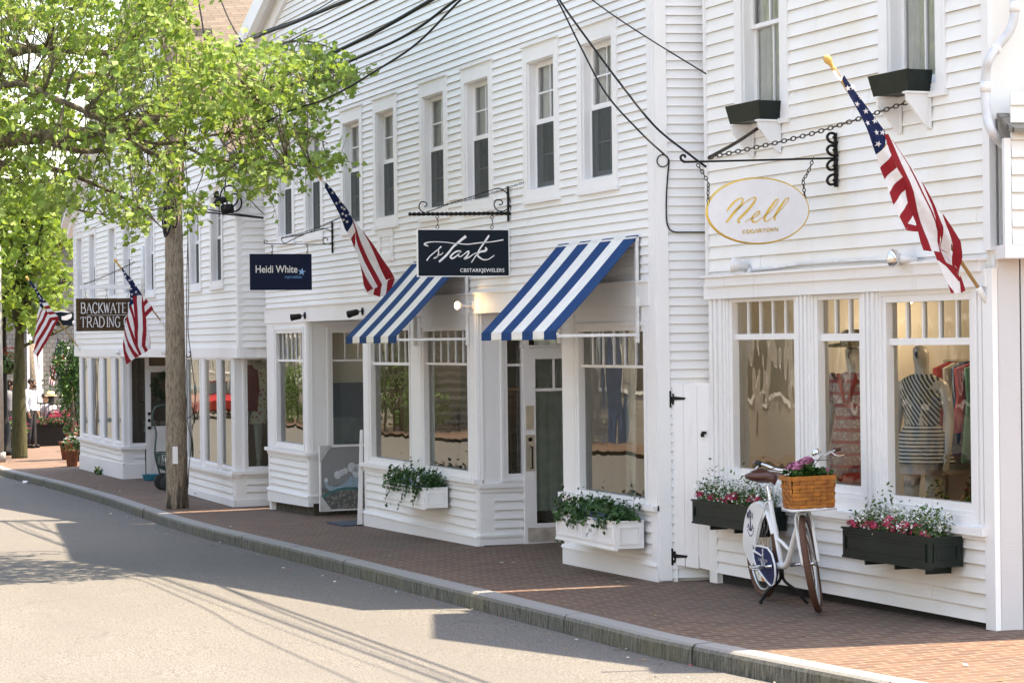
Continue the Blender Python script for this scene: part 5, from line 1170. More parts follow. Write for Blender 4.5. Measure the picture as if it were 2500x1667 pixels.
def flag(label, base, tip, sc, ox, oy, panels, stars, star_r, fold=(.03, 26.0, .3), group='flags on wall poles', clip_at=None, pole_r=.0125, bracket=True, X=None, finial=True):
    X = base.x if X is None else X; pl = xplane(X); g = lambda x, y: pl.sz(x/sc+ox, y/sc+oy)
    t = thing('flag', label, 'flag', base, group)
    ts, tz = g(*tip); tp = pl.w(ts, tz, 0); bp = Vector((X, base.y, base.z)); d = (tp-bp).normalized()
    side = d.cross(Vector((1, 0, 0))).normalized()
    mb = MB(); mb.tube([bp, tp-d*.10], [pole_r, pole_r*.95], 10); mb.build('flagpole', POLEW, t)
    if finial:
        mb = MB(); mb.lathe([(pole_r, -.16), (pole_r*1.1, -.10), (pole_r*1.5, -.095), (pole_r*1.5, -.085), (pole_r, -.08), (pole_r*1.2, -.05), (pole_r*2.2, -.02), (pole_r*2.0, .008), (.003, .02)], tp, d, 14); mb.build('finial', BALLW, t)
    if bracket:
        mb = MB(); mb.lathe([(.022, -.02), (.024, .12), (.02, .125)], bp, d, 12); mb.box(Plane((X, 8), (1, 0)), -.022, .022, base.z-.09, base.z+.05, 8-base.y-.02, 8-base.y+.015); mb.build('pole_bracket', PLASTIC, t)
    A, kf, tw = fold
    def P(u, v, ex=0.0):
        s_, z = g(u, v); rel = Vector((0, s_, z))-Vector((0, bp.y, bp.z)); c_ = rel.dot(side); l_ = rel.dot(d)
        o = .03+A*sin(c_*kf+l_*tw*6)+A*.5*sin(c_*kf*2.3+l_*3+1)
        return pl.w(s_, z, o+ex)
    acc = {'R': MB(), 'W': MB(), 'B': MB()}
    for ip, (col, L, Rr) in enumerate(panels):
        n_ = 12; m_ = 5; a = resample(L, n_); b = resample(Rr, n_); vs = []; fs = []
        for i in range(n_+1):
            for j in range(m_+1):
                q = j/m_; vs.append(P(a[i][0]+(b[i][0]-a[i][0])*q, a[i][1]+(b[i][1]-a[i][1])*q, ip*.0016))
        for i in range(n_):
            for j in range(m_): fs.append((i*(m_+1)+j, i*(m_+1)+j+1, (i+1)*(m_+1)+j+1, (i+1)*(m_+1)+j))
        acc[col].add(vs, fs, 0, True)
    for k, nm in (('R', 'red_stripes'), ('W', 'white_stripes'), ('B', 'canton')):
        if acc[k].v:
            o = acc[k].build(nm, FCOL[k], t)
    mb = MB(); rs_ = random.Random(4)
    for (x, y) in stars:
        r0 = rs_.uniform(-.4, .4); c_ = P(x, y, .012); sc_ = star_r
        pts = []
        for i in range(10):
            q = sc_*(1 if i % 2 == 0 else .4); pts.append(P(x+q*sin(r0+i*pi/5), y-q*cos(r0+i*pi/5), .011))
        mb.add([c_]+pts, [(0, 1+i, 1+(i+1) % 10) for i in range(10)])
    mb.build('stars', FWHITE, t); return t
b0_ = N.at(2412, 738, .01)
flag('largest flag, draped on a wooden pole at the right corner of the dress shop', b0_, (45, 55), 2.53, 2000, 120, [
 ('B', [(128, 190), (165, 280), (215, 380), (260, 480), (300, 570), (340, 655)], [(142, 163), (197, 250), (267, 340), (332, 430), (400, 520), (391, 592)]),
 ('W', [(68, 140), (92, 175)], [(90, 130), (125, 200)]), ('W', [(92, 175), (120, 205)], [(110, 168), (130, 190)]),
 ('R', [(385, 530), (425, 665), (480, 800), (540, 950), (590, 1100), (625, 1245)], [(412, 528), (468, 660), (527, 800), (578, 950), (635, 1100), (682, 1250)]),
 ('W', [(412, 528), (468, 660), (527, 800), (578, 950), (635, 1100), (682, 1250)], [(430, 560), (520, 700), (585, 830), (650, 980), (705, 1110), (738, 1250)]),
 ('R', [(430, 560), (520, 700), (585, 830), (650, 980), (705, 1110), (738, 1250)], [(440, 570), (535, 715), (600, 840), (668, 990), (725, 1130), (750, 1285)]),
 ('W', [(440, 570), (535, 715), (600, 840), (668, 990), (690, 1060)], [(490, 640), (560, 745), (622, 850), (675, 960), (692, 1065)]),
 ('R', [(622, 850), (675, 970), (692, 1065), (735, 1170), (748, 1290)], [(610, 815), (690, 960), (730, 1080), (775, 1190), (812, 1335)]),
 ('W', [(700, 985), (735, 1090), (740, 1180), (750, 1295)], [(690, 950), (745, 1060), (780, 1180), (812, 1337)]),
 ('R', [(738, 1030), (770, 1120), (800, 1240), (815, 1338)], [(740, 1020), (800, 1110), (852, 1195), (856, 1390)]),
 ('W', [(340, 655), (365, 735)], [(391, 592), (415, 660)]), ('R', [(365, 735), (390, 810)], [(415, 660), (445, 738)]), ('W', [(390, 810), (415, 888)], [(445, 738), (482, 795)]),
 ('R', [(415, 888), (440, 965)], [(482, 795), (510, 873)]), ('W', [(440, 965), (468, 1040)], [(510, 873), (535, 950)]), ('R', [(468, 1040), (500, 1125)], [(535, 950), (560, 1030)]),
 ('W', [(560, 1030), (525, 1080)], [(575, 1075), (578, 1090)]), ('R', [(525, 1080), (500, 1125)], [(582, 1095), (588, 1130)]),
 ('R', [(682, 1250), (705, 1310), (760, 1345), (838, 1438)], [(738, 1255), (760, 1320), (820, 1342), (858, 1420)]),
 ('W', [(705, 1310), (728, 1375), (750, 1450), (785, 1490)], [(708, 1305), (760, 1345), (800, 1395), (838, 1438)]),
 ('R', [(750, 1450), (770, 1508)], [(785, 1490), (792, 1510)]), ('W', [(785, 1488), (792, 1510)], [(838, 1438), (846, 1507)]),
 ('R', [(838, 1438), (846, 1507)], [(858, 1395), (874, 1492)]), ('W', [(820, 1340), (845, 1370)], [(822, 1338), (856, 1388)])],
 [(160, 247), (190, 240), (270, 388), (325, 448), (273, 462), (332, 520), (335, 592), (215, 345), (372, 520), (240, 300)], 20, (.022, 24, .3))
b0_ = S.at(970, 703, .01)
flag('draped flag with a honey coloured finial above the left awning', b0_, (52, 92), 4.613, 760, 400, [
 ('W', [(95, 195), (140, 265)], [(108, 178), (152, 218)]),
 ('B', [(138, 262), (215, 410), (300, 560), (345, 650), (375, 730), (403, 772)], [(154, 212), (235, 300), (310, 410), (400, 520), (450, 620), (456, 662)]),
 ('W', [(403, 772), (445, 850)], [(456, 662), (482, 765)]), ('R', [(445, 850), (475, 952)], [(482, 765), (497, 890)]), ('W', [(475, 952), (512, 1022)], [(497, 890), (515, 1000)]),
 ('W', [(497, 870), (512, 1022), (535, 1130), (600, 1290), (680, 1410)], [(499, 860), (530, 950), (590, 1110), (660, 1250), (735, 1385)]),
 ('R', [(456, 662), (482, 765), (499, 860), (590, 1110), (735, 1385)], [(460, 640), (530, 850), (610, 1010), (690, 1170), (785, 1355)]),
 ('W', [(460, 640), (530, 850), (610, 1010), (690, 1170), (785, 1355)], [(450, 610), (560, 755), (630, 880), (720, 1080), (838, 1310)]),
 ('R', [(560, 755), (630, 880), (720, 1080), (780, 1200), (838, 1310)], [(565, 758), (690, 920), (790, 1080), (870, 1190), (917, 1280)]),
 ('R', [(530, 1110), (545, 1220), (580, 1360), (625, 1447)], [(537, 1135), (590, 1270), (640, 1355), (678, 1408)]),
 ('W', [(575, 1340), (590, 1400), (600, 1450)], [(580, 1360), (605, 1410), (625, 1447)]),
 ('W', [(625, 1447), (632, 1470)], [(690, 1410), (683, 1472)]), ('R', [(690, 1408), (683, 1472)], [(785, 1353), (750, 1502)]),
 ('W', [(785, 1353), (750, 1502)], [(856, 1308), (820, 1484)]), ('R', [(856, 1308), (820, 1484)], [(917, 1280), (905, 1395)])],
 [(225, 330), (310, 430), (328, 495), (357, 515), (335, 568), (375, 587), (388, 656), (350, 635), (268, 450), (190, 268), (420, 570)], 21, (.022, 22, .25))
b0_ = B.at(403, 797, .01)
flag('hanging flag in front of the brown wooden sign', b0_, (115, 82), 5.6, 260, 620, [
 ('B', [(200, 212), (240, 310), (322, 435), (322, 520)], [(210, 188), (275, 280), (340, 340), (483, 560)]), ('B', [(322, 520), (318, 610), (303, 740)], [(483, 562), (366, 572), (360, 685)]),
 ('R', [(362, 570), (368, 700), (374, 850), (376, 1000), (380, 1130), (430, 1270)], [(415, 568), (418, 700), (421, 850), (425, 1000), (428, 1130), (431, 1262)]),
 ('W', [(415, 568), (418, 700), (421, 850), (425, 1000), (428, 1130), (424, 1252)], [(475, 568), (480, 700), (485, 850), (487, 1000), (483, 1130), (478, 1268)]),
 ('R', [(475, 568), (480, 700), (485, 850), (487, 1000), (483, 1130), (478, 1268)], [(482, 562), (520, 720), (538, 870), (540, 1000), (533, 1130), (531, 1262)]),
 ('W', [(538, 880), (540, 1000), (533, 1130), (531, 1262), (560, 1310)], [(545, 880), (565, 1050), (583, 1150), (592, 1270), (592, 1295)]),
 ('R', [(565, 1050), (583, 1150), (590, 1270), (592, 1300)], [(567, 1050), (588, 1160), (596, 1260), (598, 1300)]),
 ('W', [(478, 560), (500, 655)], [(482, 558), (530, 610)]), ('R', [(500, 655), (515, 715)], [(530, 610), (562, 652)]), ('W', [(515, 715), (525, 797)], [(562, 652), (605, 705)]), ('R', [(525, 797), (537, 862)], [(605, 705), (632, 757)]),
 ('W', [(330, 700), (360, 800), (372, 870)], [(360, 682), (368, 780), (374, 860)]),
 ('R', [(303, 740), (345, 880), (376, 1010)], [(330, 700), (360, 800), (375, 880)]),
 ('W', [(275, 832), (325, 990), (376, 1130)], [(303, 740), (345, 880), (376, 1010)]),
 ('R', [(262, 900), (320, 1095), (400, 1290), (475, 1370)], [(275, 832), (325, 990), (376, 1130), (440, 1290)]),
 ('W', [(240, 1010), (290, 1190), (370, 1330), (435, 1392)], [(262, 900), (312, 1080), (360, 1210), (435, 1392)]),
 ('R', [(312, 1080), (360, 1210), (435, 1392)], [(320, 1095), (400, 1280), (475, 1372)]),
 ('R', [(235, 1070), (275, 1250), (340, 1370), (380, 1422)], [(240, 1010), (290, 1190), (370, 1330), (435, 1392)]),
 ('W', [(218, 1160), (255, 1320), (300, 1420), (330, 1462)], [(235, 1070), (275, 1250), (340, 1370), (380, 1422)]),
 ('R', [(212, 1240), (230, 1370), (250, 1450), (265, 1512)], [(218, 1160), (255, 1320), (300, 1420), (330, 1462)]),
 ('W', [(431, 1262), (475, 1372)], [(480, 1266), (520, 1347)]), ('R', [(480, 1266), (520, 1347)], [(531, 1262), (562, 1318)])],
 [(235, 258), (305, 362), (330, 350), (390, 432), (398, 520), (345, 553), (342, 612), (250, 305), (330, 480)], 20, (.025, 16, .1))
b0_ = B.at(199, 858, .01)
flag('hanging flag at the left corner of the far building, over the cafe terrace', b0_, (128, 140), 5.226, 40, 650, [
 ('B', [(150, 195), (205, 270), (260, 360), (290, 420), (288, 490), (325, 545)], [(160, 172), (240, 270), (320, 380), (350, 430), (322, 470), (345, 520)]), ('B', [(300, 400), (320, 468)], [(350, 425), (388, 466)]),
 ('W', [(300, 508), (262, 620), (255, 700)], [(325, 540), (295, 600), (256, 690)]), ('R', [(325, 540), (290, 620), (252, 710)], [(340, 545), (305, 620), (250, 760)]),
 ('W', [(340, 545), (300, 640), (250, 740), (238, 810)], [(372, 560), (340, 650), (270, 760), (236, 850)]), ('R', [(372, 560), (340, 650), (270, 760), (236, 850), (222, 930)], [(402, 600), (360, 690), (290, 810), (240, 900), (220, 960)]),
 ('W', [(402, 600), (360, 690), (290, 810), (240, 900), (218, 990)], [(430, 645), (380, 740), (310, 850), (250, 960), (212, 1040)]), ('R', [(430, 645), (380, 740), (310, 850), (250, 960), (208, 1090)], [(460, 685), (400, 790), (330, 900), (270, 1010), (212, 1105)]),
 ('W', [(460, 685), (400, 790), (330, 900), (270, 1010), (212, 1110)], [(495, 690), (430, 800), (360, 930), (300, 1040), (242, 1132)]), ('R', [(495, 690), (430, 800), (360, 930), (300, 1040), (242, 1132)], [(535, 680), (460, 820), (390, 950), (320, 1070), (270, 1152)]),
 ('W', [(320, 470), (345, 512)], [(390, 462), (410, 500)]), ('R', [(345, 512), (372, 548)], [(410, 500), (435, 540)]), ('W', [(372, 548), (390, 585)], [(435, 540), (465, 575)]), ('R', [(390, 585), (412, 620)], [(465, 575), (490, 607)]),
 ('W', [(412, 620), (432, 660)], [(490, 607), (526, 638)]), ('R', [(432, 655), (460, 690)], [(526, 638), (536, 690)])],
 [(235, 290), (262, 330), (287, 382), (302, 410), (342, 428), (300, 470)], 17, (.03, 14, .1))
sg = [(520+i*20+j*8, 960+j*26+i*18) for j in range(-0, 7) for i in range(5) if 480 < 520+i*20+j*8-j*22 < 640]
flag('small flag hanging straight down in the background behind the green potted tree', Vector((-60, 9.9, -.1)), (735, 1010), 5.226, 40, 650, [
 ('B', [(520, 925), (500, 1020), (478, 1122)], [(525, 925), (655, 1025), (545, 1168)]),
 ('R', [(478, 1122), (450, 1300), (420, 1505)], [(495, 1130), (465, 1310), (432, 1512)]), ('W', [(470, 1120), (440, 1300), (405, 1492)], [(478, 1122), (450, 1300), (420, 1505)]), ('W', [(495, 1130), (465, 1310), (432, 1512)], [(515, 1145), (480, 1320), (445, 1520)]), ('R', [(515, 1145), (480, 1320), (445, 1520)], [(545, 1168), (500, 1340), (458, 1522)]),
 ('W', [(545, 1168), (500, 1340), (458, 1522)], [(600, 1100), (540, 1290), (480, 1500)]), ('R', [(600, 1100), (540, 1290), (480, 1500)], [(655, 1030), (590, 1220), (520, 1400)]), ('W', [(655, 1025), (590, 1220), (520, 1400)], [(690, 1040), (640, 1150), (570, 1300)])],
 [(530+dx, 960+dy) for dx, dy in ((0, 0), (-8, 35), (22, 28), (48, 50), (15, 60), (-20, 72), (40, 85), (70, 72), (5, 98), (-30, 112), (28, 118), (60, 108), (92, 80), (-12, 140), (12, 160), (45, 142), (-35, 150), (25, 190))], 9, (.03, 12, .1), bracket=False, finial=False)
# ================================================================ utility pole, cables
pc = on_ground(433, 1240); XP, YP = pc.x, pc.y; zg = gz(XP, YP)
PPx = Plane((XP, YP), (RT.x, RT.y))
def m_pole():
    m, n, b = new_mat('splintered_pole_wood'); v = coords(n, (1, 1, .22))
    f = noise(n, v, 40, 5, .75); g = noise(n, coords(n, (1, 1, .6)), 60, 2, .5); lo = n.nodes.new('ShaderNodeSeparateXYZ'); gg = n.nodes.new('ShaderNodeNewGeometry'); n.links.new(gg.outputs['Position'], lo.inputs[0])
    c = ramp(n, f, [(.30, (.09, .065, .045)), (.5, (.27, .215, .155)), (.7, (.42, .35, .27))])
    c = mix(n, ramp(n, g, [(.66, 0), (.70, .9)]), c, (.025, .018, .012))
    st = ramp(n, noise(n, coords(n, (1, 1, .15)), 9, 3), [(.45, 0), (.55, 1)]); mr = n.nodes.new('ShaderNodeMapRange'); n.links.new(lo.outputs[2], mr.inputs[0]); mr.inputs[1].default_value = zg+.9; mr.inputs[2].default_value = zg+.1; mr.inputs[3].default_value = 0; mr.inputs[4].default_value = .85
    mu = n.nodes.new('ShaderNodeMath'); mu.operation = 'MULTIPLY'; n.links.new(st, mu.inputs[0]); n.links.new(mr.outputs[0], mu.inputs[1])
    c = mix(n, mu.outputs[0], c, (.03, .02, .014))
    n.links.new(c, b.inputs['Base Color']); b.inputs['Roughness'].default_value = .95; bump(n, b, f, .9, .02); return m
POLEM = m_pole()
pole = thing('utility_pole', 'thick weathered wooden utility pole with staple holes at the kerb', 'pole', (XP, YP, zg))
mb = MB(); q = []
for i in range(61):
    z = zg-.05+i*.13; q.append(Vector((XP+.004*sin(i*1.7)-.004*i*.15, YP+.003*cos(i*2.1)+.0*i, z)))
r_ = [(.160-.0011*i)*(1+.012*sin(i*2.3))*(1.04 if i < 2 else 1) for i in range(61)]
mb.tube(q, r_, 18); mb.build('post', POLEM, pole)
top = q[-1]
def atpole(px, py, off=.17): # point on the camera side of the pole
    r0 = ray(px, py); dd = (Vector((XP, YP, 0))-AX*off).dot(AX); return r0*(dd/r0.dot(AX))
mb = MB(); mb.box(PPx, *sorted([(atpole(x, 1110)-Vector((XP, YP, 0))).dot(RT) for x in (421, 434)]), atpole(421, 1132)[2], atpole(421, 1090)[2], .158, .166); mb.build('blank_tag', SIGNW, pole)
mb = MB()
for pts in (((458, 560), (461, 700), (459, 800), (465, 860), (476, 960), (471, 1010), (457, 1022), (460, 1040), (468, 1080), (462, 1130), (459, 1190)), ((452, 380), (457, 450), (459, 560), (456, 700), (456, 900), (457, 1022))):
    mb.tube(smooth_pts([atpole(x, y, .10) for x, y in pts], 5), .006, 6)
mb.build('ground_wire', CABLE, pole)
mb = MB()
for k, pts in enumerate((((412, 455), (404, 490), (402, 540), (400, 565), (404, 578), (412, 565), (418, 540), (420, 500)), ((420, 440), (410, 480), (398, 530), (399, 560), (408, 572), (414, 552), (412, 500)), ((424, 450), (424, 490), (420, 530), (424, 556), (432, 545), (430, 500), (424, 470)), ((416, 430), (407, 470), (405, 520), (404, 560), (409, 570), (416, 548)))):
    mb.tube(smooth_pts([atpole(x, y, .16+.02*k) for x, y in pts], 5), .012, 6)
mb.build('cable_loops', CABLE, pole)
mb = MB(); mb.tube([atpole(444, 330, .13), atpole(447, 420, .13), atpole(445, 455, .13)], .02, 8); mb.build('conduit', simple('rusty_conduit', (.16, .10, .06), .6, .3), pole)
mb = MB(); mb.box(PPx, *[(atpole(x, 500)-Vector((XP, YP, 0))).dot(RT) for x in (382, 397)], atpole(390, 537, .1)[2], atpole(390, 448, .1)[2], -.05, .12); mb.build('meter_box', simple('grey_metal_box', (.36, .37, .37), .5, .3), pole)
zc = atpole(448, 80)[2]; mb = MB(); mb.box(PPx, .02, .60, zc-.05, zc+.05, .10, .19); mb.build('crossarm', POLEM, pole)
# overhead cables: every one is a catenary between two real anchor points
def cat(a, b, sag, n_=24): return [a.lerp(b, i/n_)-UP*(sag*4*(i/n_)*(1-i/n_)) for i in range(n_+1)]
def deep(px, py, dist): r0 = ray(px, py); return r0*(dist/r0.dot(AX))
ztop = top.z-.4
A0 = deep(560, 118, 33.8)
def cable(pts_px, r_, label, grp='overhead cables'):
    q = smooth_pts([deep(*p) for p in pts_px], 8); mb = MB(); mb.tube(q, r_, 6); tag(mb.build('overhead_cable', CABLE), label, 'cable', grp)
def street_cable(pts_px, Y, r_, label):
    q = [ray(x, y)*(Y/ray(x, y).y) for x, y in pts_px]; d = (q[-1]-q[-2]); d.z *= .4; d = d/abs(d.x)
    q = [Vector((XP, YP-.1, q[0].z+.0))]+q+[q[-1]+d*4, q[-1]+d*10]; mb = MB(); mb.tube(smooth_pts(q, 7), r_, 6); tag(mb.build('overhead_cable', CABLE), label, 'cable', 'overhead cables')
street_cable([(600, 104), (720, 55), (860, -3), (960, -42)], 6.75, .020, 'thickest black cable sweeping from the pole across the gable of the middle building')
street_cable([(600, 96), (740, 42), (830, -8), (900, -34)], 6.85, .006, 'thin wire running just above the thickest cable')
street_cable([(700, 105), (790, 65), (920, 0), (1000, -38)], 6.55, .007, 'thin wire between the two thick cables over the gable')
street_cable([(680, 190), (860, 108), (960, 55), (1060, -3), (1250, -112)], 7.0, .020, 'second thick black cable, above the pair of upstairs windows')
street_cable([(680, 222), (860, 148), (1000, 82), (1120, -5), (1300, -138)], 6.9, .014, 'third black cable with a slight kink, under the second thick one')
street_cable([(650, 298), (800, 240), (920, 172), (1020, 105), (1130, -5), (1240, -100)], 6.1, .010, 'lowest black cable of the bundle over the upstairs windows')
cable([(1340, -30, 21.8), (1368, 15, 21.6), (1420, 120, 21.3), (1480, 230, 20.8), (1560, 320, 20.35), (1622, 378, 20.15)], .008, 'service wire sagging down to the corner board of the middle building')
cable([(1350, -30, 21.4), (1372, 10, 21.2), (1440, 105, 20.7), (1520, 212, 20.3), (1600, 310, 20.0), (1680, 375, 19.6), (1724, 408, 19.6)], .0095, 'heavier service wire running down to the oval sign bracket')
cable([(1425, -15, 21.5), (1500, 40, 20.8), (1600, 105, 20.2), (1724, 181, 19.95)], .006, 'thin wire crossing the corner of the middle building high up')
cable([(455, 505, 34), (505, 518, 33.7), (560, 524, 33.4), (643, 533, 33.2)], .012, 'black service cable from the pole to the gap between the buildings')
cable([(455, 500, 34), (520, 514, 33.7), (575, 522, 33.4), (643, 531, 33.2)], .009, 'second service cable lying along the first, from the pole to the gap')
cable([(470, 300, 34), (560, 400, 33.6), (610, 485, 33.4), (643, 522, 33.2)], .007, 'thin slanting wire ending in the gap between the buildings')
cable([(482, -10, 33.9), (492, 45, 33.8), (500, 100, 33.7)], .012, 'short cable dropping to the crossarm of the pole'); cable([(535, -10, 33.9), (560, 50, 33.4), (595, 112, 33)], .012, 'short cable crossing the brown shingled roof')
cable([(538, 290, 33.9), (543, 330, 33.9), (551, 372, 33.8), (552, 420, 33.7), (548, 470, 33.6)], .010, 'cable hanging down to the splice boxes beside the pole')
def blob(px, py, dist, r0, L, ax): c = deep(px, py, dist); return c, r0, L, ax
t = thing('cable_splice', 'cluster of black splice boxes and coiled cable hanging on the wires right of the pole', 'cable splice', deep(545, 505, 33.5))
mb = MB()
for x, y, r0, ax in ((533, 492, .05, (.3, .3, .6)), (548, 487, .045, (.2, .9, .3)), (555, 510, .065, (.3, .9, .1)), (528, 475, .035, (0, 0, 1))):
    c = deep(x, y, 33.5); a = Vector(ax).normalized(); mb.lathe([(r0*.5, -r0*1.4), (r0, -r0*1.2), (r0*1.05, 0), (r0, r0*1.2), (r0*.5, r0*1.4)], c, a, 12)
mb.build('splice_boxes', CABLE, t)
mb = MB()
for cx, cy, rr in ((560, 480, 22), (572, 495, 18)):
    mb.tube([deep(cx+rr*cos(2*pi*i/20), cy+rr*1.2*sin(2*pi*i/20), 33.6) for i in range(20)], .012, 6, closed=True)
mb.build('coiled_cable', CABLE, t)
# wire and drip loop on the corner of the middle building
mb = MB(); CB = SIDE
f_ = lambda x, y: SIDE.at(x, y, .03)
mb.tube(smooth_pts([f_(*q) for q in ((1622, 378), (1633, 392), (1630, 430), (1627, 480), (1627, 530), (1632, 555), (1645, 566), (1680, 567), (1722, 567))], 5), .0065, 6)
mb.tube([f_(1618+14*cos(2*pi*i/16), 393+15*sin(2*pi*i/16)) for i in range(16)], .005, 6, closed=True)
tag(mb.build('drip_loop', CABLE), 'black wire with a round drip loop stapled to the narrow side wall', 'cable')
# ================================================================ trees
TREE1 = leaf_mat('fresh_plane_leaves', (.13, .23, .04), (.22, .35, .08), (.37, .47, .18), .42, scale=3)
TREE2 = leaf_mat('spring_leaves', (.09, .17, .02), (.18, .29, .05), (.30, .40, .10), .42, scale=3)
TWIG = bark_mat('grey_twig_bark', (.06, .05, .035), (.20, .17, .12))
def inpoly(x, y, P_):
    c = False; j = len(P_)-1
    for i in range(len(P_)):
        if (P_[i][1] > y) != (P_[j][1] > y) and x < (P_[j][0]-P_[i][0])*(y-P_[i][1])/(P_[j][1]-P_[i][1])+P_[i][0]: c = not c
        j = i
    return c
# The big street tree stands across the road to the left of the frame; its long limbs reach over the carriageway.
rt = random.Random(21)
TB = Vector((-27.5, -1.8, gz(-27.5, 6.5)-.03))
big = thing('tree', 'large bright green tree reaching over the road from the left', 'tree', TB)
def hang3(px, py, X):   # point of a limb where it crosses the plane X = const
    r0 = ray(px, py); return r0*(X/r0.x)
trunk_top = TB+Vector((.4, .3, 3.4))
mb = MB(); mb.tube([TB, TB+Vector((.05, .02, 1.2)), TB+Vector((.15, .1, 2.4)), trunk_top, trunk_top+Vector((.2, .8, 1.8)), trunk_top+Vector((.1, 1.0, 4.2))], [.26, .21, .19, .18, .12, .05], 12); mb.build('trunk', TWIG, big)
limbs_px = [ # (pixel polyline, X plane, radius)
 ([(-330, 420), (0, 345), (180, 330), (310, 308), (420, 285), (520, 270), (600, 250), (660, 225), (760, 190), (840, 170)], -24.4, .045),
 ([(-330, 300), (0, 140), (120, 120), (260, 130), (330, 90), (420, 40)], -26.2, .04),
 ([(-330, 380), (0, 210), (130, 240), (260, 300), (380, 380), (450, 360), (520, 390), (640, 395), (780, 410)], -23.8, .022),
 ([(-330, 440), (0, 400), (120, 410), (230, 450), (330, 500), (400, 560)], -25.8, .024),
 ([(-330, 450), (0, 440), (90, 470), (180, 510), (290, 530)], -27.0, .022),
 ([(-330, 360), (0, 280), (150, 200), (350, 170), (520, 150), (640, 120), (730, 100), (820, 120)], -26.8, .03),
 ([(-330, 330), (0, 60), (150, 30), (300, -20)], -27.4, .04), ([(-330, 340), (0, 320), (200, 370), (300, 350), (420, 350), (520, 330), (700, 320), (800, 350)], -24.6, .02)]
mb = MB(); limb_pts = []
for pts, X, r0 in limbs_px:
    q = [trunk_top+Vector((rt.uniform(-.1, .1), .1, rt.uniform(-.6, .8)))]+[hang3(x, y, X+.5*sin(x*.01)) for x, y in pts[0:]]
    q = smooth_pts(q, 5); n_ = len(q); mb.tube(q, [r0*(1.9*(1-i/n_)+.18) for i in range(n_)], 8); limb_pts += q[6:]
mb.build('limbs', TWIG, big)
OUT = [(-260, -160), (480, -160), (455, 40), (470, 60), (440, 110), (560, 122), (700, 122), (770, 108), (790, 128), (850, 125), (880, 200), (865, 215), (800, 215), (760, 270), (780, 285), (750, 290), (690, 265), (640, 275), (620, 330), (560, 320), (480, 340), (430, 330), (460, 420), (425, 470), (475, 500), (430, 520), (370, 510), (330, 490), (300, 535), (270, 520), (200, 500), (185, 470), (165, 520), (120, 490), (60, 480), (-260, 640)]
SUBS = [[(470, 370), (600, 375), (690, 395), (740, 380), (850, 390), (840, 410), (770, 430), (730, 420), (640, 430), (690, 470), (640, 480), (560, 450), (520, 420), (470, 400)], [(640, 290), (750, 315), (820, 335), (800, 345), (740, 350), (640, 315)], [(380, 480), (500, 490), (480, 520), (420, 560), (370, 530), (330, 570), (270, 540), (300, 500)], [(600, 330), (650, 320), (640, 420), (600, 400)]]
HOLES = [((75, 150), 45), ((170, 235), 40), ((30, 120), 30), ((380, 225), 22), ((210, 180), 30), ((600, 205), 22), ((520, 235), 18), ((705, 165), 18), ((560, 300), 22), ((330, 440), 26), ((250, 400), 20), ((130, 430), 20), ((470, 300), 16), ((20, 220), 26), ((300, 60), 18), ((430, 180), 12), ((95, 110), 34), ((205, 300), 26), ((150, 350), 20), ((330, 200), 20), ((60, 300), 22), ((400, 130), 20), ((250, 150), 24), ((20, 60), 24), ((640, 150), 20), ((350, 310), 16)]
lm = MB(); tw = MB(); nl = 0; tries = 0
while nl < 2100 and tries < 60000:
    tries += 1
    x = rt.uniform(-240, 910); y = rt.uniform(-150, 620)
    if not (inpoly(x, y, OUT) or any(inpoly(x, y, s_) for s_ in SUBS)): continue
    if any((x-h[0][0])**2+(y-h[0][1])**2 < (h[1]*.9)**2 and rt.random() < .93 for h in HOLES): continue
    if y > 330 and x < 440 and rt.random() < .45: continue
    Xp = rt.uniform(-27.2, -22.8) if x < 450 else rt.uniform(-25.6, -22.9)
    c = hang3(x, y, Xp); nl += 1
    # a twig from the nearest limb point towards the cluster
    near = min(limb_pts[::2], key=lambda p: (p-c).length_squared)
    dv = (c-near); 
    if dv.length < 1.1 and rt.random() < .55:
        tw.tube([near, near+dv*.3+rvec(rt)*.05, near+dv*.65+rvec(rt)*.05, c], [.008, .006, .004, .003], 5)
    dirn = (dv.normalized() if dv.length > 0 else UP)*.6+rvec(rt)*.5; dirn.normalize(); L = rt.uniform(.12, .34)
    tip = c+dirn*L; tw.tube([c-dirn*L*.5, c+rvec(rt)*.01, tip], [.004, .003, .0015], 4)
    for k in range(rt.randint(7, 13)):
        p = c+dirn*rt.uniform(-.5, 1)*L+rvec(rt)*rt.uniform(.02, .11)
        lf = (UP*.55+rvec(rt)*.8+Vector((.25, -.2, 0))).normalized()
        leaf(lm, p, lf, (dirn+rvec(rt)*.9-UP*.3), rt.uniform(.040, .092), MAPLE if rt.random() < .8 else OVAL, fold=rt.uniform(.05, .5))
lm.build('foliage', TREE1, big); tw.build('twigs', TWIG, big)
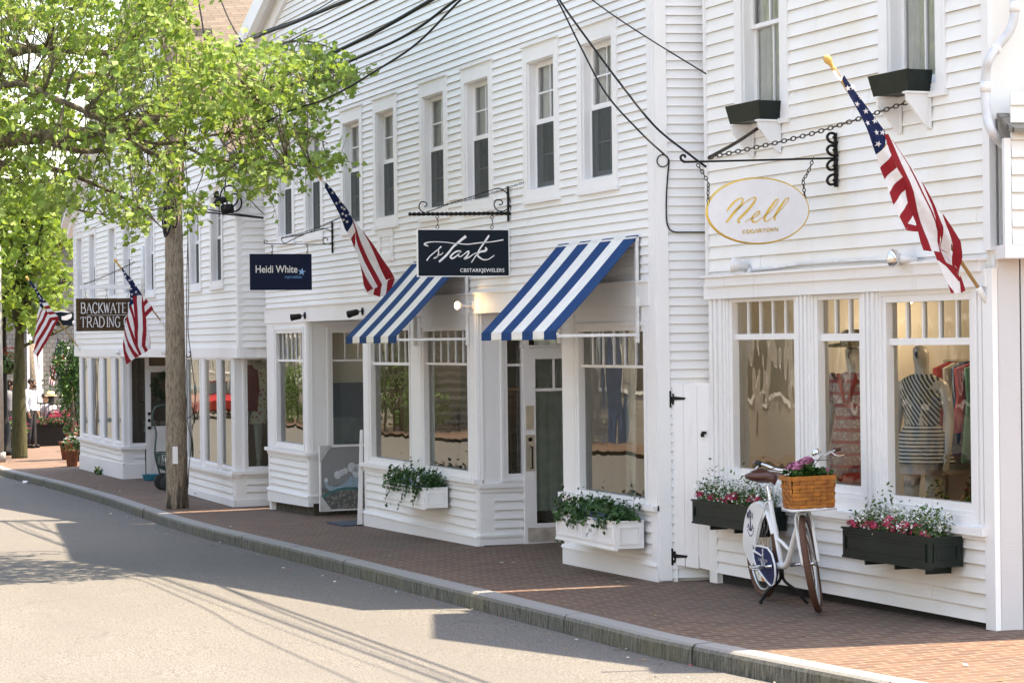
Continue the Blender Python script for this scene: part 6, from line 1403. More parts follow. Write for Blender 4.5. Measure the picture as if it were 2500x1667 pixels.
# the street tree with a mossy trunk beyond the far building
def street_tree(name, label, base, trunk_px, X, poly, n_, mat, lsz, seed, rad0, depth_r, holes=(), bark=None, grp=None, per=(5, 10)):
    r = random.Random(seed); t = thing(name, label, 'tree', base, grp); f_ = lambda x, y, dx=0: ray(x, y)*((X+dx)/ray(x, y).x)
    mb = MB(); ends = []
    for pts, r0 in trunk_px:
        q = smooth_pts([f_(x, y) for x, y in pts], 4); k = len(q); mb.tube(q, [r0*(1-.55*i/k) for i in range(k)], 9); ends += q[k//3:]
    mb.build('trunk', bark or BARK, t)
    lm = MB(); tw = MB(); i = 0; xs = [p[0] for p in poly]; ys = [p[1] for p in poly]; tries = 0
    while i < n_ and tries < n_*30:
        tries += 1; x = r.uniform(min(xs), max(xs)); y = r.uniform(min(ys), max(ys))
        if not inpoly(x, y, poly): continue
        if any((x-h[0])**2+(y-h[1])**2 < h[2]**2 and r.random() < .85 for h in holes): continue
        i += 1; c = f_(x, y, r.uniform(-depth_r, depth_r)); near = min(ends, key=lambda p: (p-c).length_squared)
        if (near-c).length < 3: tw.tube([near, near.lerp(c, .5)+rvec(r)*.12, c], [.018, .010, .005], 4)
        for k in range(r.randint(*per)):
            p = c+rvec(r)*r.uniform(.05, .32); leaf(lm, p, (UP*.5+rvec(r)).normalized(), rvec(r), lsz*r.uniform(.6, 1.25), OVAL if r.random() < .5 else MAPLE)
    lm.build('foliage', mat, t); tw.build('twigs', bark or BARK, t); return t
MOSSB = bark_mat('mossy_bark', (.028, .028, .010), (.085, .08, .03), (5, 5, 1))
pb_ = on_ground(48, 1118)
street_tree('street_tree', 'street tree with a mossy forked trunk at the left edge, beyond the far building', pb_, [
 ([(48, 1122), (47, 1060), (46, 960), (48, 900), (47, 840), (50, 790)], .19), ([(50, 800), (42, 760), (44, 700), (52, 640), (60, 560), (50, 480), (30, 400)], .13), ([(50, 800), (62, 770), (68, 740), (66, 690), (80, 630), (100, 580), (110, 520), (120, 440)], .12),
 ([(64, 740), (95, 715), (120, 700), (150, 690), (180, 680)], .05), ([(60, 640), (100, 630), (130, 600), (170, 590)], .045), ([(44, 730), (20, 700), (-10, 690)], .05), ([(48, 850), (90, 830), (130, 815), (180, 790)], .04), ([(66, 690), (60, 620), (20, 590), (-20, 560)], .05)],
 pb_.x, [(-60, 480), (40, 450), (180, 470), (178, 560), (182, 640), (170, 700), (150, 760), (110, 790), (95, 820), (60, 790), (30, 800), (20, 760), (-60, 780)], 520, TREE2, .17, 5, .2, 2.2, [(90, 560, 14), (150, 640, 16), (30, 640, 18), (100, 740, 14), (150, 580, 12), (60, 700, 12), (130, 690, 14), (20, 560, 14)], MOSSB)
# trees closing the view far down the street
for i, (x, y_, z, r_, lab) in enumerate(((-96, 4, 3.4, 4.5, 'distant green tree at the end of the street'), (-104, 16, 4.0, 5.0, 'distant green tree behind the shingled house'), (-90, 24, 3.0, 4.5, 'distant tree to the right of the shingled roof'))):
    bush('distant_tree', lab, 'tree', (x, y_, z), r_, 4200, .42, TREE2, 140+i, 'trees at the end of the street', stem=.3)
# ================================================================ flowers and planters
GREEN1 = leaf_mat('dark_ivy_leaves', (.012, .045, .012), (.03, .09, .02), (.07, .16, .04), .12, scale=14, gl=.4)
GREEN2 = leaf_mat('fresh_plant_leaves', (.035, .085, .02), (.075, .15, .04), (.13, .22, .06), .2, scale=14)
DUSTY = simple('silvery_dusty_leaves', (.42, .46, .44), .8)
PINK = simple('magenta_petals', (.55, .045, .12), .7, var=.35, vs=30); WHITEF = simple('white_petals', (.80, .80, .76), .7, var=.05); ROSE = simple('rose_mauve_petals', (.50, .17, .30), .7, var=.4, vs=40); VIOLET = simple('blue_violet_petals', (.10, .10, .38), .7); YEL = simple('yellow_petals', (.65, .5, .05), .7)
REDF = simple('red_geranium_petals', (.45, .03, .02), .7, var=.3, vs=30); DKPINK = simple('crimson_mauve_petals', (.33, .045, .11), .7, var=.4, vs=20)
def flower(mb, c, nrm, r_, r, petals=6, m=0):
    a = nrm.orthogonal().normalized(); b = nrm.cross(a)
    for k in range(petals):
        q = 2*pi*k/petals+r.random()*.4; d = a*cos(q)+b*sin(q); s_ = nrm.cross(d)
        mb.add([c, c+d*r_*.55+s_*r_*.42+nrm*r_*.1, c+d*r_+nrm*r_*r.uniform(-.1, .35), c+d*r_*.55-s_*r_*.42+nrm*r_*.1], [(0, 1, 2, 3)], m)
def pom(mb, c, r_, r, m=0, n_=60):
    for _ in range(n_):
        d = rvec(r); d.z = abs(d.z)*.8-.15; p = c+d*r_; s_ = d.orthogonal().normalized()*r_*.26; u = d.cross(s_)
        mb.add([p-s_, p+u*.8+d*r_*.15, p+s_, p-u*.5], [(0, 1, 2, 3)], m)
def blossoms(mb, c, rad, n_, r, r_, m=0, petals=5):
    for _ in range(n_):
        d = rvec(r); d.z = abs(d.z)*.7; flower(mb, c+Vector((d.x*rad, d.y*rad, d.z*rad*.8)), (d+rvec(r)*.4).normalized(), r_*r.uniform(.8, 1.2), r, petals, m)
def panel_box(t, pl, s0, s1, z0, z1, o0, dep, mat, name='box'):
    mb = MB(); th = .022; mb.box(pl, s0, s1, z0, z1, o0+dep-th, o0+dep); mb.box(pl, s0, s0+th, z0, z1-.001, o0, o0+dep-th); mb.box(pl, s1-th, s1, z0, z1-.001, o0, o0+dep-th)
    mb.box(pl, s0+th, s1-th, z0+.01, z0+.03, o0, o0+dep-th); mb.box(pl, s0+th, s1-th, z0+.03, z1-.002, o0, o0+.02)
    # raised picture-frame mouldings on the faces
    f = o0+dep; e = .035
    for (a, b) in (((s0+e, s1-e),) if s1-s0 < .5 or name == 'box' else ((s0+e, (s0+s1)/2-.02), ((s0+s1)/2+.02, s1-e))):
        mb.frame(pl, a, b, z0+e, z1-e, .014, f, f+.010); mb.frame(pl, a+.022, b-.022, z0+e+.022, z1-e-.022, .006, f, f+.005)
    for X_, sg_ in ((s1, 1), (s0, -1)):
        q = Plane(pl.w(X_, 0, 0), (-pl.n.x*-1, -pl.n.y*-1)) if sg_ > 0 else None
        if q is not None:
            # side plane facing along +d: right direction = into wall
            q = Plane(pl.w(X_, 0, o0+dep), (pl.n.x, pl.n.y)); mb.frame(q, e, dep-e, z0+e, z1-e, .014, 0, .010); mb.frame(q, e+.02, dep-e-.02, z0+e+.02, z1-e-.02, .006, 0, .005)
    mb.frame(pl, s0-.008, s1+.008, z1-.012, z1+.004, .012, o0+dep-.008, o0+dep+.008) if False else mb.box(pl, s0-.008, s1+.008, z1-.003, z1+.012, o0+dep-.02, o0+dep+.010)
    mb.box(pl, s1-.018, s1+.009, z1-.002, z1+.012, o0, o0+dep-.021)
    mb.box(pl, s0-.006, s1+.006, z0-.014, z0+.002, o0+dep-.03, o0+dep+.006)
    mb.build(name, mat, t)
    mb = MB(); mb.box(pl, s0+th, s1-th, z1-.05, z1-.03, o0+.02, o0+dep-th); mb.build('soil', simple('potting_soil', (.04, .03, .02), 1, bmp=.6), t)
def mixed_bed(t, pl, s0, s1, z, o0, o1, seed):
    r = random.Random(seed); g = MB(); w_ = MB(); p_ = MB(); st = MB()
    for i in range(int((s1-s0)*2300)):
        s_ = r.uniform(s0, s1); o = r.uniform(o0, o1+.02); hgt = abs(r.gauss(0, 1))*.055*(1+.9*sin(s_*5.1+seed)**2)
        c = pl.w(s_, z+hgt, o); leaf(g, c, (UP+rvec(r)).normalized(), rvec(r)+UP*.4, r.uniform(.018, .045), OVAL)
    for i in range(int((s1-s0)*110)):
        s_ = r.uniform(s0, s1); o = r.uniform(o0, o1); hgt = r.uniform(.08, .2); c = pl.w(s_, z, o); c2 = c+Vector((r.gauss(0, .03), r.gauss(0, .03), hgt)); st.tube([c, c.lerp(c2, .6)+rvec(r)*.01, c2], .0012, 4)
        for k in range(4): leaf(g, c.lerp(c2, r.random()), rvec(r), rvec(r), .016, OVAL)
        for k in range(r.randint(4, 9)): flower(w_, c2+rvec(r)*r.uniform(.005, .045), (UP+rvec(r)).normalized(), .010, r, 4)
    for i in range(int((s1-s0)*520)):
        s_ = r.uniform(s0, s1); o = r.uniform(o0, o1+.03); flower(w_, pl.w(s_, z+abs(r.gauss(.06, .05)), o), (UP+rvec(r)).normalized(), .0105, r, 4)
    n_ = 7
    for i in range(n_):
        s_ = s0+(s1-s0)*(i+.5+r.uniform(-.35, .35))/n_; c = pl.w(s_, z+r.uniform(.04, .08), o1-.01); 
        for k in range(r.randint(2, 5)): pom(p_, c+Vector((r.gauss(0, .03), r.gauss(0, .012), r.gauss(0, .018))), r.uniform(.028, .045), r, n_=40)
    g.build('greenery', GREEN2, t); st.build('stems', GREEN2, t); w_.build('white_flowers', WHITEF, t); p_.build('pink_flowers', PINK, t)
def black_planter(px_l, px_r, ytl, ybl, dep, label, seed):
    s0, z1 = N.sz(px_l, ytl, dep+.03); s1, _ = N.sz(px_r, ytl, dep+.03); _, z0 = N.sz(px_l, ybl, dep+.03)
    t = thing('flower_box', label, 'flower box', N.w((s0+s1)/2, z0, 0), 'dark green flower boxes under the dress shop windows')
    panel_box(t, N, s0, s1, z0, z1, .03, dep, DKGREEN); mixed_bed(t, N, s0+.05, s1-.06, z1-.02, .05, .03+dep-.03, seed)
    mb = MB()
    for k in (.15, .5, .85): mb.box(N, s0+(s1-s0)*k-.012, s0+(s1-s0)*k+.012, z0-.06, z0-.015, .02, dep*.8)
    mb.build('support', DKGREEN, t)
black_planter(1690, 1860, 1221, 1272, .215, 'dark green flower box behind the bicycle, pink and white flowers', 3)
black_planter(2057, 2267, 1288, 1354, .27, 'dark green flower box with pink and white flowers, right of the bicycle', 8)
def ivy_box(s0, s1, z1, h, dep, label, seed):
    t = thing('flower_box', label, 'flower box', S.w((s0+s1)/2, z1-h, 0), 'white flower boxes under the jewellers windows')
    mid_ = (s0+s1)/2
    panel_box(t, S, s0, s1, z1-h, z1, .05, dep, TRIM_OLD, 'panelled_box')
    r = random.Random(seed); g = MB(); d = MB(); w_ = MB(); v = MB(); st = MB()
    for i in range(1500):
        s_ = r.uniform(s0-.02, s1+.02); o = r.uniform(.06, .05+dep+.03); hgt = abs(r.gauss(0, 1))*.055*(1+.8*sin(s_*7+seed)**2)
        leaf(g, S.w(s_, z1-.01+hgt, o), (UP*.7-S.n*.5+rvec(r)*.8).normalized(), rvec(r), r.uniform(.022, .055), MAPLE if r.random() < .6 else OVAL)
    for i in range(34):     # trailing ivy
        s_ = r.uniform(s0-.04, s1-.05); p = S.w(s_, z1+.03, .05+dep+.015); q = [p]; L = r.choice([2, 3, 3, 4, 5, 7]) if i % 4 == 0 else 2
        if i % 5 == 0: p = S.w(s0-.03, z1+.02, r.uniform(.08, dep)); q = [p]; L = r.choice([4, 6, 7])
        for k in range(L):
            p = p+Vector((r.gauss(-.012, .022), -abs(r.gauss(.004, .006)), -.04)); q.append(p)
            for _ in range(3): leaf(g, p+rvec(r)*.012, (-S.n+rvec(r)*.5).normalized(), -UP+rvec(r)*.6, r.uniform(.02, .04), MAPLE)
        st.tube(q, .0018, 4)
    for i in range(26):
        s_ = r.uniform(s0+.05, s1-.05); leaf(g, S.w(s_, z1+r.uniform(.04, .13), r.uniform(.08, dep)), (UP*.6-S.n*.6+rvec(r)*.4).normalized(), rvec(r), r.uniform(.09, .15), OVAL)
    for i in range(9): s_ = r.uniform(s0+.1, s1-.1); leaf(d, S.w(s_, z1+r.uniform(.03, .10), dep+.03), (-S.n+UP*.4+rvec(r)*.4).normalized(), rvec(r), r.uniform(.07, .12), OVAL)
    for i in range(26): pom(w_, S.w(r.uniform(s0+.1, s1-.2), z1+r.uniform(.12, .21), r.uniform(.08, dep)), .012, r, n_=12)
    for i in range(70): s_ = r.uniform(mid_, s1-.03); flower(v, S.w(s_, z1+abs(r.gauss(.02, .03)), .05+dep+r.uniform(-.02, .03)), (-S.n+rvec(r)*.5).normalized(), .008, r, 5)
    for i in range(30): s_ = r.uniform(s0+.1, s1-.1); p = S.w(s_, z1+.02, r.uniform(.1, dep)); q = p+Vector((r.gauss(0, .05), r.gauss(0, .03), r.uniform(.1, .2))); st.tube([p, q], .0016, 4); [leaf(g, p.lerp(q, r.random())+rvec(r)*.01, rvec(r), rvec(r), .028, OVAL) for _ in range(6)]
    g.build('ivy_leaves', GREEN1, t); st.build('stems', GREEN1, t); d.build('silvery_leaves', DUSTY, t); w_.build('white_flowers', WHITEF, t); v.build('violet_flowers', VIOLET, t)
zt_ = S.sz(1090, 1203, .32)[1]; ivy_box(-25.85, -24.44, zt_, .205, .27, 'white panelled flower box with trailing ivy under the left awning', 5)
q_ = lambda x, y: S.sz(x, y, .32)
zt_ = q_(1480, 1272)[1]; ivy_box(q_(1357, 1272)[0], q_(1500, 1272)[0], zt_, .225, .27, 'white panelled flower box with ivy under the right awning', 9)
# pots, mat, picture, cart, bowl
def pot(mb, c, r0, r1, h, n_=18): mb.lathe([(r0*.9, 0), (r0, .01), (r1, h*.86), (r1*1.1, h*.87), (r1*1.1, h), (r1*.95, h), (r1*.9, h*.9), (.0, h*.88)], c, UP, n_, cap=False)
TERRA = simple('terracotta', (.26, .095, .05), .9, var=.3)

GARM = [simple('garment_cloth', c, .9) for c in [(.45, .05, .04), (.55, .52, .48), (.05, .09, .22), (.5, .12, .18), (.10, .28, .26), (.45, .3, .06), (.03, .03, .04), (.4, .38, .35)]]
GARM_B = [simple('book_cover', c, .6) for c in [(.5, .45, .4), (.05, .08, .2), (.3, .06, .04), (.1, .1, .1)]]
# ================================================================ bicycle
Fc = Vector((-15.84, 7.93, 0)); Rc = Vector((-16.98, 8.085, 0)); wb = (Fc-Rc).length
bd_ = (Fc-Rc).normalized(); bl_ = Vector((-bd_.y, bd_.x, 0))
gzb = gz(-16.4, 8)+.012
lean = radians(-1.5)
def bk(x, y, z):        # local: x forward from the rear hub, y to the rider's left, z up
    yy = y*cos(lean)+z*sin(lean); zz = z*cos(lean)-y*sin(lean)
    p = Rc+bd_*x+bl_*yy; return Vector((p.x, p.y, gzb+zz+.002))
bike = thing('bicycle', 'white step-through bicycle with brown tyres, saddle and wicker basket', 'bicycle', (Rc.x+.6, Rc.y, gzb))
BWH = simple('glossy_white_frame_paint', (.80, .80, .80), .22, var=.02); BRN = simple('brown_tyre_rubber', (.085, .033, .018), .7, var=.15); LEA = simple('brown_saddle_leather', (.085, .026, .018), .35, var=.25, bmp=.15); NV = simple('navy_chainguard_paint', (.006, .016, .08), .5, spec=.2)
SPK = simple('spoke_steel', (.55, .55, .55), .25, 1); ALU = simple('brushed_aluminium', (.6, .6, .6), .3, 1)
WR = .335
def wheel(parent, P, hub_z=WR):     # P(x, y, z) places a point given in wheel coordinates (x fwd, y lateral, z up from hub)
    n_ = 56
    mb = MB(); mb.tube([P(WR*cos(2*pi*i/n_), 0, WR*sin(2*pi*i/n_)) for i in range(n_)], .025, 10, closed=True); mb.build('tyre', BRN, parent)
    mb = MB()
    for y in (-.0255,): mb.tube([P((WR-.012)*cos(2*pi*i/n_), y*.7, (WR-.012)*sin(2*pi*i/n_)) for i in range(n_)], .0022, 5, closed=True)
    mb.build('reflective_stripe', FWHITE, parent)
    mb = MB(); mb.tube([P((WR-.034)*cos(2*pi*i/n_), 0, (WR-.034)*sin(2*pi*i/n_)) for i in range(n_)], .013, 8, closed=True); mb.build('rim', ALU, parent)
    mb = MB(); mb.tube([P(0, -.05, 0), P(0, .05, 0)], .017, 10)
    for sgn in (-1, 1): mb.tube([P(0, sgn*.03, 0), P(0, sgn*.036, 0)], .027, 12)
    for k in range(32):
        a = 2*pi*k/32; b = a+(.45 if k % 4 < 2 else -.45); sg = 1 if k % 2 else -1
        mb.tube([P(.024*cos(b), sg*.032, .024*sin(b)), P((WR-.04)*cos(a), 0, (WR-.04)*sin(a))], .0012, 4)
    mb.build('spokes', SPK, parent)
hz = WR+.025
w_rear = bpy.data.objects.new('wheel', None); C.objects.link(w_rear); w_rear.parent = bike
wheel(w_rear, lambda x, y, z: bk(x, y, z+hz))
# steering assembly turns about the head axis
ha = radians(20); hax = Vector((-sin(ha), 0, cos(ha))); hp = Vector((wb-.02-.075, 0, .62)); delta = radians(-24)
def st_(x, y, z):
    p = Vector((x, y, z))-hp; q = Matrix.Rotation(delta, 3, hax) @ p + hp; return bk(q.x, q.y, q.z)
w_front = bpy.data.objects.new('wheel', None); C.objects.link(w_front); w_front.parent = bike
fx = wb
wheel(w_front, lambda x, y, z: st_(fx+x, y, z+hz))
# frame
BB = (.46, 0, .285); hd0 = (wb-.145, 0, .735); hd1 = (wb-.195, 0, .875); seatj = (.245, 0, .76)
def tb(mb, pts, r_, fn=bk, sub=5, n_=10): mb.tube(smooth_pts([fn(*p) for p in pts], sub), r_, n_)
mb = MB()
tb(mb, [BB, (.40, 0, .43), (.30, 0, .64), seatj], .0185); tb(mb, [(wb-.155, 0, .70), (.80, 0, .52), (.66, 0, .36), (.56, 0, .295), BB], .024)
tb(mb, [(.365, 0, .485), (.50, 0, .465), (.66, 0, .425), (.745, 0, .46)], .0135); tb(mb, [hd0, hd1], .024, sub=1)
for s_ in (-1, 1):
    tb(mb, [(0, s_*.062, hz), (.20, s_*.052, .335), (.40, s_*.035, .30), (.45, s_*.03, .29)], .0095); tb(mb, [(0, s_*.062, hz), (.10, s_*.058, .55), (.20, s_*.03, .72), (.24, s_*.02, .755)], .009)
    mb.lathe([(.014, -.006), (.014, .006)], bk(0, s_*.068, hz), bl_, 10)
mb.lathe([(.025, -.04), (.025, .04)], bk(*BB), bl_, 14); fr = mb.build('frame', BWH, bike)
mb = MB()
for s_ in (-1, 1): tb(mb, [(fx, s_*.058, hz), (fx-.02, s_*.060, .52), (fx-.07, s_*.058, .66), (fx-.10, s_*.045, .715), (fx-.115, s_*.01, .735)], .013, st_)
mb.build('fork', BWH, bike)
# rear mudguard with the large side skirt, front mudguard
mb = MB(); n_ = 40; arc = lambda a0, a1: [radians(a0+(a1-a0)*i/n_) for i in range(n_+1)]
def guard(mb, fn, cx, a0, a1, R_=WR+.045, w_=.033):
    vs = []; k = 7; A = arc(a0, a1)
    for a in A:
        for j in range(k):
            t_ = pi*j/(k-1); y = w_*cos(t_); r_ = R_-.016+.022*sin(t_); vs.append(fn(cx+r_*cos(a), y, hz+r_*sin(a)))
    o = len(mb.v); vs2 = [v.copy() for v in vs]
    mb.add(vs, [(i*k+j, i*k+j+1, (i+1)*k+j+1, (i+1)*k+j) for i in range(len(A)-1) for j in range(k-1)], 0, True)
guard(mb, bk, 0, 25, 185); mb.build('mudguard', BWH, bike)
mb = MB(); guard(mb, st_, fx, 75, 160); mb.build('mudguard', BWH, bike)
def skirt(y):
    R_ = WR+.04
    return [(R_*cos(a), y, hz+R_*sin(a)) for a in arc(52, 178)]+[(-R_*.93, y, hz-.02), (-.27, y, hz-.075), (-.20, y, hz-.115), (-.13, y, hz-.12), (-.08, y, hz-.085), (-.02, y, hz+.03), (.06, y, hz+.14), (.14, y, hz+.24)]
mb = MB(); a = [bk(*p) for p in skirt(-.040)]; k = len(a); mb.add(a+[p+bl_*.006 for p in a], [tuple(range(k)), tuple(range(2*k-1, k-1, -1))]+[(i, (i+1) % k, k+(i+1) % k, k+i) for i in range(k)]); sk = mb.build('wheel_skirt', BWH, bike)
# emblem M V with an anchor on the skirt; lettering plane = side of the bike facing the street
BP = Plane(bk(0, -.0405, 0), bd_)
def bz_(x, z): return x, gzb+z
class SideP:      # follows the bike's lean
    def __init__(s, y): s.y = y; s.n = bl_
    def w(s, a, z, off=0): return bk(a, s.y-off, z)
SP = SideP(-.0405); EM = simple('navy_emblem_ink', (.006, .014, .07), .6)
mb = MB(); text_mesh(mb, 'M', SP, -.225, .60, .001, .055, .048, bold=.02); text_mesh(mb, 'V', SP, -.115, .60, .001, .055, .045, bold=.02)
def anchor(mb, pl, cx, cz, h, off):
    ribbon(mb, pl, [(cx, cz+h*.38), (cx, cz-h*.5)], h*.07, off, sub=1); ribbon(mb, pl, [(cx-h*.17, cz+h*.22), (cx+h*.17, cz+h*.22)], h*.06, off, sub=1)
    ribbon(mb, pl, [(cx-h*.36, cz-h*.18), (cx-h*.22, cz-h*.42), (cx, cz-h*.5), (cx+h*.22, cz-h*.42), (cx+h*.36, cz-h*.18)], h*.07, off, sub=4)
    ribbon(mb, pl, [(cx+h*.09*cos(q), cz+h*.46+h*.09*sin(q)) for q in [2*pi*i/8 for i in range(9)]], h*.05, off, sub=2)
anchor(mb, SP, -.147, .585, .15, .001)
for i in range(9):
    q = pi*(1.08+.84*i/8); ribbon(mb, SP, [(-.147+.088*cos(q)-.006, .555+.088*sin(q)-.006), (-.147+.088*cos(q)+.006, .555+.088*sin(q)+.007)], .004, .001, sub=1)
mb.build('emblem', EM, sk)
# chain guard
cg = [(.02, .405), (.30, .415), (.44, .405), (.545, .345), (.575, .265), (.55, .18), (.49, .125), (.42, .125), (.30, .17), (.10, .235), (-.0, .27)]
cgs = [(.02, .402), (.22, .412), (.40, .412), (.50, .375), (.56, .30), (.568, .22), (.53, .155), (.46, .128), (.36, .15), (.20, .205), (.10, .24), (.045, .30)]
mb = MB(); a = [bk(x-.06, -.062, z) for x, z in cgs]; k = len(a); mb.add(a+[p+bl_*.014 for p in a], [tuple(range(k)), tuple(range(2*k-1, k-1, -1))]+[(i, (i+1) % k, k+(i+1) % k, k+i) for i in range(k)]); ch = mb.build('chain_guard', NV, bike)
mb = MB(); mb.tube([bk(x-.06, -.064, z) for x, z in cgs], .0085, 6, closed=True); mb.build('guard_rim', BWH, ch)
SP2 = SideP(-.063); mb = MB(); anchor(mb, SP2, .215, .325, .13, .001); text_mesh(mb, '11.209', SP2, .105, .300, .001, .022, .085, bold=.01); text_mesh(mb, '71.513', SP2, .240, .300, .001, .022, .085, bold=.01); mb.build('emblem', SIGNW, ch)
# cranks, pedals
for s_, cx, cz in ((-1, -.165, -.02), (1, .165, .02)):
    mb = MB(); mb.tube([bk(BB[0], s_*.075, BB[2]), bk(BB[0]+cx, s_*.095, BB[2]+cz)], [.014, .010], 8); mb.build('crank', CHROME, bike)
    mb = MB(); c = (BB[0]+cx, s_*.145, BB[2]+cz)
    for dz in (-.014, .014):
        mb.tube([bk(c[0]+dx, c[1]+dy, c[2]+dz*.6) for dx, dy in ((-.045, -.04), (.045, -.04), (.045, .04), (-.045, .04))], .007, 6, closed=True)
    mb.tube([bk(c[0], c[1]-.05, c[2]), bk(c[0], c[1]+.045, c[2])], .012, 8); mb.build('pedal', ALU, bike)
mb = MB(); c = bk(.08, -.03, .13); mb.ball(bk(.09, -.022, .155), .05, 10, sc=(1, .25, .45)); mb.build('wheel_reflector', simple('amber_reflector', (.75, .24, .02), .25), w_rear)
# saddle, post
mb = MB(); tb(mb, [seatj, (.215, 0, .84), (.205, 0, .875)], .0135); mb.build('seat_post', CHROME, bike)
mb = MB(); ks = 16; sec = [(-.165, .04, .015), (-.15, .10, .0), (-.10, .128, .0), (-.04, .12, -.002), (.02, .075, -.002), (.07, .045, -.0), (.115, .032, -.004), (.145, .022, -.010), (.155, .008, -.02)]
vs = []
for x, hw, dz in sec:
    for j in range(ks):
        q = 2*pi*j/ks; zz_ = (.024*sin(q) if sin(q) > 0 else .045*sin(q)); yy = hw*cos(q); zz_ -= .012*(1-abs(cos(q)))*(hw > .08)
        vs.append(bk(.20+x*1.12, yy*1.18, .955+dz+zz_*1.1))
m_ = len(sec); mb.add(vs, [(i*ks+j, i*ks+(j+1) % ks, (i+1)*ks+(j+1) % ks, (i+1)*ks+j) for i in range(m_-1) for j in range(ks)]+[tuple(range(ks-1, -1, -1)), tuple(range((m_-1)*ks, m_*ks))], 0, True); sd = mb.build('saddle', LEA, bike)
mb = MB()
for s_ in (-1, 1):
    mb.tube([bk(.09+.0, s_*.055+.028*cos(.0), .86)+Vector((0, 0, 0))]+[bk(.10+.022*cos(i*1.1), s_*.055+.022*sin(i*1.1), .865+.010*i*.6) for i in range(12)], .0035, 5)
    tb(mb, [(.10, s_*.055, .93), (.20, s_*.03, .90), (.30, s_*.022, .925)], .0035)
mb.build('saddle_springs', CHROME, sd)
# handlebar, stem, grips, bell, brake lever
hb = (wb-.225, 0, .985)
mb = MB(); tb(mb, [(hd1[0], 0, .86), (hd1[0]-.03, 0, .95), (hd1[0]+.0, 0, 1.04)], .0125, st_)
bar = [(hb[0]-.245, .315, 1.115), (hb[0]-.15, .295, 1.12), (hb[0]-.04, .22, 1.10), (hb[0]+.04, .12, 1.055), (hb[0]+.035, 0, 1.04), (hb[0]+.04, -.12, 1.055), (hb[0]-.04, -.22, 1.10), (hb[0]-.15, -.295, 1.12), (hb[0]-.245, -.315, 1.115)]
tb(mb, bar, .0115, st_); mb.build('handlebar', CHROME, bike)
for s_ in (-1, 1):
    mb = MB(); tb(mb, [(hb[0]-.255, s_*.317, 1.115), (hb[0]-.14, s_*.292, 1.12)], .0175, st_, 4); mb.build('grip', LEA, bike)
    mb = MB(); tb(mb, [(hb[0]-.10, s_*.268, 1.112), (hb[0]-.06, s_*.30, 1.085), (hb[0]-.12, s_*.335, 1.07), (hb[0]-.20, s_*.355, 1.07)], .005, st_); mb.build('brake_lever', CHROME, bike)
mb = MB(); tb(mb, [(hb[0]-.125, -.285, 1.118), (hb[0]-.085, -.262, 1.112)], .024, st_, 3); mb.build('gear_shifter', RUBBER, bike)
mb = MB(); bp_ = st_(hb[0]-.02, .165, 1.13); mb.lathe([(.0, .03), (.022, .027), (.036, .010), (.038, 0), (.034, -.012), (.01, -.016)], bp_, (-.3, -.35, .9), 16); mb.build('bell', CHROME, bike)
mb = MB(); tb(mb, [(hb[0]-.06, -.24, 1.06), (hb[0]+.08, -.12, 1.08), (hb[0]+.13, 0, 1.04), (hb[0]+.08, .02, .92)], .003, st_, 6, 5); tb(mb, [(hb[0]-.06, .24, 1.06), (hb[0]+.08, .12, 1.085), (hb[0]+.14, 0, 1.05), (hb[0]+.07, .01, .90)], .003, st_, 6, 5); mb.build('brake_cable', CABLE, bike)
# rack and woven basket on the head tube
bx0, bx1, by, bz0, bz1 = wb-.115, wb+.125, .165, .772, 1.005
mb = MB(); mb.tube([bk(x, y, bz0-.012) for x, y in ((bx0, -by), (bx1, -by), (bx1, by), (bx0, by))], .008, 6, closed=True)
for y in (-.08, 0, .08): mb.tube([bk(bx0, y, bz0-.012), bk(bx1, y, bz0-.012)], .005, 5)
tb(mb, [(wb-.17, 0, .80), (wb-.10, .0, .76), (bx1-.05, 0, bz0-.014)], .011); mb.build('front_rack', BWH, bike)
bk_t = bpy.data.objects.new('basket', None)
def weave_mat():
    m, n, b = new_mat('woven_ash_splint'); f = noise(n, coords(n), 22, 3)
    oi = n.nodes.new('ShaderNodeNewGeometry'); c = ramp(n, f, [(.3, (.30, .085, .010)), (.7, (.48, .165, .022))]); r2 = ramp(n, oi.outputs['Random Per Island'], [(0, .75), (1, 1.15)])
    n.links.new(mix(n, 1.0, c, r2, 'MULTIPLY'), b.inputs['Base Color']); b.inputs['Roughness'].default_value = .4; return m
mb = MB(); rb_ = random.Random(2); rows = 7
corners = [(bx0+.012, -by+.008), (bx1-.012, -by+.008), (bx1-.012, by-.008), (bx0+.012, by-.008)]
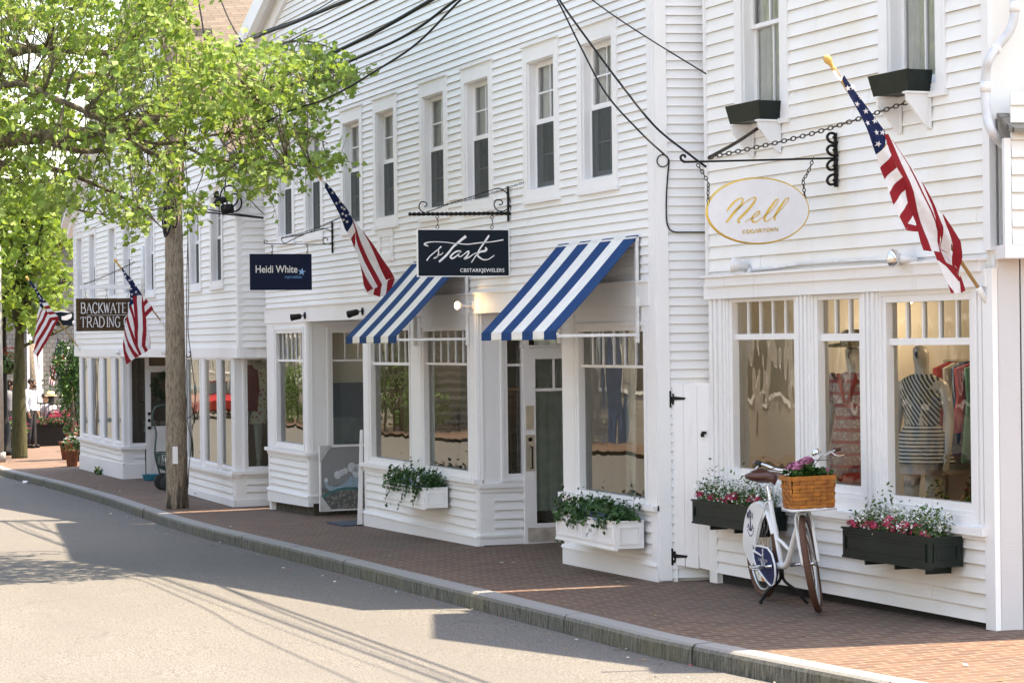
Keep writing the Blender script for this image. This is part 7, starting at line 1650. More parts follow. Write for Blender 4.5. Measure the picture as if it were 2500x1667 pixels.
for e in range(4):
    (x0, y0_), (x1, y1_) = corners[e], corners[(e+1) % 4]; L = math.hypot(x1-x0, y1_-y0_); nc = max(4, int(L/.05)); ex, ey = (x1-x0)/L, (y1_-y0_)/L; nx_, ny_ = ey, -ex
    for r_i in range(rows):
        z0 = bz0+(bz1-.03-bz0)*r_i/rows; z1 = bz0+(bz1-.03-bz0)*(r_i+1)/rows-.004; fl0 = (z0-bz0)*.06; fl1 = (z1-bz0)*.06
        for c_i in range(nc):
            a = L*c_i/nc; b = L*(c_i+1)/nc; o = .008 if (r_i+c_i) % 2 else .0
            oo = [o, o+.004]
            q = lambda t_, z, off, fl: bk(x0+ex*t_+nx_*(off+fl), y0_+ey*t_+ny_*(off+fl), z)
            if o: mb.hexa([q(a-.002, z0, -.004, fl0), q(b+.002, z0, -.004, fl0), q(b+.002, z0, .006, fl0), q(a-.002, z0, .006, fl0), q(a-.002, z1, -.004, fl1), q(b+.002, z1, -.004, fl1), q(b+.002, z1, .006, fl1), q(a-.002, z1, .006, fl1)])
            else: mb.hexa([q(a+.003, z0-.001, -.006, fl0), q(b-.003, z0-.001, -.006, fl0), q(b-.003, z0-.001, .0015, fl0), q(a+.003, z0-.001, .0015, fl0), q(a+.003, z1+.003, -.006, fl1), q(b-.003, z1+.003, -.006, fl1), q(b-.003, z1+.003, .0015, fl1), q(a+.003, z1+.003, .0015, fl1)])
    q = lambda t_, z, off: bk(x0+ex*t_+nx_*off, y0_+ey*t_+ny_*off, z)
    mb.hexa([q(-.01, bz1-.032, .006), q(L+.01, bz1-.032, .006), q(L+.01, bz1-.032, .024), q(-.01, bz1-.032, .024), q(-.01, bz1, .008), q(L+.01, bz1, .008), q(L+.01, bz1, .026), q(-.01, bz1, .026)])
mb.hexa([bk(bx0+.01, -by+.01, bz0), bk(bx1-.01, -by+.01, bz0), bk(bx1-.01, by-.01, bz0), bk(bx0+.01, by-.01, bz0), bk(bx0+.01, -by+.01, bz0+.01), bk(bx1-.01, -by+.01, bz0+.01), bk(bx1-.01, by-.01, bz0+.01), bk(bx0+.01, by-.01, bz0+.01)])
mb.build('basket', weave_mat(), bike)
t = thing('flower_bunch', 'mauve pink chrysanthemums standing in the bicycle basket', 'flowers', bk((bx0+bx1)/2, 0, bz0+.02))
mb = MB(); g = MB(); r = random.Random(12)
for (x, y, h, rr) in ((.02, -.075, .20, .050), (.05, -.03, .225, .046), (.0, .01, .235, .044), (-.02, -.11, .185, .040), (.06, -.10, .19, .040), (.07, .125, .16, .030)):
    c = bk((bx0+bx1)/2+x-.02, y, bz0+.10+h); pom(mb, c, rr, r, n_=150); g.tube([bk((bx0+bx1)/2+x*.5, y*.6, bz0+.03), c], .004, 5)
    for k in range(26): p = c-UP*r.uniform(.03, .12)+rvec(r)*.055; leaf(g, p, (UP*.5+rvec(r)).normalized(), rvec(r), r.uniform(.03, .065), MAPLE, fold=.4)
for k in range(90): leaf(g, bk((bx0+bx1)/2+r.uniform(-.08, .09), r.uniform(-.12, .13), bz1+abs(r.gauss(.015, .02))), (UP*.5+rvec(r)).normalized(), rvec(r), r.uniform(.03, .06), MAPLE, fold=.4)
g.build('leaves', GREEN1, t); mb.build('blooms', ROSE, t)
mb = MB()
tb(mb, [(.46, 0, .25), (.455, -.02, .17), (.40, -.09, .10), (.375, -.145, .015)], [.012]*16 if False else .012); tb(mb, [(.46, 0, .25), (.465, .02, .17), (.53, .10, .09), (.55, .15, .015)], .012)
mb.tube([bk(.46, 0, .30), bk(.46, 0, .19)], .02, 8)
for p in ((.375, -.15), (.55, .155)): mb.tube([bk(p[0]-.025, p[1], .012), bk(p[0]+.03, p[1], .010)], .012, 6)
mb.build('kickstand', BLACK, bike)
# ================================================================ shop interiors, mannequins, street props
def skin_body(name, mat, parent, joints, edges, subd=1, root=0):
    """continuous skinned surface grown along a skeleton; joints = [(point, radius or (rx, ry))]"""
    me = bpy.data.meshes.new('tmp'); me.from_pydata([tuple(p) for p, _ in joints], edges, []); ob = bpy.data.objects.new('tmp', me); C.objects.link(ob)
    md = ob.modifiers.new('skin', 'SKIN'); md.use_smooth_shade = True
    for i, (_, r_) in enumerate(joints):
        sv = me.skin_vertices[0].data[i]; sv.radius = r_ if hasattr(r_, '__len__') else (r_, r_)
        sv.use_root = (i == root)
    s2 = ob.modifiers.new('sub', 'SUBSURF'); s2.levels = subd; s2.render_levels = subd
    dg = bpy.context.evaluated_depsgraph_get(); dg.update(); ev = ob.evaluated_get(dg); m2 = ev.to_mesh()
    mb = MB(); mb.add([v.co.copy() for v in m2.vertices], [tuple(p.vertices) for p in m2.polygons], 0, True); ev.to_mesh_clear()
    bpy.data.objects.remove(ob); bpy.data.meshes.remove(me)
    return mb.build(name, mat, parent) if parent is not None else mb
def frame_of(base, face):
    f = Vector((face[0], face[1], 0)).normalized(); l = Vector((-f.y, f.x, 0)); return lambda x, y, z: Vector(base)+f*x+l*y+UP*z
def hand(mb_list, W, wrist, d, n_, s_=1.0, curl=.35): pass
def person(t, W, skin, pose, h=1.75, body_mat=None, head_tilt=(0, 0)):
    """pose: dict with hip, chest, head, arms and legs joint positions in local x forward, y left, z up"""
    k = h/1.75; J = []; E_ = []
    def add(p, r_, par=None):
        J.append((W(p[0]*k, p[1]*k, p[2]*k), tuple(q*k for q in r_) if hasattr(r_, '__len__') else r_*k)); 
        if par is not None: E_.append((par, len(J)-1))
        return len(J)-1
    P_ = pose; hp = P_['hip']; ch = P_['chest']; nk = P_['neck']; hd = P_['head']
    a = add(hp, (.135, .10)); b = add([(hp[i]+ch[i])/2 for i in range(3)], (.12, .09), a); c = add(ch, (.15, .10), b); n0 = add(nk, .052, c); h0 = add([nk[i]*.45+hd[i]*.55 for i in range(3)], .072, n0); h1 = add(hd, .092, h0); add([hd[0], hd[1], hd[2]+.07], .068, h1)
    add([hd[0]+.075, hd[1], hd[2]-.01], .018, h1)
    for sd, arm in ((1, P_['larm']), (-1, P_['rarm'])):
        s0 = add(arm[0], .058, c); s1 = add(arm[1], .042, s0); s2 = add(arm[2], .028, s1)
        pm = [arm[2][i]+(arm[2][i]-arm[1][i])*.22 for i in range(3)]; s3 = add(pm, (.036, .018), s2)
        dv = Vector([arm[2][i]-arm[1][i] for i in range(3)]).normalized(); sp = Vector((1, 0, 0)) if abs(dv.x) < .7 else Vector((0, 1, 0))
        sp = (sp-dv*sp.dot(dv)).normalized()
        for q in range(4):
            f0 = Vector(pm)+sp*(.027-.018*q)+dv*.035; L = (.062, .070, .066, .052)[q]; f1 = f0+dv*L*.5+Vector((.006, 0, 0)); f2 = f0+dv*L+Vector((.018, 0, 0)); g0 = add(f0, .0095, s3); g1 = add(f1, .0085, g0); add(f2, .007, g1)
        tbm = Vector(arm[2])+dv*.025+sp*.035; g0 = add(tbm, .011, s3); add(tbm+dv*.045+sp*.012, .008, g0)
    for leg in (P_['lleg'], P_['rleg']):
        s0 = add(leg[0], .088, a); s1 = add(leg[1], .058, s0); s2 = add(leg[2], .04, s1); s3 = add([leg[2][0]+.06, leg[2][1], leg[2][2]-.05], .038, s2); add([leg[2][0]+.17, leg[2][1], leg[2][2]-.065], .030, s3)
    return skin_body('body', skin, t, J, E_)
STAND = dict(hip=(0, 0, .93), chest=(0, 0, 1.30), neck=(0, 0, 1.49), head=(.01, 0, 1.63), larm=[(0, .19, 1.40), (-.02, .23, 1.13), (.04, .24, .88)], rarm=[(0, -.19, 1.40), (-.02, -.23, 1.13), (.04, -.24, .88)], lleg=[(0, .09, .88), (.01, .10, .48), (-.01, .11, .10)], rleg=[(0, -.09, .88), (.01, -.10, .48), (-.01, -.11, .10)])
def rings(mb, W, secs, n_=22, wave=0, m=0):
    """closed garment surface: secs = [(x, y, z, rx, ry)]"""
    vs = []
    for (x, y, z, rx, ry) in secs:
        for j in range(n_):
            q = 2*pi*j/n_; k = 1+wave*max(0, (secs[0][2]-z))*sin(q*7+z*3); vs.append(W(x+rx*cos(q)*k, y+ry*sin(q)*k, z))
    mb.add(vs, [(i*n_+j, i*n_+(j+1) % n_, (i+1)*n_+(j+1) % n_, (i+1)*n_+j) for i in range(len(secs)-1) for j in range(n_)], m, True)
def tubes(mb, W, pts, r_, m=0, n_=12): mb.tube([W(*p) for p in pts], r_, n_, m=m, cap=False)
MANN = simple('pale_mannequin', (.58, .56, .54), .35, var=.03); DUMMY = simple('linen_dress_form', (.55, .48, .38), .9)
def patterned(name, kind):
    m, n, b = new_mat(name); v = coords(n)
    if kind == 'lace':
        w_ = n.nodes.new('ShaderNodeTexWave'); w_.bands_direction = 'Z'; w_.inputs['Scale'].default_value = 3.2; w_.inputs['Distortion'].default_value = 0; n.links.new(v, w_.inputs['Vector'])
        ck = n.nodes.new('ShaderNodeTexVoronoi'); ck.inputs['Scale'].default_value = 34; n.links.new(v, ck.inputs['Vector'])
        fine = ramp(n, ck.outputs['Distance'], [(.28, 0), (.45, .75)]); band = ramp(n, w_.outputs['Fac'], [(.72, 0), (.85, .85)])
        c = mix(n, fine, (.62, .58, .57), (.42, .20, .23)); c = mix(n, band, c, (.42, .06, .07))
    elif kind == 'stripe':
        w_ = n.nodes.new('ShaderNodeTexWave'); w_.bands_direction = 'Z'; w_.inputs['Scale'].default_value = 11; w_.inputs['Distortion'].default_value = .6; n.links.new(v, w_.inputs['Vector']); c = mix(n, ramp(n, w_.outputs['Fac'], [(.48, 0), (.54, 1)]), (.68, .68, .66), (.02, .022, .03))
    elif kind == 'stripev':
        w_ = n.nodes.new('ShaderNodeTexWave'); w_.bands_direction = 'DIAGONAL'; w_.inputs['Scale'].default_value = 13; w_.inputs['Distortion'].default_value = 1.5; n.links.new(v, w_.inputs['Vector']); c = mix(n, ramp(n, w_.outputs['Fac'], [(.48, 0), (.54, 1)]), (.62, .62, .60), (.02, .022, .03))
    else:
        ck = n.nodes.new('ShaderNodeTexVoronoi'); ck.inputs['Scale'].default_value = 17; n.links.new(v, ck.inputs['Vector'])
        col = ramp(n, noise(n, v, 9, 2), [(.35, (.55, .10, .06)), (.5, (.35, .08, .16)), (.6, (.65, .38, .06)), (.7, (.12, .10, .22))]); c = mix(n, ramp(n, ck.outputs['Distance'], [(.25, .95), (.42, 0)]), (.68, .62, .50), col)
    n.links.new(c, b.inputs['Base Color']); b.inputs['Roughness'].default_value = .9; return m
LACE = patterned('red_white_lace_print', 'lace'); STRH = patterned('navy_white_stripes', 'stripe'); STRV = patterned('ruffled_stripes', 'stripev'); FLOR = patterned('floral_summer_print', 'floral')
def mannequin(base, face, label, hat=False, kind='dress', zoff=0):
    t = thing('mannequin', label, 'mannequin', base, 'dressed mannequins in the shop windows'); W = frame_of(base, face)
    person(t, W, MANN, STAND, 1.74)
    mb = MB()
    if kind == 'dress':
        rings(mb, W, [(0, 0, 1.47, .06, .07), (0, 0, 1.44, .09, .15), (0, 0, 1.36, .115, .185), (0, 0, 1.25, .13, .175), (0, 0, 1.10, .12, .16), (0, 0, .95, .15, .19), (0, 0, .80, .16, .21), (0, 0, .62, .17, .23)], wave=.03)
        for s_ in (-1, 1): tubes(mb, W, [(0, s_*.15, 1.42), (0, s_*.22, 1.34), (0, s_*.25, 1.24)], [.07, .078, .085])
        mb.build('dress', LACE, t)
        mb = MB(); q = .132
        for s_ in (-1, 1): mb.hexa([W(.12, s_*.0, 1.22), W(.12, s_*.025, 1.22), W(.108, s_*.10, 1.455), W(.10, s_*.07, 1.46), W(.137, s_*.0, 1.22), W(.137, s_*.025, 1.22), W(.122, s_*.10, 1.455), W(.114, s_*.07, 1.46)])
        mb.build('red_neckline', simple('red_trim_cloth', (.42, .03, .02), .8), t)
    elif kind == 'ruffle':
        rings(mb, W, [(0, 0, 1.46, .07, .08), (0, 0, 1.42, .10, .17), (0, 0, 1.30, .125, .175), (0, 0, 1.14, .11, .145), (0, 0, 1.06, .105, .14)], wave=.1); mb.build('ruffled_blouse', STRV, t)
        mb = MB(); rings(mb, W, [(0, 0, 1.07, .108, .142), (0, 0, 1.0, .15, .19), (0, 0, .86, .18, .235), (0, 0, .78, .20, .26)], wave=.12); mb.build('striped_peplum', STRH, t)
        mb = MB(); rings(mb, W, [(0, 0, .95, .13, .16), (0, 0, .80, .14, .18), (0, 0, .70, .145, .19)]); mb.build('white_shorts', FWHITE, t)
    elif kind == 'floral':
        rings(mb, W, [(0, 0, 1.43, .11, .16), (0, 0, 1.36, .125, .175), (0, 0, 1.22, .125, .165), (0, 0, 1.10, .12, .155), (0, 0, .92, .16, .20), (0, 0, .72, .19, .25), (0, 0, .62, .20, .27)], wave=.10); mb.build('dress', FLOR, t)
        mb = MB(); mb.ball(W(.05, .10, 1.44), .10, 10, sc=(.8, 1, .6)); mb.ball(W(.05, -.10, 1.44), .10, 10, sc=(.8, 1, .6)); mb.build('bow', FWHITE, t)
    else:
        rings(mb, W, [(0, 0, 1.46, .07, .08), (0, 0, 1.42, .10, .17), (0, 0, 1.30, .12, .18), (0, 0, 1.05, .13, .17), (0, 0, .80, .15, .20)], wave=.05)
        for s_ in (-1, 1): tubes(mb, W, [(0, s_*.15, 1.41), (-.01, s_*.22, 1.30), (-.01, s_*.235, 1.12)], [.07, .068, .06])
        mb.build('red_top', simple('brick_red_knit', (.26, .045, .025), .9), t)
    if hat:
        mb = MB(); mb.lathe([(.27, -.02), (.24, .0), (.11, .015), (.105, .09), (.07, .12), (.0, .125)], W(0, 0, 1.69), UP, 24); mb.build('straw_hat', simple('straw_hat_weave', (.22, .17, .06), .8, bmp=.4), t)
    return t
NW = lambda px, dep: N.w(nx(px, 1000), 0, -dep)
def plinth(p, h, label, mat=None, w_=.35):
    mb = MB(); mb.wbox(p.x-w_, p.x+w_, p.y-w_*.7, p.y+w_*.7, -1.75, -1.75+h); o = mb.build('display_plinth', mat or SIGNW); return tag(o, label, 'plinth')
# platform for the window display
mb = MB(); mb.box(N, .15, NR-.15, -1.74, -1.22, -.48, -.12); o = mb.build('window_platform', simple('white_display_board', (.45, .44, .42), .7), nell)
p = N.w(N.sz(2086, 1000, -.78)[0], -1.74, -.78); mannequin(p, (.55, -.83), 'mannequin in a red and white patterned dress and wide hat, middle shop window', True, 'dress')
p = N.w(N.sz(2252, 1000, -.76)[0], -1.74, -.76); mannequin(p, (.5, -.85), 'mannequin in a striped ruffled top, right window of the dress shop', False, 'ruffle')
p = N.w(N.sz(1885, 1000, -.9)[0], -1.74, -.9); mannequin(p, (.6, -.8), 'mannequin in a white top behind the wavy left window of the dress shop', False, 'other2')
# hanging rail of clothes at the back, shelf
rc = random.Random(9)
rail = thing('clothes_rail', 'rail of coloured clothes hanging at the back of the dress shop', 'clothes rail', N.w(1.5, -1.75, -1.9))
mb = MB(); mb.tube([N.w(.6, -.2, -1.9), N.w(3.9, -.2, -1.9)], .015, 8)
for s_ in (.6, 3.9): mb.tube([N.w(s_, -1.74, -1.9), N.w(s_, -.2, -1.9)], .015, 8)
mb.build('rail', CHROME, rail)
cols = [(.45, .05, .04), (.55, .52, .48), (.05, .09, .22), (.5, .12, .18), (.10, .28, .26), (.45, .3, .06), (.03, .03, .04), (.4, .38, .35)]
for i in range(26):
    s_ = .7+i*.122; mb = MB(); w_ = rc.uniform(.16, .22); L = rc.uniform(.55, 1.0)
    secs = [(-.21+0, .04), (-.26, w_*.9), (-.5, w_*.8), (-.2-L, w_*1.1)]
    for (za, wa), (zb_, wb_) in zip(secs, secs[1:]):
        mb.hexa([N.w(s_-.02, zb_, -1.9+wb_), N.w(s_+.02, zb_, -1.9+wb_), N.w(s_+.02, zb_, -1.9-wb_), N.w(s_-.02, zb_, -1.9-wb_), N.w(s_-.015, za, -1.9+wa), N.w(s_+.015, za, -1.9+wa), N.w(s_+.015, za, -1.9-wa), N.w(s_-.015, za, -1.9-wa)])
    c = cols[i % 8]; mb.build('garment', GARM[i % 8] if 'GARM' in globals() else simple('garment_cloth', c, .9), rail)
# pot of flowers and sandals in the right window
def potted(base, label, rad, potm, fm, seed, h=.22, name='potted_plant', grp=None, n1=150, tall=.25):
    t = thing(name, label, 'potted plant', base, grp); r = random.Random(seed); b = Vector(base)
    mb = MB(); pot(mb, b, rad*.62, rad*.8, h); mb.build('pot', potm, t)
    g = MB(); f_ = MB()
    for _ in range(n1): d = rvec(r); leaf(g, b+UP*(h+tall*.35)+Vector((d.x*rad*1.1, d.y*rad*1.1, d.z*tall*.6)), (UP*.5+rvec(r)).normalized(), rvec(r), rad*r.uniform(.25, .5), MAPLE if r.random() < .5 else OVAL)
    if fm:
        for _ in range(int(n1/7)): d = rvec(r); d.z = abs(d.z); pom(f_, b+UP*(h+tall*.4)+Vector((d.x*rad*1.1, d.y*rad*1.1, d.z*tall*.7)), rad*.2, r, n_=16)
        f_.build('flowers', fm, t)
    g.build('leaves', GREEN1, t); return t
BLKPOT = simple('dark_square_planter', (.012, .011, .010), .5, spec=.25)
potted(N.w(nx(2318, 1200), -1.38, -.35), 'dark pot of crimson flowers in the right window of the dress shop', .16, BLKPOT, simple('deep_plum_petals', (.18, .02, .06), .8), 4, .20, grp='plants in the dress shop windows')
potted(N.w(nx(2215, 1200), -1.38, -.25), 'small pale pot of yellow flowers at the left edge of the right dress shop window', .07, SIGNW, YEL, 5, .12, n1=80, grp='plants in the dress shop windows')
potted(N.w(nx(1895, 1100), -1.38, -.30), 'pot of white and yellow flowers low in the left dress shop window', .12, SIGNW, WHITEF, 6, .14, grp='plants in the dress shop windows')
t = thing('sandals', 'pair of tan high heeled sandals displayed low in the right window', 'shoes', N.w(N.sz(2345, 1200, -.3)[0], -1.22, -.30)); TAN = simple('tan_leather', (.45, .27, .12), .4)
for k in (0, 1):
    mb = MB(); o = -.30-.09*k; s0 = N.sz(2345, 1200, -.3)[0]+.03*k; W2 = lambda a, z, q=0: N.w(s0+a, -1.22+z, o+q)
    mb.tube(smooth_pts([W2(-.10, .015), W2(-.03, .02), W2(.05, .09), W2(.11, .13)], 4), .018, 8, flat=.5); mb.tube([W2(.11, .12), W2(.13, .0)], [.012, .006], 6); mb.tube(smooth_pts([W2(-.06, .02, .025), W2(-.06, .06, 0), W2(-.06, .02, -.025)], 4), .006, 5); mb.tube(smooth_pts([W2(.10, .13, .02), W2(.10, .19, 0), W2(.10, .13, -.02)], 4), .005, 5); mb.build('sandal', TAN, t)
t = thing('red_cushion', 'red cushion on a small white stool in the middle dress shop window', 'cushion', N.w(N.sz(2085, 1150, -.3)[0], -1.22, -.25)); mb = MB(); mb.ball(N.w(N.sz(2085, 1150, -.3)[0], -1.08, -.3), .13, 12, sc=(1, .9, .38)); mb.build('cushion', simple('red_cushion_cloth', (.40, .04, .02), .9), t); mb = MB(); c = N.w(N.sz(2085, 1150, -.3)[0], 0, -.3); mb.wbox(c.x-.14, c.x+.14, c.y-.1, c.y+.1, -1.22, -1.13); mb.build('stool', SIGNW, t)
# left building window mannequins
q = PB.at(650, 1000, -.5); p = Vector((q.x, q.y, -1.74)); mannequin(p, (1, -.25), 'headless looking mannequin in a floral summer dress in the far building window', False, 'floral')
q = PB.at(612, 1000, -.55); p = Vector((q.x, q.y, -1.74)); mannequin(p, (1, -.3), 'mannequin in a brick red top beside the floral dress mannequin', False, 'red')
# jewellers: pale curtains, display steps and wooden cabinets
def drape(pl, s0, s1, z0, z1, off, label, mat=CURTAIN, seed=1, fold=.09, amp=.03):
    mb = curtain_mesh(pl, s0, s1, z0, z1, off, fold, amp, seed); return tag(mb.build('curtain', mat), label, 'curtain', 'curtains inside the jewellers')
drape(S, S.sz(1535,1000,-.5)[0], S.sz(1556,1000,-.5)[0], -1.9, .45, -.5, 'pale curtain hanging in the window under the right awning, nearer the post'); drape(S, S.sz(1440,1000,-.4)[0], S.sz(1480,1000,-.4)[0], -1.9, .45, -.4, 'pale curtain at the left edge of the window under the right awning')
drape(S, S.sz(912,1000,-.5)[0], S.sz(925,1000,-.5)[0], -1.9, .45, -.5, 'pale curtain at the left end of the window under the left awning'); drape(S, S.sz(1045,1000,-.5)[0], S.sz(1062,1000,-.5)[0], -1.9, .45, -.5, 'pale curtain between the two panes under the left awning')
WOODC = bark_mat('warm_display_wood', (.16, .08, .03), (.34, .19, .08), (2, 2, 14))
for i, (s0, s1, lab) in enumerate(((-20.7, -19.2, 'wooden display cabinet behind the window under the right awning'), (-27.5, -26.2, 'wooden display cabinet behind the left pane under the left awning'), (-25.6, -24.0, 'wooden display cabinet behind the right pane under the left awning'))):
    t = thing('display_cabinet', lab, 'cabinet', S.w((s0+s1)/2, -1.95, -1.4)); mb = MB(); mb.box(S, s0, s1, -1.95, -.6, -1.75, -1.3); mb.box(S, s0-.03, s1+.03, -.6, -.55, -1.78, -1.26); mb.build('carcass', WOODC, t)
    for k in range(3): mb = MB(); a = s0+(s1-s0)*k/3+.03; mb.box(S, a, a+(s1-s0)/3-.06, -1.85, -.7, -1.3, -1.275); mb.build('cabinet_door', WOODC, t)
# books and shelves in the far shop window
t = thing('bookshelf', 'dark shelf with books and white mugs in the window beside the far shop door', 'shelf', (XL-.6, yl+.75, -2.3)); mb = MB()
for z in (-1.55, -1.0, -.45, .05): mb.wbox(XL-.45, XL-.15, yl+.3, 9.6, z, z+.025)
for y in (yl+.3, 9.6): mb.wbox(XL-.45, XL-.15, y, y+.03, -2.3, .3)
mb.build('shelves', simple('dark_shelf_wood', (.05, .03, .02), .7), t)
rbk = random.Random(3)
for i in range(16):
    mb = MB(); y = yl+.4+i*.062; h = rbk.uniform(.2, .3); mb.wbox(XL-.36, XL-.17, y, y+.045, -.975, -.975+h); mb.build('book', GARM_B[i % 4] if 'GARM_B' in globals() else simple('book_cover', rbk.choice([(.5, .45, .4), (.05, .08, .2), (.3, .06, .04), (.1, .1, .1)]), .6), t)
for i in range(6):
    mb = MB(); c = Vector((XL-.22, yl+.45+.15*(i % 3), -1.525+(.10 if i > 2 else 0))); mb.lathe([(.045, 0), (.05, .09), (.046, .09), (.042, .01)], c, UP, 14); ring(mb, c+Vector((.0, .058, .05)), .025, .006, (1, 0, 0), 10); mb.build('mug', SIGNW, t)
# clapboard coloured shade behind the transom: pale blind in the left return window
mb = MB(); pq = xplane(b1-.25); mb.box(pq, 8.25, 9.05, -.95, -.50, -.02, 0); tag(mb.build('window_blind', simple('slate_blue_blind', (.06, .09, .11), .7)), 'dark slate blind inside the recessed window behind the framed picture', 'blind')
mb = MB(); mb.box(pq, 8.25, 9.05, -2.0, -.95, -.04, -.02); tag(mb.build('wall_panel', simple('grey_green_panel', (.26, .29, .27), .8)), 'grey green panel inside the recessed window behind the framed picture', 'panel')
# ---------------------------------------------------------------- framed print leaning in the doorway of the left shop
pA = on_ground(782, 1249); pB = on_ground(878, 1240); 
c1 = ray(781, 1248); fr_b = Vector((b1+.38, 8.10, gz(-30, 8.1)+.01)); fr_e = Vector((b1+.30, 8.98, gz(-30, 8.6)+.03))
PF = Plane(fr_b, (fr_e.x-fr_b.x, fr_e.y-fr_b.y)); 
sA, zA = PF.sz(781, 1248); sB, zB = PF.sz(886, 1236); zT = PF.sz(800, 1088)[1]
t = thing('framed_print', 'large framed print of a blue beaded seashell on sand, leaning in the shop doorway', 'picture', PF.w(sA, zA))
mb = MB(); mb.frame(PF, sA, sA+.98, zA, zT, .018, -.02, .022); mb.build('frame', SIGNW, t)
def print_mat():
    m, n, b = new_mat('seashell_print'); v = coords(n); sx_ = n.nodes.new('ShaderNodeSeparateXYZ'); n.links.new(v, sx_.inputs[0])
    vo = n.nodes.new('ShaderNodeTexVoronoi'); vo.inputs['Scale'].default_value = 26; n.links.new(v, vo.inputs['Vector'])
    mr = n.nodes.new('ShaderNodeMapRange'); n.links.new(sx_.outputs[2], mr.inputs[0]); mr.inputs[1].default_value = zA+.36; mr.inputs[2].default_value = zA+.25
    sand = ramp(n, vo.outputs['Distance'], [(.1, (.30, .29, .27)), (.6, (.13, .13, .125))])
    n.links.new(mix(n, mr.outputs[0], (.27, .275, .28), sand), b.inputs['Base Color']); b.inputs['Roughness'].default_value = .25; return m
mb = MB(); mb.box(PF, sA+.018, sA+.962, zA+.018, zT-.018, -.01, .004); pr = mb.build('print', print_mat(), t)
mb = MB(); rs = random.Random(6); SHB = simple('pale_blue_shell_ink', (.30, .42, .52), .4, var=.3, vs=50)
SHW = simple('white_shell_ink', (.62, .66, .70), .4); TEAL = simple('teal_rim_ink', (.05, .16, .17), .5)
f2 = lambda x, y: PF.sz(600+x/2.7025, 700+y/2.7025, .006)
for (cx, cy, r0) in ((605, 1240, 24), (632, 1225, 20), (655, 1215, 20), (700, 1190, 30), (740, 1195, 26), (530, 1275, 14), (730, 1225, 30), (765, 1200, 22)):
    a_, b_ = f2(cx, cy); rr = r0/2.7025/190; mb.add([PF.w(a_+rr*cos(2*pi*i/14), b_+rr*1.1*sin(2*pi*i/14), .0065) for i in range(14)], [tuple(range(14))], 0)
pts = [f2(*q) for q in ((520, 1270), (545, 1310), (600, 1320), (660, 1290), (690, 1250), (755, 1250), (770, 1320), (700, 1330), (640, 1340), (560, 1345), (525, 1320))]
mb.add([PF.w(a_, b_, .0055) for a_, b_ in pts], [tuple(range(len(pts)))], 1)
mb.build('seashell_motif', [SHW, SHB], pr)
mb = MB(); ribbon(mb, PF, [f2(*q) for q in ((497, 1395), (545, 1365), (620, 1335), (700, 1328), (775, 1335))], .035, .006, .001); mb.build('dark_shell_edge', TEAL, pr)
for (cs, cz, sg) in ((sA, zT, -1), (sA, zA, 1)):
    mb = MB(); mb.add([PF.w(cs-.004, cz+sg*(-.004), .024), PF.w(cs+.17, cz-sg*.004, .024), PF.w(cs-.004, cz+sg*.22, .024)], [(0, 1, 2)]); mb.add([PF.w(cs-.004, cz+sg*(-.004), .0235), PF.w(cs+.17, cz-sg*.004, .0235), PF.w(cs-.004, cz+sg*.22, .0235)], [(2, 1, 0)]); mb.build('corner_wrap', simple('frosted_corner_wrap', (.5, .5, .5), .5), t)
mb = MB(); m0 = Vector((b2-.55, 7.98, 0)); 
mb.hexa([(b2-.75, 7.72, gz(-28.3, 7.7)+.003), (b2-.02, 7.72, gz(-28, 7.7)+.003), (b2-.02, 8.5, gz(-28, 8.3)+.003), (b2-.75, 8.5, gz(-28.3, 8.3)+.003), (b2-.75, 7.72, gz(-28.3, 7.7)+.02), (b2-.02, 7.72, gz(-28, 7.7)+.02), (b2-.02, 8.5, gz(-28, 8.3)+.02), (b2-.75, 8.5, gz(-28.3, 8.3)+.02)])
tag(mb.build('door_mat', simple('blue_grey_door_mat', (.045, .06, .085), .95, var=.6, vs=60)), 'dark blue patterned door mat beside the framed print', 'mat')
# second leaning frame seen edge on
mb = MB(); mb.hexa([S.w(b2-.04, gz(-27.8, 7.8)+.004, .10), S.w(b2-.02, gz(-27.8, 7.8)+.004, .10), S.w(b2-.02, gz(-27.8, 7.8)+.004, .04), S.w(b2-.04, gz(-27.8, 7.8)+.004, .04), S.w(b2-.05, -1.02, .05), S.w(b2-.02, -1.02, .05), S.w(b2-.02, -1.02, .02), S.w(b2-.05, -1.02, .02)])
tag(mb.build('leaning_board', SIGNW), 'thin white frame leaning edge on against the corner of the left awning shop', 'frame')
# garden cart and blue basin by the far shop door
cb = on_ground(398, 1200); t = thing('garden_cart', 'dark green wire garden cart with black wheels behind the utility pole', 'cart', cb); CG = simple('dark_green_cart_metal', (.012, .045, .038), .5)
Wc = frame_of(cb, (0, 1))
mb = MB()
for z, a, b_, c_ in ((.36, -.02, .62, .26), (.62, -.08, .68, .30)): mb.tube([Wc(a, -c_, z), Wc(b_, -c_, z), Wc(b_, c_, z), Wc(a, c_, z)], .012, 6, closed=True)
for x, y in ((0, -1), (.6, -1), (.6, 1), (0, 1), (.3, -1), (.3, 1)): mb.tube([Wc(x-.02, y*.26, .36), Wc(x*1.06-.04, y*.30, .62)], .009, 5)
for i in range(10):
    x = .0+.066*i; 
    for y in (-1, 1): mb.tube([Wc(x-.02, y*.262, .37), Wc(x+.05, y*.298, .61)], .004, 4); mb.tube([Wc(x+.05, y*.262, .37), Wc(x-.02, y*.298, .61)], .004, 4)
for i in range(8):
    y = -.24+.07*i; mb.tube([Wc(-.02, y, .36), Wc(-.07, y+.03, .61)], .004, 4); mb.tube([Wc(-.02, y+.03, .36), Wc(-.07, y, .61)], .004, 4)
mb.build('wire_tray', CG, t)
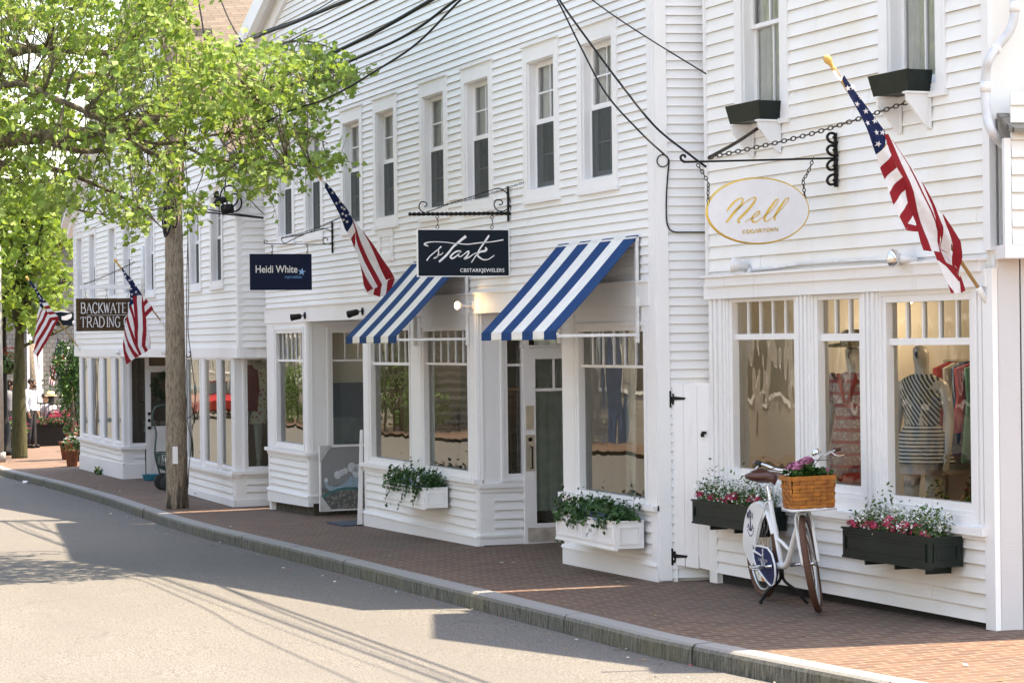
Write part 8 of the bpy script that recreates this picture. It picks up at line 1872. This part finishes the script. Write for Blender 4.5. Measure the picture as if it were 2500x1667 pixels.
mb = MB(); mb.tube(smooth_pts([Wc(-.05, 0, .30), Wc(-.12, 0, .6), Wc(-.10, 0, .95), Wc(-.16, 0, 1.15), Wc(-.12, 0, 1.33), Wc(-.0, 0, 1.38), Wc(.1, 0, 1.36)], 5), .014, 7); mb.build('handle', CG, t)
for y in (-.28, .28):
    for x in (.05, .55): mb = MB(); mb.lathe([(.02, -.03), (.10, -.03), (.14, -.02), (.14, .02), (.10, .03), (.02, .03)], Wc(x, y, .15), (1, 0, 0), 18); mb.build('wheel', RUBBER, t)
mb = MB(); mb.tube([Wc(.05, -.26, .15), Wc(.05, .26, .15)], .01, 6); mb.tube([Wc(.55, -.26, .15), Wc(.55, .26, .15)], .01, 6); mb.tube([Wc(.05, 0, .15), Wc(.05, 0, .36)], .012, 6); mb.tube([Wc(.55, 0, .15), Wc(.55, 0, .36)], .012, 6); mb.build('axle', CG, t)
cb = on_ground(374, 1172); mb = MB(); mb.lathe([(.15, 0), (.17, .02), (.19, .10), (.20, .105), (.18, .10), (.15, .03), (0, .025)], cb, UP, 20); tag(mb.build('basin', simple('turquoise_plastic', (.02, .25, .36), .4)), 'turquoise basin on the sidewalk at the foot of the far shop door', 'basin')
mb = MB(); c = on_ground(62, 1181, -.14); rr_ = random.Random(1); mb.ball(c+UP*.03, .075, 8, sc=(1.2, .8, .5)); [setattr(v, 'z', v.z+rr_.uniform(-.012, .012)) for v in mb.v]; tag(mb.build('paper_scrap', SIGNW), 'crumpled white paper lying in the road near the left edge', 'litter')
# weeds at the foot of the far building
for px, py, lab in ((240, 1158, 'tuft of weed with a yellow flower at the foot of the far building, left part'), (492, 1212, 'small tuft of weed at the foot of the far building just right of the pole')):
    c = on_ground(px, py); t = thing('weed', lab, 'weed', c); g = MB(); r = random.Random(px)
    for k in range(40): leaf(g, c+Vector((r.gauss(0, .08), r.gauss(0, .03), abs(r.gauss(.05, .03)))), rvec(r), UP+rvec(r)*.6, r.uniform(.05, .11), OVAL)
    g.build('leaves', GREEN2, t)
    if px < 300: f_ = MB(); pom(f_, c+Vector((.06, -.02, .11)), .03, r, n_=20); f_.build('flower', YEL, t)

mb = MB(); mb.wbox(X0-1.1, X0-.15, y0+.1, 10.3, -2.2, -1.74); tag(mb.build('display_platform', simple('dark_display_platform', (.05, .045, .04), .7)), 'dark display platform under the far building mannequins', 'platform')
# ---------------------------------------------------------------- shop pendant lamps, added to brighten interiors except the dress shop's middle one
LIT = bpy.data.materials['warm_lit_bulb']
def pendant(p, label, watts):
    t = thing('pendant_and_fill_lamp', label, 'lamp', p, 'lit ceiling lamps inside the shops'); p = Vector(p)
    mb = MB(); mb.lathe([(.03, .12), (.05, .11), (.13, 0), (.12, 0), (.04, .10)], p, UP, 18, cap=False); mb.tube([p+UP*.1, p+UP*.35], .006, 5); mb.build('lamp_shade', BRASS, t)
    mb = MB(); mb.ball(p+UP*.02, .045, 10); mb.build('bulb', LIT, t)
    l = bpy.data.lights.new('bulb_light', 'POINT'); l.energy = watts; l.color = (1, .80, .58); l.shadow_soft_size = .12; o = bpy.data.objects.new('bulb_light', l); C.objects.link(o); o.parent = t; o.location = Vector((0, 0, -.10))
for s_, lab in ((.95, 'added pendant lamp brightening the dress shop behind the left window'), (2.2, 'lit pendant lamp inside the dress shop behind the middle window'), (3.5, 'added pendant lamp brightening the dress shop behind the right window')): pendant(N.w(s_, .30, -1.35), lab, 2.4)
for s_, lab in ((-20.0, 'added pendant lamp brightening the room behind the window under the right awning'), (-24.6, 'added pendant lamp brightening the room behind the right pane under the left awning'), (-26.9, 'added pendant lamp brightening the room behind the left pane under the left awning'), (-31.4, 'added pendant lamp brightening the leftmost shop of the middle building')): pendant(S.w(s_, .22, -1.6), lab, .7)
pendant((X0-.9, y0+.9, .05), 'added pendant lamp brightening the mannequins in the far building', 2.0); pendant((XL-1.2, yl+1.2, .05), 'added pendant lamp brightening the room behind the bookshelf in the far building', 1.4)
# ================================================================ terrace and street end beyond the far building
SHG = shingle_mat('weathered_grey_shingles', (.20, .185, .17), (.30, .285, .265), (0, radians(90), radians(90)), .14, .17, mortar=(.07, .065, .06))
SHG2 = shingle_mat('weathered_grey_shingles_front', (.20, .185, .17), (.30, .285, .265), (radians(90), 0, 0), .14, .17, mortar=(.07, .065, .06))
XW = -74.0; PWL = xplane(XW); qw = lambda x, y: PWL.sz(x, y)
t = thing('shingled_building', 'grey shingled building behind the cafe terrace', 'building', (XW, 16, -2.7))
sa, za = qw(60, 640); sb, zb = qw(250, 640)
yL = qw(15, 800)[0]; yR = yL+9.5; ze = qw(80, 700)[1]; zap = qw(182, 560)[1]; ym = qw(215, 560)[0]
mb = MB(); mb.add([PWL.w(yL, -3, 0), PWL.w(yR, -3, 0), PWL.w(yR, ze, 0), PWL.w(ym, zap, 0), PWL.w(yL, ze, 0)], [(0, 1, 2, 3, 4)]); mb.build('gable_wall', SHG, t)
mb = MB(); mb.quad((XW, yL, -3), (XW-9, yL, -3), (XW-9, yL, ze), (XW, yL, ze)); mb.build('side_wall', SHG2, t)
mb = MB(); 
for (y0_, z0_, y1_, z1_) in ((yL-.3, ze-.15, ym, zap), (ym, zap, yR+.3, ze-.15)):
    mb.hexa([(XW+.25, y0_, z0_), (XW+.25, y1_, z1_), (XW-9, y1_, z1_), (XW-9, y0_, z0_), (XW+.25, y0_, z0_+.15), (XW+.25, y1_, z1_+.15), (XW-9, y1_, z1_+.15), (XW-9, y0_, z0_+.15)])
mb.build('roof', ROOFM, t)
mb = MB()
for px in (72, 98): a = qw(px, 900)[0]; mb.box(PWL, a-.08, a+.08, -3, ze-.2, 0, .08)
mb.build('corner_trim', SIGNW, t)
for (px0, py0, px1, py1) in ((84, 930, 96, 1000), (20, 690, 38, 770)):
    a, z1 = qw(px0, py0); b, z0 = qw(px1, py1); mb = MB(); mb.frame(PWL, a, b, z0, z1, .08, 0, .06); f_ = mb.build('window', SIGNW, t); mb = MB(); mb.box(PWL, a+.08, b-.08, z0+.08, z1-.08, .0, .02); mb.build('pane', PANE, f_)
mb = MB(); a, z1 = qw(92, 862); b, z0 = qw(99, 892); mb.box(PWL, a, b, z0, z1, .05, .09); tag(mb.build('notice_board', SIGNW), 'small white notice fixed on the grey shingled wall', 'sign')
mb = MB(); a, z1 = qw(130, 790)
# second, lower grey roofed house to the right, mostly hidden
t = thing('cottage', 'low grey cottage with a dark roof glimpsed behind the street tree', 'building', (-68, 8.4, -2.6)); mb = MB(); mb.wbox(-80, -76.2, 6.9, 9.2, -3, .6); mb.build('wall', SHG, t); mb = MB(); mb.hexa([(-80.2, 6.6, .6), (-76, 6.6, .6), (-76, 8.05, 1.9), (-80.2, 8.05, 1.9), (-80.2, 6.6, .7), (-76, 6.6, .7), (-76, 8.05, 2.0), (-80.2, 8.05, 2.0)]); mb.hexa([(-80.2, 8.05, 1.9), (-76, 8.05, 1.9), (-76, 9.5, .6), (-80.2, 9.5, .6), (-80.2, 8.05, 2.0), (-76, 8.05, 2.0), (-76, 9.5, .7), (-80.2, 9.5, .7)]); mb.build('roof', ROOFM, t)
def gp(px, py): return on_ground(px, py)
def atd(px, py, X): return ray(px, py)*(X/ray(px, py).x)
# posts
b = gp(86, 1060); mb = MB(); mb.tube([Vector((b.x, b.y, gz(b.x, b.y))), atd(80, 830, b.x)], [.13, .10], 10); tag(mb.build('wooden_post', POLEM), 'weathered wooden post standing behind the waiter', 'pole')
b = gp(100, 1000); X_ = -66; mb = MB(); mb.hexa([atd(97, 1030, X_), atd(103, 1030, X_), atd(103, 1030, X_)+Vector((-.08, 0, 0)), atd(97, 1030, X_)+Vector((-.08, 0, 0)), atd(81, 850, X_), atd(88, 850, X_), atd(88, 850, X_)+Vector((-.08, 0, 0)), atd(81, 850, X_)+Vector((-.08, 0, 0))]); tag(mb.build('slanting_board', SIGNW), 'slanting white board beside the weathered wooden post', 'board')
b = gp(2, 1128); X_ = b.x; mb = MB(); mb.tube([Vector((b.x, b.y, gz(b.x, b.y)-.02)), atd(-6, 600, X_)], .075, 10); mb.tube([b+UP*0, b+UP*.22], .11, 10); tag(mb.build('signpost', simple('grey_galvanised_post', (.35, .34, .32), .6, .3)), 'pale post cut by the left edge of the picture', 'pole')
# old style lamp post / black bollard column with hanging basket
X_ = -57.5; b = atd(13, 1100, X_); t = thing('lamp_post', 'black lamp post with a hanging basket of red flowers at the left edge', 'lamp post', (b.x, b.y, gz(b.x, b.y)))
mb = MB(); bb = Vector((b.x, b.y, gz(b.x, b.y))); mb.lathe([(.20, 0), (.20, .12), (.13, .18), (.13, .75), (.10, .80), (.07, 1.0), (.055, 3.8), (.08, 3.85)], bb, UP, 12); mb.tube(smooth_pts([bb+UP*3.3, bb+Vector((.0, .25, 3.55)), bb+Vector((0, .5, 3.2))], 4), .02, 6); mb.build('post', BLACK, t)
mb = MB(); mb.lathe([(.08, 3.85), (.16, 3.95), (.20, 4.3), (.05, 4.5), (.01, 4.65)], bb, UP, 8); mb.build('lantern', simple('lantern_glass', (.5, .5, .45), .3), t)
bk_ = atd(22, 880, X_); t = thing('hanging_basket', 'hanging basket crowded with red geraniums on the lamp post', 'flower basket', bk_); r = random.Random(3); g = MB(); f_ = MB()
for _ in range(500): d = rvec(r); p = bk_+Vector((d.x*.27, d.y*.27, d.z*.27-.05)); leaf(g, p, (d+UP*.4).normalized(), rvec(r), .07, OVAL)
for _ in range(46): d = rvec(r); pom(f_, bk_+Vector((d.x*.29, d.y*.29, abs(d.z)*.30)), .045, r, n_=16)
g.build('leaves', GREEN2, t); f_.build('red_flowers', REDF, t); mb = MB(); mb.lathe([(.0, -.28), (.14, -.24), (.2, -.08), (.2, -.02)], bk_, UP, 14); mb.build('basket', BLKPOT, t)
# barrels and tubs of flowers
BARREL = bark_mat('dark_barrel_staves', (.035, .022, .014), (.14, .09, .055), (6, 6, 1))
def barrel(px, py, rad, h, fm, label, seed, X_=None):
    b = gp(px, py); b.z = gz(b.x, b.y); t = thing('flower_barrel', label, 'barrel', b, 'half barrels of flowers'); mb = MB(); mb.lathe([(rad*.85, 0), (rad*.95, h*.3), (rad, h*.7), (rad*.98, h), (rad*.88, h), (rad*.88, h*.85), (0, h*.85)], b, UP, 16, cap=False); mb.build('staves', BARREL, t)
    mb = MB()
    for k in (.18, .75): mb.lathe([(rad*(.93+.05*k), h*k), (rad*(.95+.05*k), h*k+.03)], b, UP, 16, cap=False)
    mb.build('iron_hoops', BLACK, t)
    r = random.Random(seed); g = MB(); f_ = MB()
    for _ in range(260): d = rvec(r); leaf(g, b+Vector((d.x*rad*1.1, d.y*rad*1.1, h+abs(d.z)*.25)), (UP*.5+rvec(r)).normalized(), rvec(r), .09, OVAL)
    for _ in range(70): d = rvec(r); pom(f_, b+Vector((d.x*rad*1.15, d.y*rad*1.15, h+.04+abs(d.z)*.30)), .045, r, n_=14)
    g.build('leaves', GREEN2, t); f_.build('blooms', fm, t)
barrel(24, 1108, .42, .52, DKPINK, 'dark half barrel of crimson flowers left of the mossy trunk', 1)
barrel(33, 1050, .36, .62, PINK, 'half barrel of pink and yellow flowers behind the crimson one', 2)
b = gp(72, 1068); b.z = gz(b.x, b.y); potted(b, 'grey green pot of crimson flowers between the mossy trunk and the terrace', .30, simple('grey_green_pot', (.10, .13, .11), .7), DKPINK, 5, .42, n1=200)
# black terrace planter with flowers, railing, shrub, parasol, seated guests
c0, c1 = gp(90, 1090), gp(181, 1086); c0.z = c1.z = gz(c0.x, c0.y)
PT = Plane((c0.x, c0.y), (c1.x-c0.x, c1.y-c0.y)); LT = (Vector((c1.x, c1.y, 0))-Vector((c0.x, c0.y, 0))).length; zt_ = atd(95, 1040, c0.x).z
t = thing('terrace_planter', 'long black planter full of crimson flowers fencing the terrace', 'planter', (c0+c1)/2); mb = MB(); mb.box(PT, 0, LT, c0.z, zt_, -.45, 0); mb.box(PT, -.03, LT+.03, zt_, zt_+.05, -.48, .03); mb.build('trough', BLKPOT, t)
r = random.Random(8); g = MB(); f_ = MB(); f2_ = MB()
for _ in range(900): s_ = r.uniform(0, LT); leaf(g, PT.w(s_, zt_+abs(r.gauss(.08, .07)), r.uniform(-.45, .06)), (UP*.5+rvec(r)).normalized(), rvec(r), .08, OVAL)
for _ in range(150): s_ = r.uniform(0, LT); pom(f_, PT.w(s_, zt_+.04+abs(r.gauss(.08, .06)), r.uniform(-.4, .08)), .04, r, n_=14)
for _ in range(60): s_ = r.uniform(LT*.4, LT); pom(f2_, PT.w(s_, zt_+.22+abs(r.gauss(.05, .05)), r.uniform(-.4, 0)), .045, r, n_=14)
g.build('leaves', GREEN1, t); f_.build('crimson_blooms', DKPINK, t); f2_.build('pink_blooms', PINK, t)
X_ = c0.x-.9; a_ = atd(88, 985, X_); b_ = atd(170, 1000, X_)
t = thing('railing', 'black metal terrace railing behind the long planter', 'railing', (X_, (a_.y+b_.y)/2, c0.z)); mb = MB(); mb.tube([a_, Vector((X_, b_.y, a_.z))], .02, 6); mb.tube([a_-UP*.75, Vector((X_, b_.y, a_.z-.75))], .015, 6); mb.build('rails', BLACK, t)
for k in range(9): y = a_.y+(b_.y-a_.y)*k/8; mb = MB(); mb.tube([(X_, y, c0.z), (X_, y, a_.z)], .012, 5); mb.build('baluster', BLACK, t)
bush('shrub', 'round dark green shrub behind the terrace planter', 'shrub', atd(130, 1025, X_-.3), .36, 800, .05, GREEN1, 9)
# leafy potted tree in front of the corner of the far building
tc = atd(174, 930, -53.5); tt = thing('potted_tree', 'bushy dark green weeping tree in a pot beside the corner of the far building', 'tree', (tc.x, tc.y, gz(tc.x, tc.y)))
r = random.Random(31); g = MB(); cl = [(rvec(r), r.random()**.5) for _ in range(40)]
for _ in range(3600):
    d, q = r.choice(cl); p = d*q*.85+rvec(r)*.22; leaf(g, tc+Vector((p.x*.50, p.y*.46, p.z*.98)), (UP*.3+rvec(r)).normalized(), (-UP+rvec(r)*.8), r.uniform(.05, .10), OVAL)
g.build('foliage', leaf_mat('glossy_ficus_leaves', (.012, .04, .012), (.035, .10, .02), (.09, .20, .04), .15, scale=5, gl=.35), tt)
mb = MB(); b0g = Vector((tc.x, tc.y, gz(tc.x, tc.y))); mb.tube([b0g+UP*.3, b0g+Vector((.04, .02, 1.0)), tc], [.045, .04, .03], 7); mb.build('trunk', BARK, tt); mb = MB(); pot(mb, b0g, .22, .27, .40); mb.build('pot', TERRA, tt)
# things standing against the corner: old bicycle frame, pots, statue
for (px, py, rad, h, m_, lab, sd) in ((176, 1138, .17, .34, TERRA, 'terracotta pot of pale flowers nearest the kerb by the far building corner', 41), (190, 1126, .15, .50, BLKPOT, 'dark pot of flowers against the far building corner', 42), (178, 1100, .20, .42, TERRA, 'terracotta pot raised behind the others by the far building corner', 43)):
    b = gp(px, py); b.z = gz(b.x, b.y)+(.0 if sd != 43 else .0); potted(b, lab, rad, m_, WHITEF if sd == 41 else DKPINK, sd, h, grp='pots by the corner of the far building', n1=140)
t = thing('easel', 'thin dark metal stand leaning by the corner of the far building', 'stand', gp(183, 1118)); b = gp(183, 1118); mb = MB()
for dy in (-.14, 0, .14): mb.tube([b+Vector((0, dy, 0)), b+Vector((-.15, 0, 1.75))], .018, 6)
mb.tube([b+Vector((-.05, -.16, .7)), b+Vector((-.05, .16, .7))], .014, 6); mb.build('legs', BLACK, t)
# people -----------------------------------------------------------------
SKIN = simple('warm_skin', (.30, .16, .10), .6, var=.06); HAIR = simple('dark_hair', (.018, .012, .009), .7, bmp=.4); SHIRT = simple('pale_blue_shirt', (.52, .58, .66), .85, var=.06); TEE = simple('white_tee_cotton', (.70, .69, .68), .9, var=.05); TROU = simple('black_trousers', (.02, .02, .025), .85); PLAID = simple('mauve_checked_shirt', (.38, .33, .36), .9, var=.3, vs=30); STRAW = simple('pale_straw', (.55, .47, .28), .8, bmp=.4); GREYT = simple('grey_tank_top', (.22, .22, .24), .9)
def face_bits(t, W, hd, hair=True, glasses=False, beard=False, hairl=0.0):
    x, y, z = hd; mb = MB()
    for s_ in (-1, 1): mb.ball(W(x+.083, y+s_*.032, z+.015), .012, 8)
    mb.build('eyes', HAIR, t)
    mb = MB(); mb.ball(W(x+.088, y, z-.062), .02, 8, sc=(.5, 1, .35)); mb.build('mouth', simple('lips', (.28, .10, .08), .6), t)
    mb = MB()
    for s_ in (-1, 1): mb.ball(W(x+.0, y+s_*.092, z), .026, 8, sc=(.6, .5, 1.1))
    mb.build('ears', SKIN, t)
    if hair: mb = MB(); mb.ball(W(x-.032, y, z+.05), .100, 14, sc=(1, .97, .85)); hairl and mb.ball(W(x-.07, y, z-.08), .085, 10, sc=(.7, 1, 1.6)); mb.build('hair', HAIR, t)
    if beard: mb = MB(); mb.ball(W(x+.045, y, z-.075), .062, 10, sc=(.9, .95, .7)); mb.build('beard', HAIR, t)
    if glasses:
        mb = MB()
        for s_ in (-1, 1): mb.ball(W(x+.095, y+s_*.036, z+.015), .030, 10, sc=(.35, 1, .8))
        mb.build('sunglasses', BLACK, t)
def shirt(t, W, P_, m_, name='shirt', sleeves=1.0, kx=1.0):
    hp, ch = P_['hip'], P_['chest']; L = lambda k: [hp[i]+(ch[i]-hp[i])*k for i in range(3)]
    mb = MB(); secs = []
    for k, rx, ry in ((1.42, .06, .075), (1.30, .095, .16), (1.05, .125, .195), (.7, .125, .175), (.35, .125, .165), (.0, .135, .175)): p = L(k); secs.append((p[0], p[1], p[2], rx*kx, ry*kx))
    rings(mb, W, secs, 18, .02); 
    for s_, arm in ((1, P_['larm']), (-1, P_['rarm'])):
        a, b, c = [Vector(q) for q in arm]; pts = [a+Vector((0, -s_*.03, .02)), a, a.lerp(b, .55)]+([b, b.lerp(c, .9)] if sleeves > .6 else []); mb.tube([W(*p) for p in pts], ([.07, .075, .068, .056, .046] if sleeves > .6 else [.07, .076, .072]), 12, cap=False)
    mb.build(name, m_, t)
def trousers(t, W, P_, m_):
    mb = MB(); hp = P_['hip']
    for leg in (P_['lleg'], P_['rleg']): a, b, c = [Vector(q) for q in leg]; mb.tube([W(*p) for p in (Vector((hp[0], leg[0][1]*.6, hp[2]+.08)), a, a.lerp(b, .5), b, b.lerp(c, .5), c)], [.11, .105, .09, .075, .065, .06], 12)
    mb.build('trousers', m_, t)
    mb = MB()
    for leg in (P_['lleg'], P_['rleg']): c = leg[2]; mb.tube(smooth_pts([W(c[0]-.04, c[1], .04), W(c[0]+.06, c[1], .05), W(c[0]+.19, c[1], .035)], 3), [.045]*4+[.05]*2+[.035], 10)
    mb.build('shoes', BLACK, t)
X_ = -61.5; w0 = atd(74, 950, X_); base = Vector((w0.x, w0.y, gz(w0.x, w0.y)))
t = thing('person', 'standing man in a pale blue shirt and black trousers looking down to the right', 'person', base); W = frame_of(base, (.5, .75))
P_ = dict(hip=(0, 0, .95), chest=(.01, 0, 1.32), neck=(.03, 0, 1.50), head=(.07, -.01, 1.63), larm=[(.01, .19, 1.42), (-.01, .24, 1.14), (.06, .24, .90)], rarm=[(.01, -.19, 1.42), (-.02, -.24, 1.14), (.05, -.24, .90)], lleg=[(0, .09, .90), (.02, .10, .50), (-.01, .11, .10)], rleg=[(0, -.09, .90), (.0, -.10, .50), (-.03, -.11, .10)])
person(t, W, SKIN, P_, 1.75); shirt(t, W, P_, SHIRT); trousers(t, W, P_, TROU); face_bits(t, W, P_['head'], beard=True)
SIT = dict(hip=(0, 0, .50), chest=(.06, 0, .88), neck=(.08, 0, 1.06), head=(.12, 0, 1.20), larm=[(.06, .19, .98), (.12, .24, .74), (.34, .12, .76)], rarm=[(.06, -.19, .98), (.12, -.24, .74), (.34, -.10, .76)], lleg=[(.05, .10, .48), (.46, .13, .50), (.44, .13, .10)], rleg=[(.05, -.10, .48), (.46, -.13, .50), (.44, -.13, .10)])
def seat(W, label):
    t = thing('chair', label, 'chair', W(0, 0, 0), 'cafe chairs'); mb = MB(); mb.hexa([W(-.2, -.22, .40), W(.24, -.22, .40), W(.24, .22, .40), W(-.2, .22, .40), W(-.2, -.22, .44), W(.24, -.22, .44), W(.24, .22, .44), W(-.2, .22, .44)]); mb.build('seat', BLACK, t)
    for x in (-.18, .22):
        for y in (-.2, .2): mb = MB(); mb.tube([W(x, y, 0), W(x, y, .40)], .015, 6); mb.build('leg', BLACK, t)
    mb = MB(); mb.tube(smooth_pts([W(-.2, -.22, .44), W(-.26, -.2, .80), W(-.28, 0, .90), W(-.26, .2, .80), W(-.2, .22, .44)], 4), .018, 6); mb.hexa([W(-.24, -.18, .55), W(-.22, -.18, .55), W(-.22, .18, .55), W(-.24, .18, .55), W(-.27, -.18, .84), W(-.25, -.18, .84), W(-.25, .18, .84), W(-.27, .18, .84)]); mb.build('backrest', simple('navy_cloth_back', (.015, .022, .05), .8), t)
X_ = -65.0; w0 = atd(106, 960, X_); zf = w0.z-1.08; base = Vector((w0.x, w0.y, gz(w0.x, w0.y))); dz_ = zf-base.z
t = thing('person', 'seated man in a white T-shirt and sunglasses facing the street', 'person', base); W = frame_of(base, (1, .35)); person(t, W, SKIN, SIT, 1.75); shirt(t, W, SIT, TEE, 'tshirt', .4); trousers(t, W, SIT, TROU); face_bits(t, W, SIT['head'], glasses=True); seat(W, 'black cafe chair under the seated man in sunglasses')
X_ = -63.6; w0 = atd(127, 970, X_); base = Vector((w0.x, w0.y, gz(w0.x, w0.y)))
t = thing('person', 'seated guest in a straw hat and checked shirt, back to the street', 'person', base); W = frame_of(base, (-1, -.15)); person(t, W, SKIN, SIT, 1.72); shirt(t, W, SIT, PLAID); trousers(t, W, SIT, TROU); face_bits(t, W, SIT['head'], hairl=1); seat(W, 'black cafe chair with a navy back under the guest in the straw hat')
hc = W(SIT['head'][0], 0, SIT['head'][2]+.075); t = thing('hat', 'pale straw hat with a dark band on the seated guest', 'hat', hc); mb = MB(); mb.lathe([(.17, -.015), (.16, .0), (.105, .008), (.10, .08), (.075, .105), (0, .095)], hc, UP, 20); mb.build('straw', STRAW, t); mb = MB(); mb.lathe([(.107, .006), (.106, .035)], hc, UP, 20, cap=False); mb.build('band', BLACK, t)
X_ = -64.3; w0 = atd(118, 985, X_); base = Vector((w0.x, w0.y, gz(w0.x, w0.y))); t = thing('cafe_table', 'small round cafe table between the two seated guests', 'table', base); mb = MB(); mb.lathe([(.36, .70), (.37, .715), (.36, .73)], base, UP, 20); mb.build('table_top', SIGNW, t); mb = MB(); mb.lathe([(.2, 0), (.2, .02), (.03, .05), (.025, .70)], base, UP, 12); mb.build('pedestal', BLACK, t)
X_ = -62.5; w0 = atd(24, 950, X_); base = Vector((w0.x, w0.y, gz(w0.x, w0.y))); t = thing('person', 'person in a grey sleeveless top half hidden by the lamp post and trunk', 'person', base); W = frame_of(base, (.6, .6))
P2 = dict(P_); P2.update(larm=[(.01, .19, 1.42), (.02, .27, 1.16), (.18, .12, 1.02)], hip=(0, 0, .95)); person(t, W, SKIN, P2, 1.65); shirt(t, W, P2, GREYT, 'tank_top', .1 if False else .4); trousers(t, W, P2, TROU); face_bits(t, W, P2['head'], hairl=1)
# closed green market parasol behind the guests
X_ = -67.5; b = atd(182, 1000, X_); t = thing('parasol', 'closed dark parasol behind the potted tree', 'parasol', (b.x, b.y, gz(b.x, b.y))); bb = Vector((b.x, b.y, gz(b.x, b.y))); mb = MB(); mb.tube([bb, bb+UP*2.6], .025, 8); mb.build('pole', BLACK, t); mb = MB(); mb.lathe([(.14, .9), (.17, 1.1), (.12, 1.8), (.04, 2.5)], bb, UP, 12); mb.build('canopy', simple('dark_green_canvas', (.01, .03, .025), .9), t)
# dark hedge behind the terrace and low wall so the street end is closed
for i in range(5):
    bush('hedge_shrub', 'dark shrub of the hedge behind the terrace', 'shrub', (-71.5, 11.5+i*1.6, -1.6), 1.1, 900, .12, GREEN1, 300+i, 'hedge behind the terrace')

# red pick-up parked across the street (shows in the far shop windows)
RC = simple('red_car_paint', (.38, .018, .014), .25, var=.03)
cx_, cy_ = -97.0, -3.1; z0 = gz(cx_, 6.5)-.12; t = thing('parked_car', 'red car parked across the street, reflected in the far shop windows', 'car', (cx_, cy_, z0)); Wq = frame_of((cx_, cy_, z0), (1, 0))
def hull(mb, secs):      # secs: (x, z0, z1, half width low, half width high)
    vs = []
    for x, a, b, h0, h1 in secs: vs += [Wq(x, -h0, a), Wq(x, -h0, a+(b-a)*.55), Wq(x, -h1, b), Wq(x, h1, b), Wq(x, h0, a+(b-a)*.55), Wq(x, h0, a)]
    k = len(secs); mb.add(vs, [(i*6+j, (i+1)*6+j, (i+1)*6+(j+1) % 6, i*6+(j+1) % 6) for i in range(k-1) for j in range(6)]+[(5, 4, 3, 2, 1, 0), tuple(range((k-1)*6, k*6))], 0, False)
mb = MB(); hull(mb, [(-2.2, .35, .80, .82, .74), (-1.9, .30, .95, .88, .80), (-.9, .28, 1.0, .90, .84), (.9, .28, .98, .90, .84), (1.9, .30, .88, .88, .78), (2.25, .38, .72, .80, .70)]); mb.build('body', RC, t)
mb = MB(); hull(mb, [(-1.5, .95, 1.0, .80, .78), (-.9, .95, 1.42, .80, .64), (.5, .95, 1.45, .80, .66), (1.1, .95, 1.0, .80, .78)]); mb.build('cabin_glass', PANE, t)
mb = MB(); hull(mb, [(-.9, 1.42, 1.47, .66, .62), (.5, 1.44, 1.50, .68, .64)]); mb.build('cabin_roof', RC, t)
for x in (-1.4, 1.4):
    for y in (-.82, .82): mb = MB(); mb.lathe([(.1, -.1), (.30, -.1), (.33, -.05), (.33, .05), (.30, .1), (.1, .1)], Wq(x, y, .33), (0, 1, 0), 18); w_ = mb.build('wheel', RUBBER, t); mb = MB(); mb.lathe([(.18, -.105), (.18, .105)], Wq(x, y, .33), (0, 1, 0), 14); mb.build('rim', ALU, w_)
for y in (-.55, .55): mb = MB(); mb.ball(Wq(2.18, y, .66), .11, 10, sc=(.5, 1, .8)); mb.build('headlight', SIGNW, t)
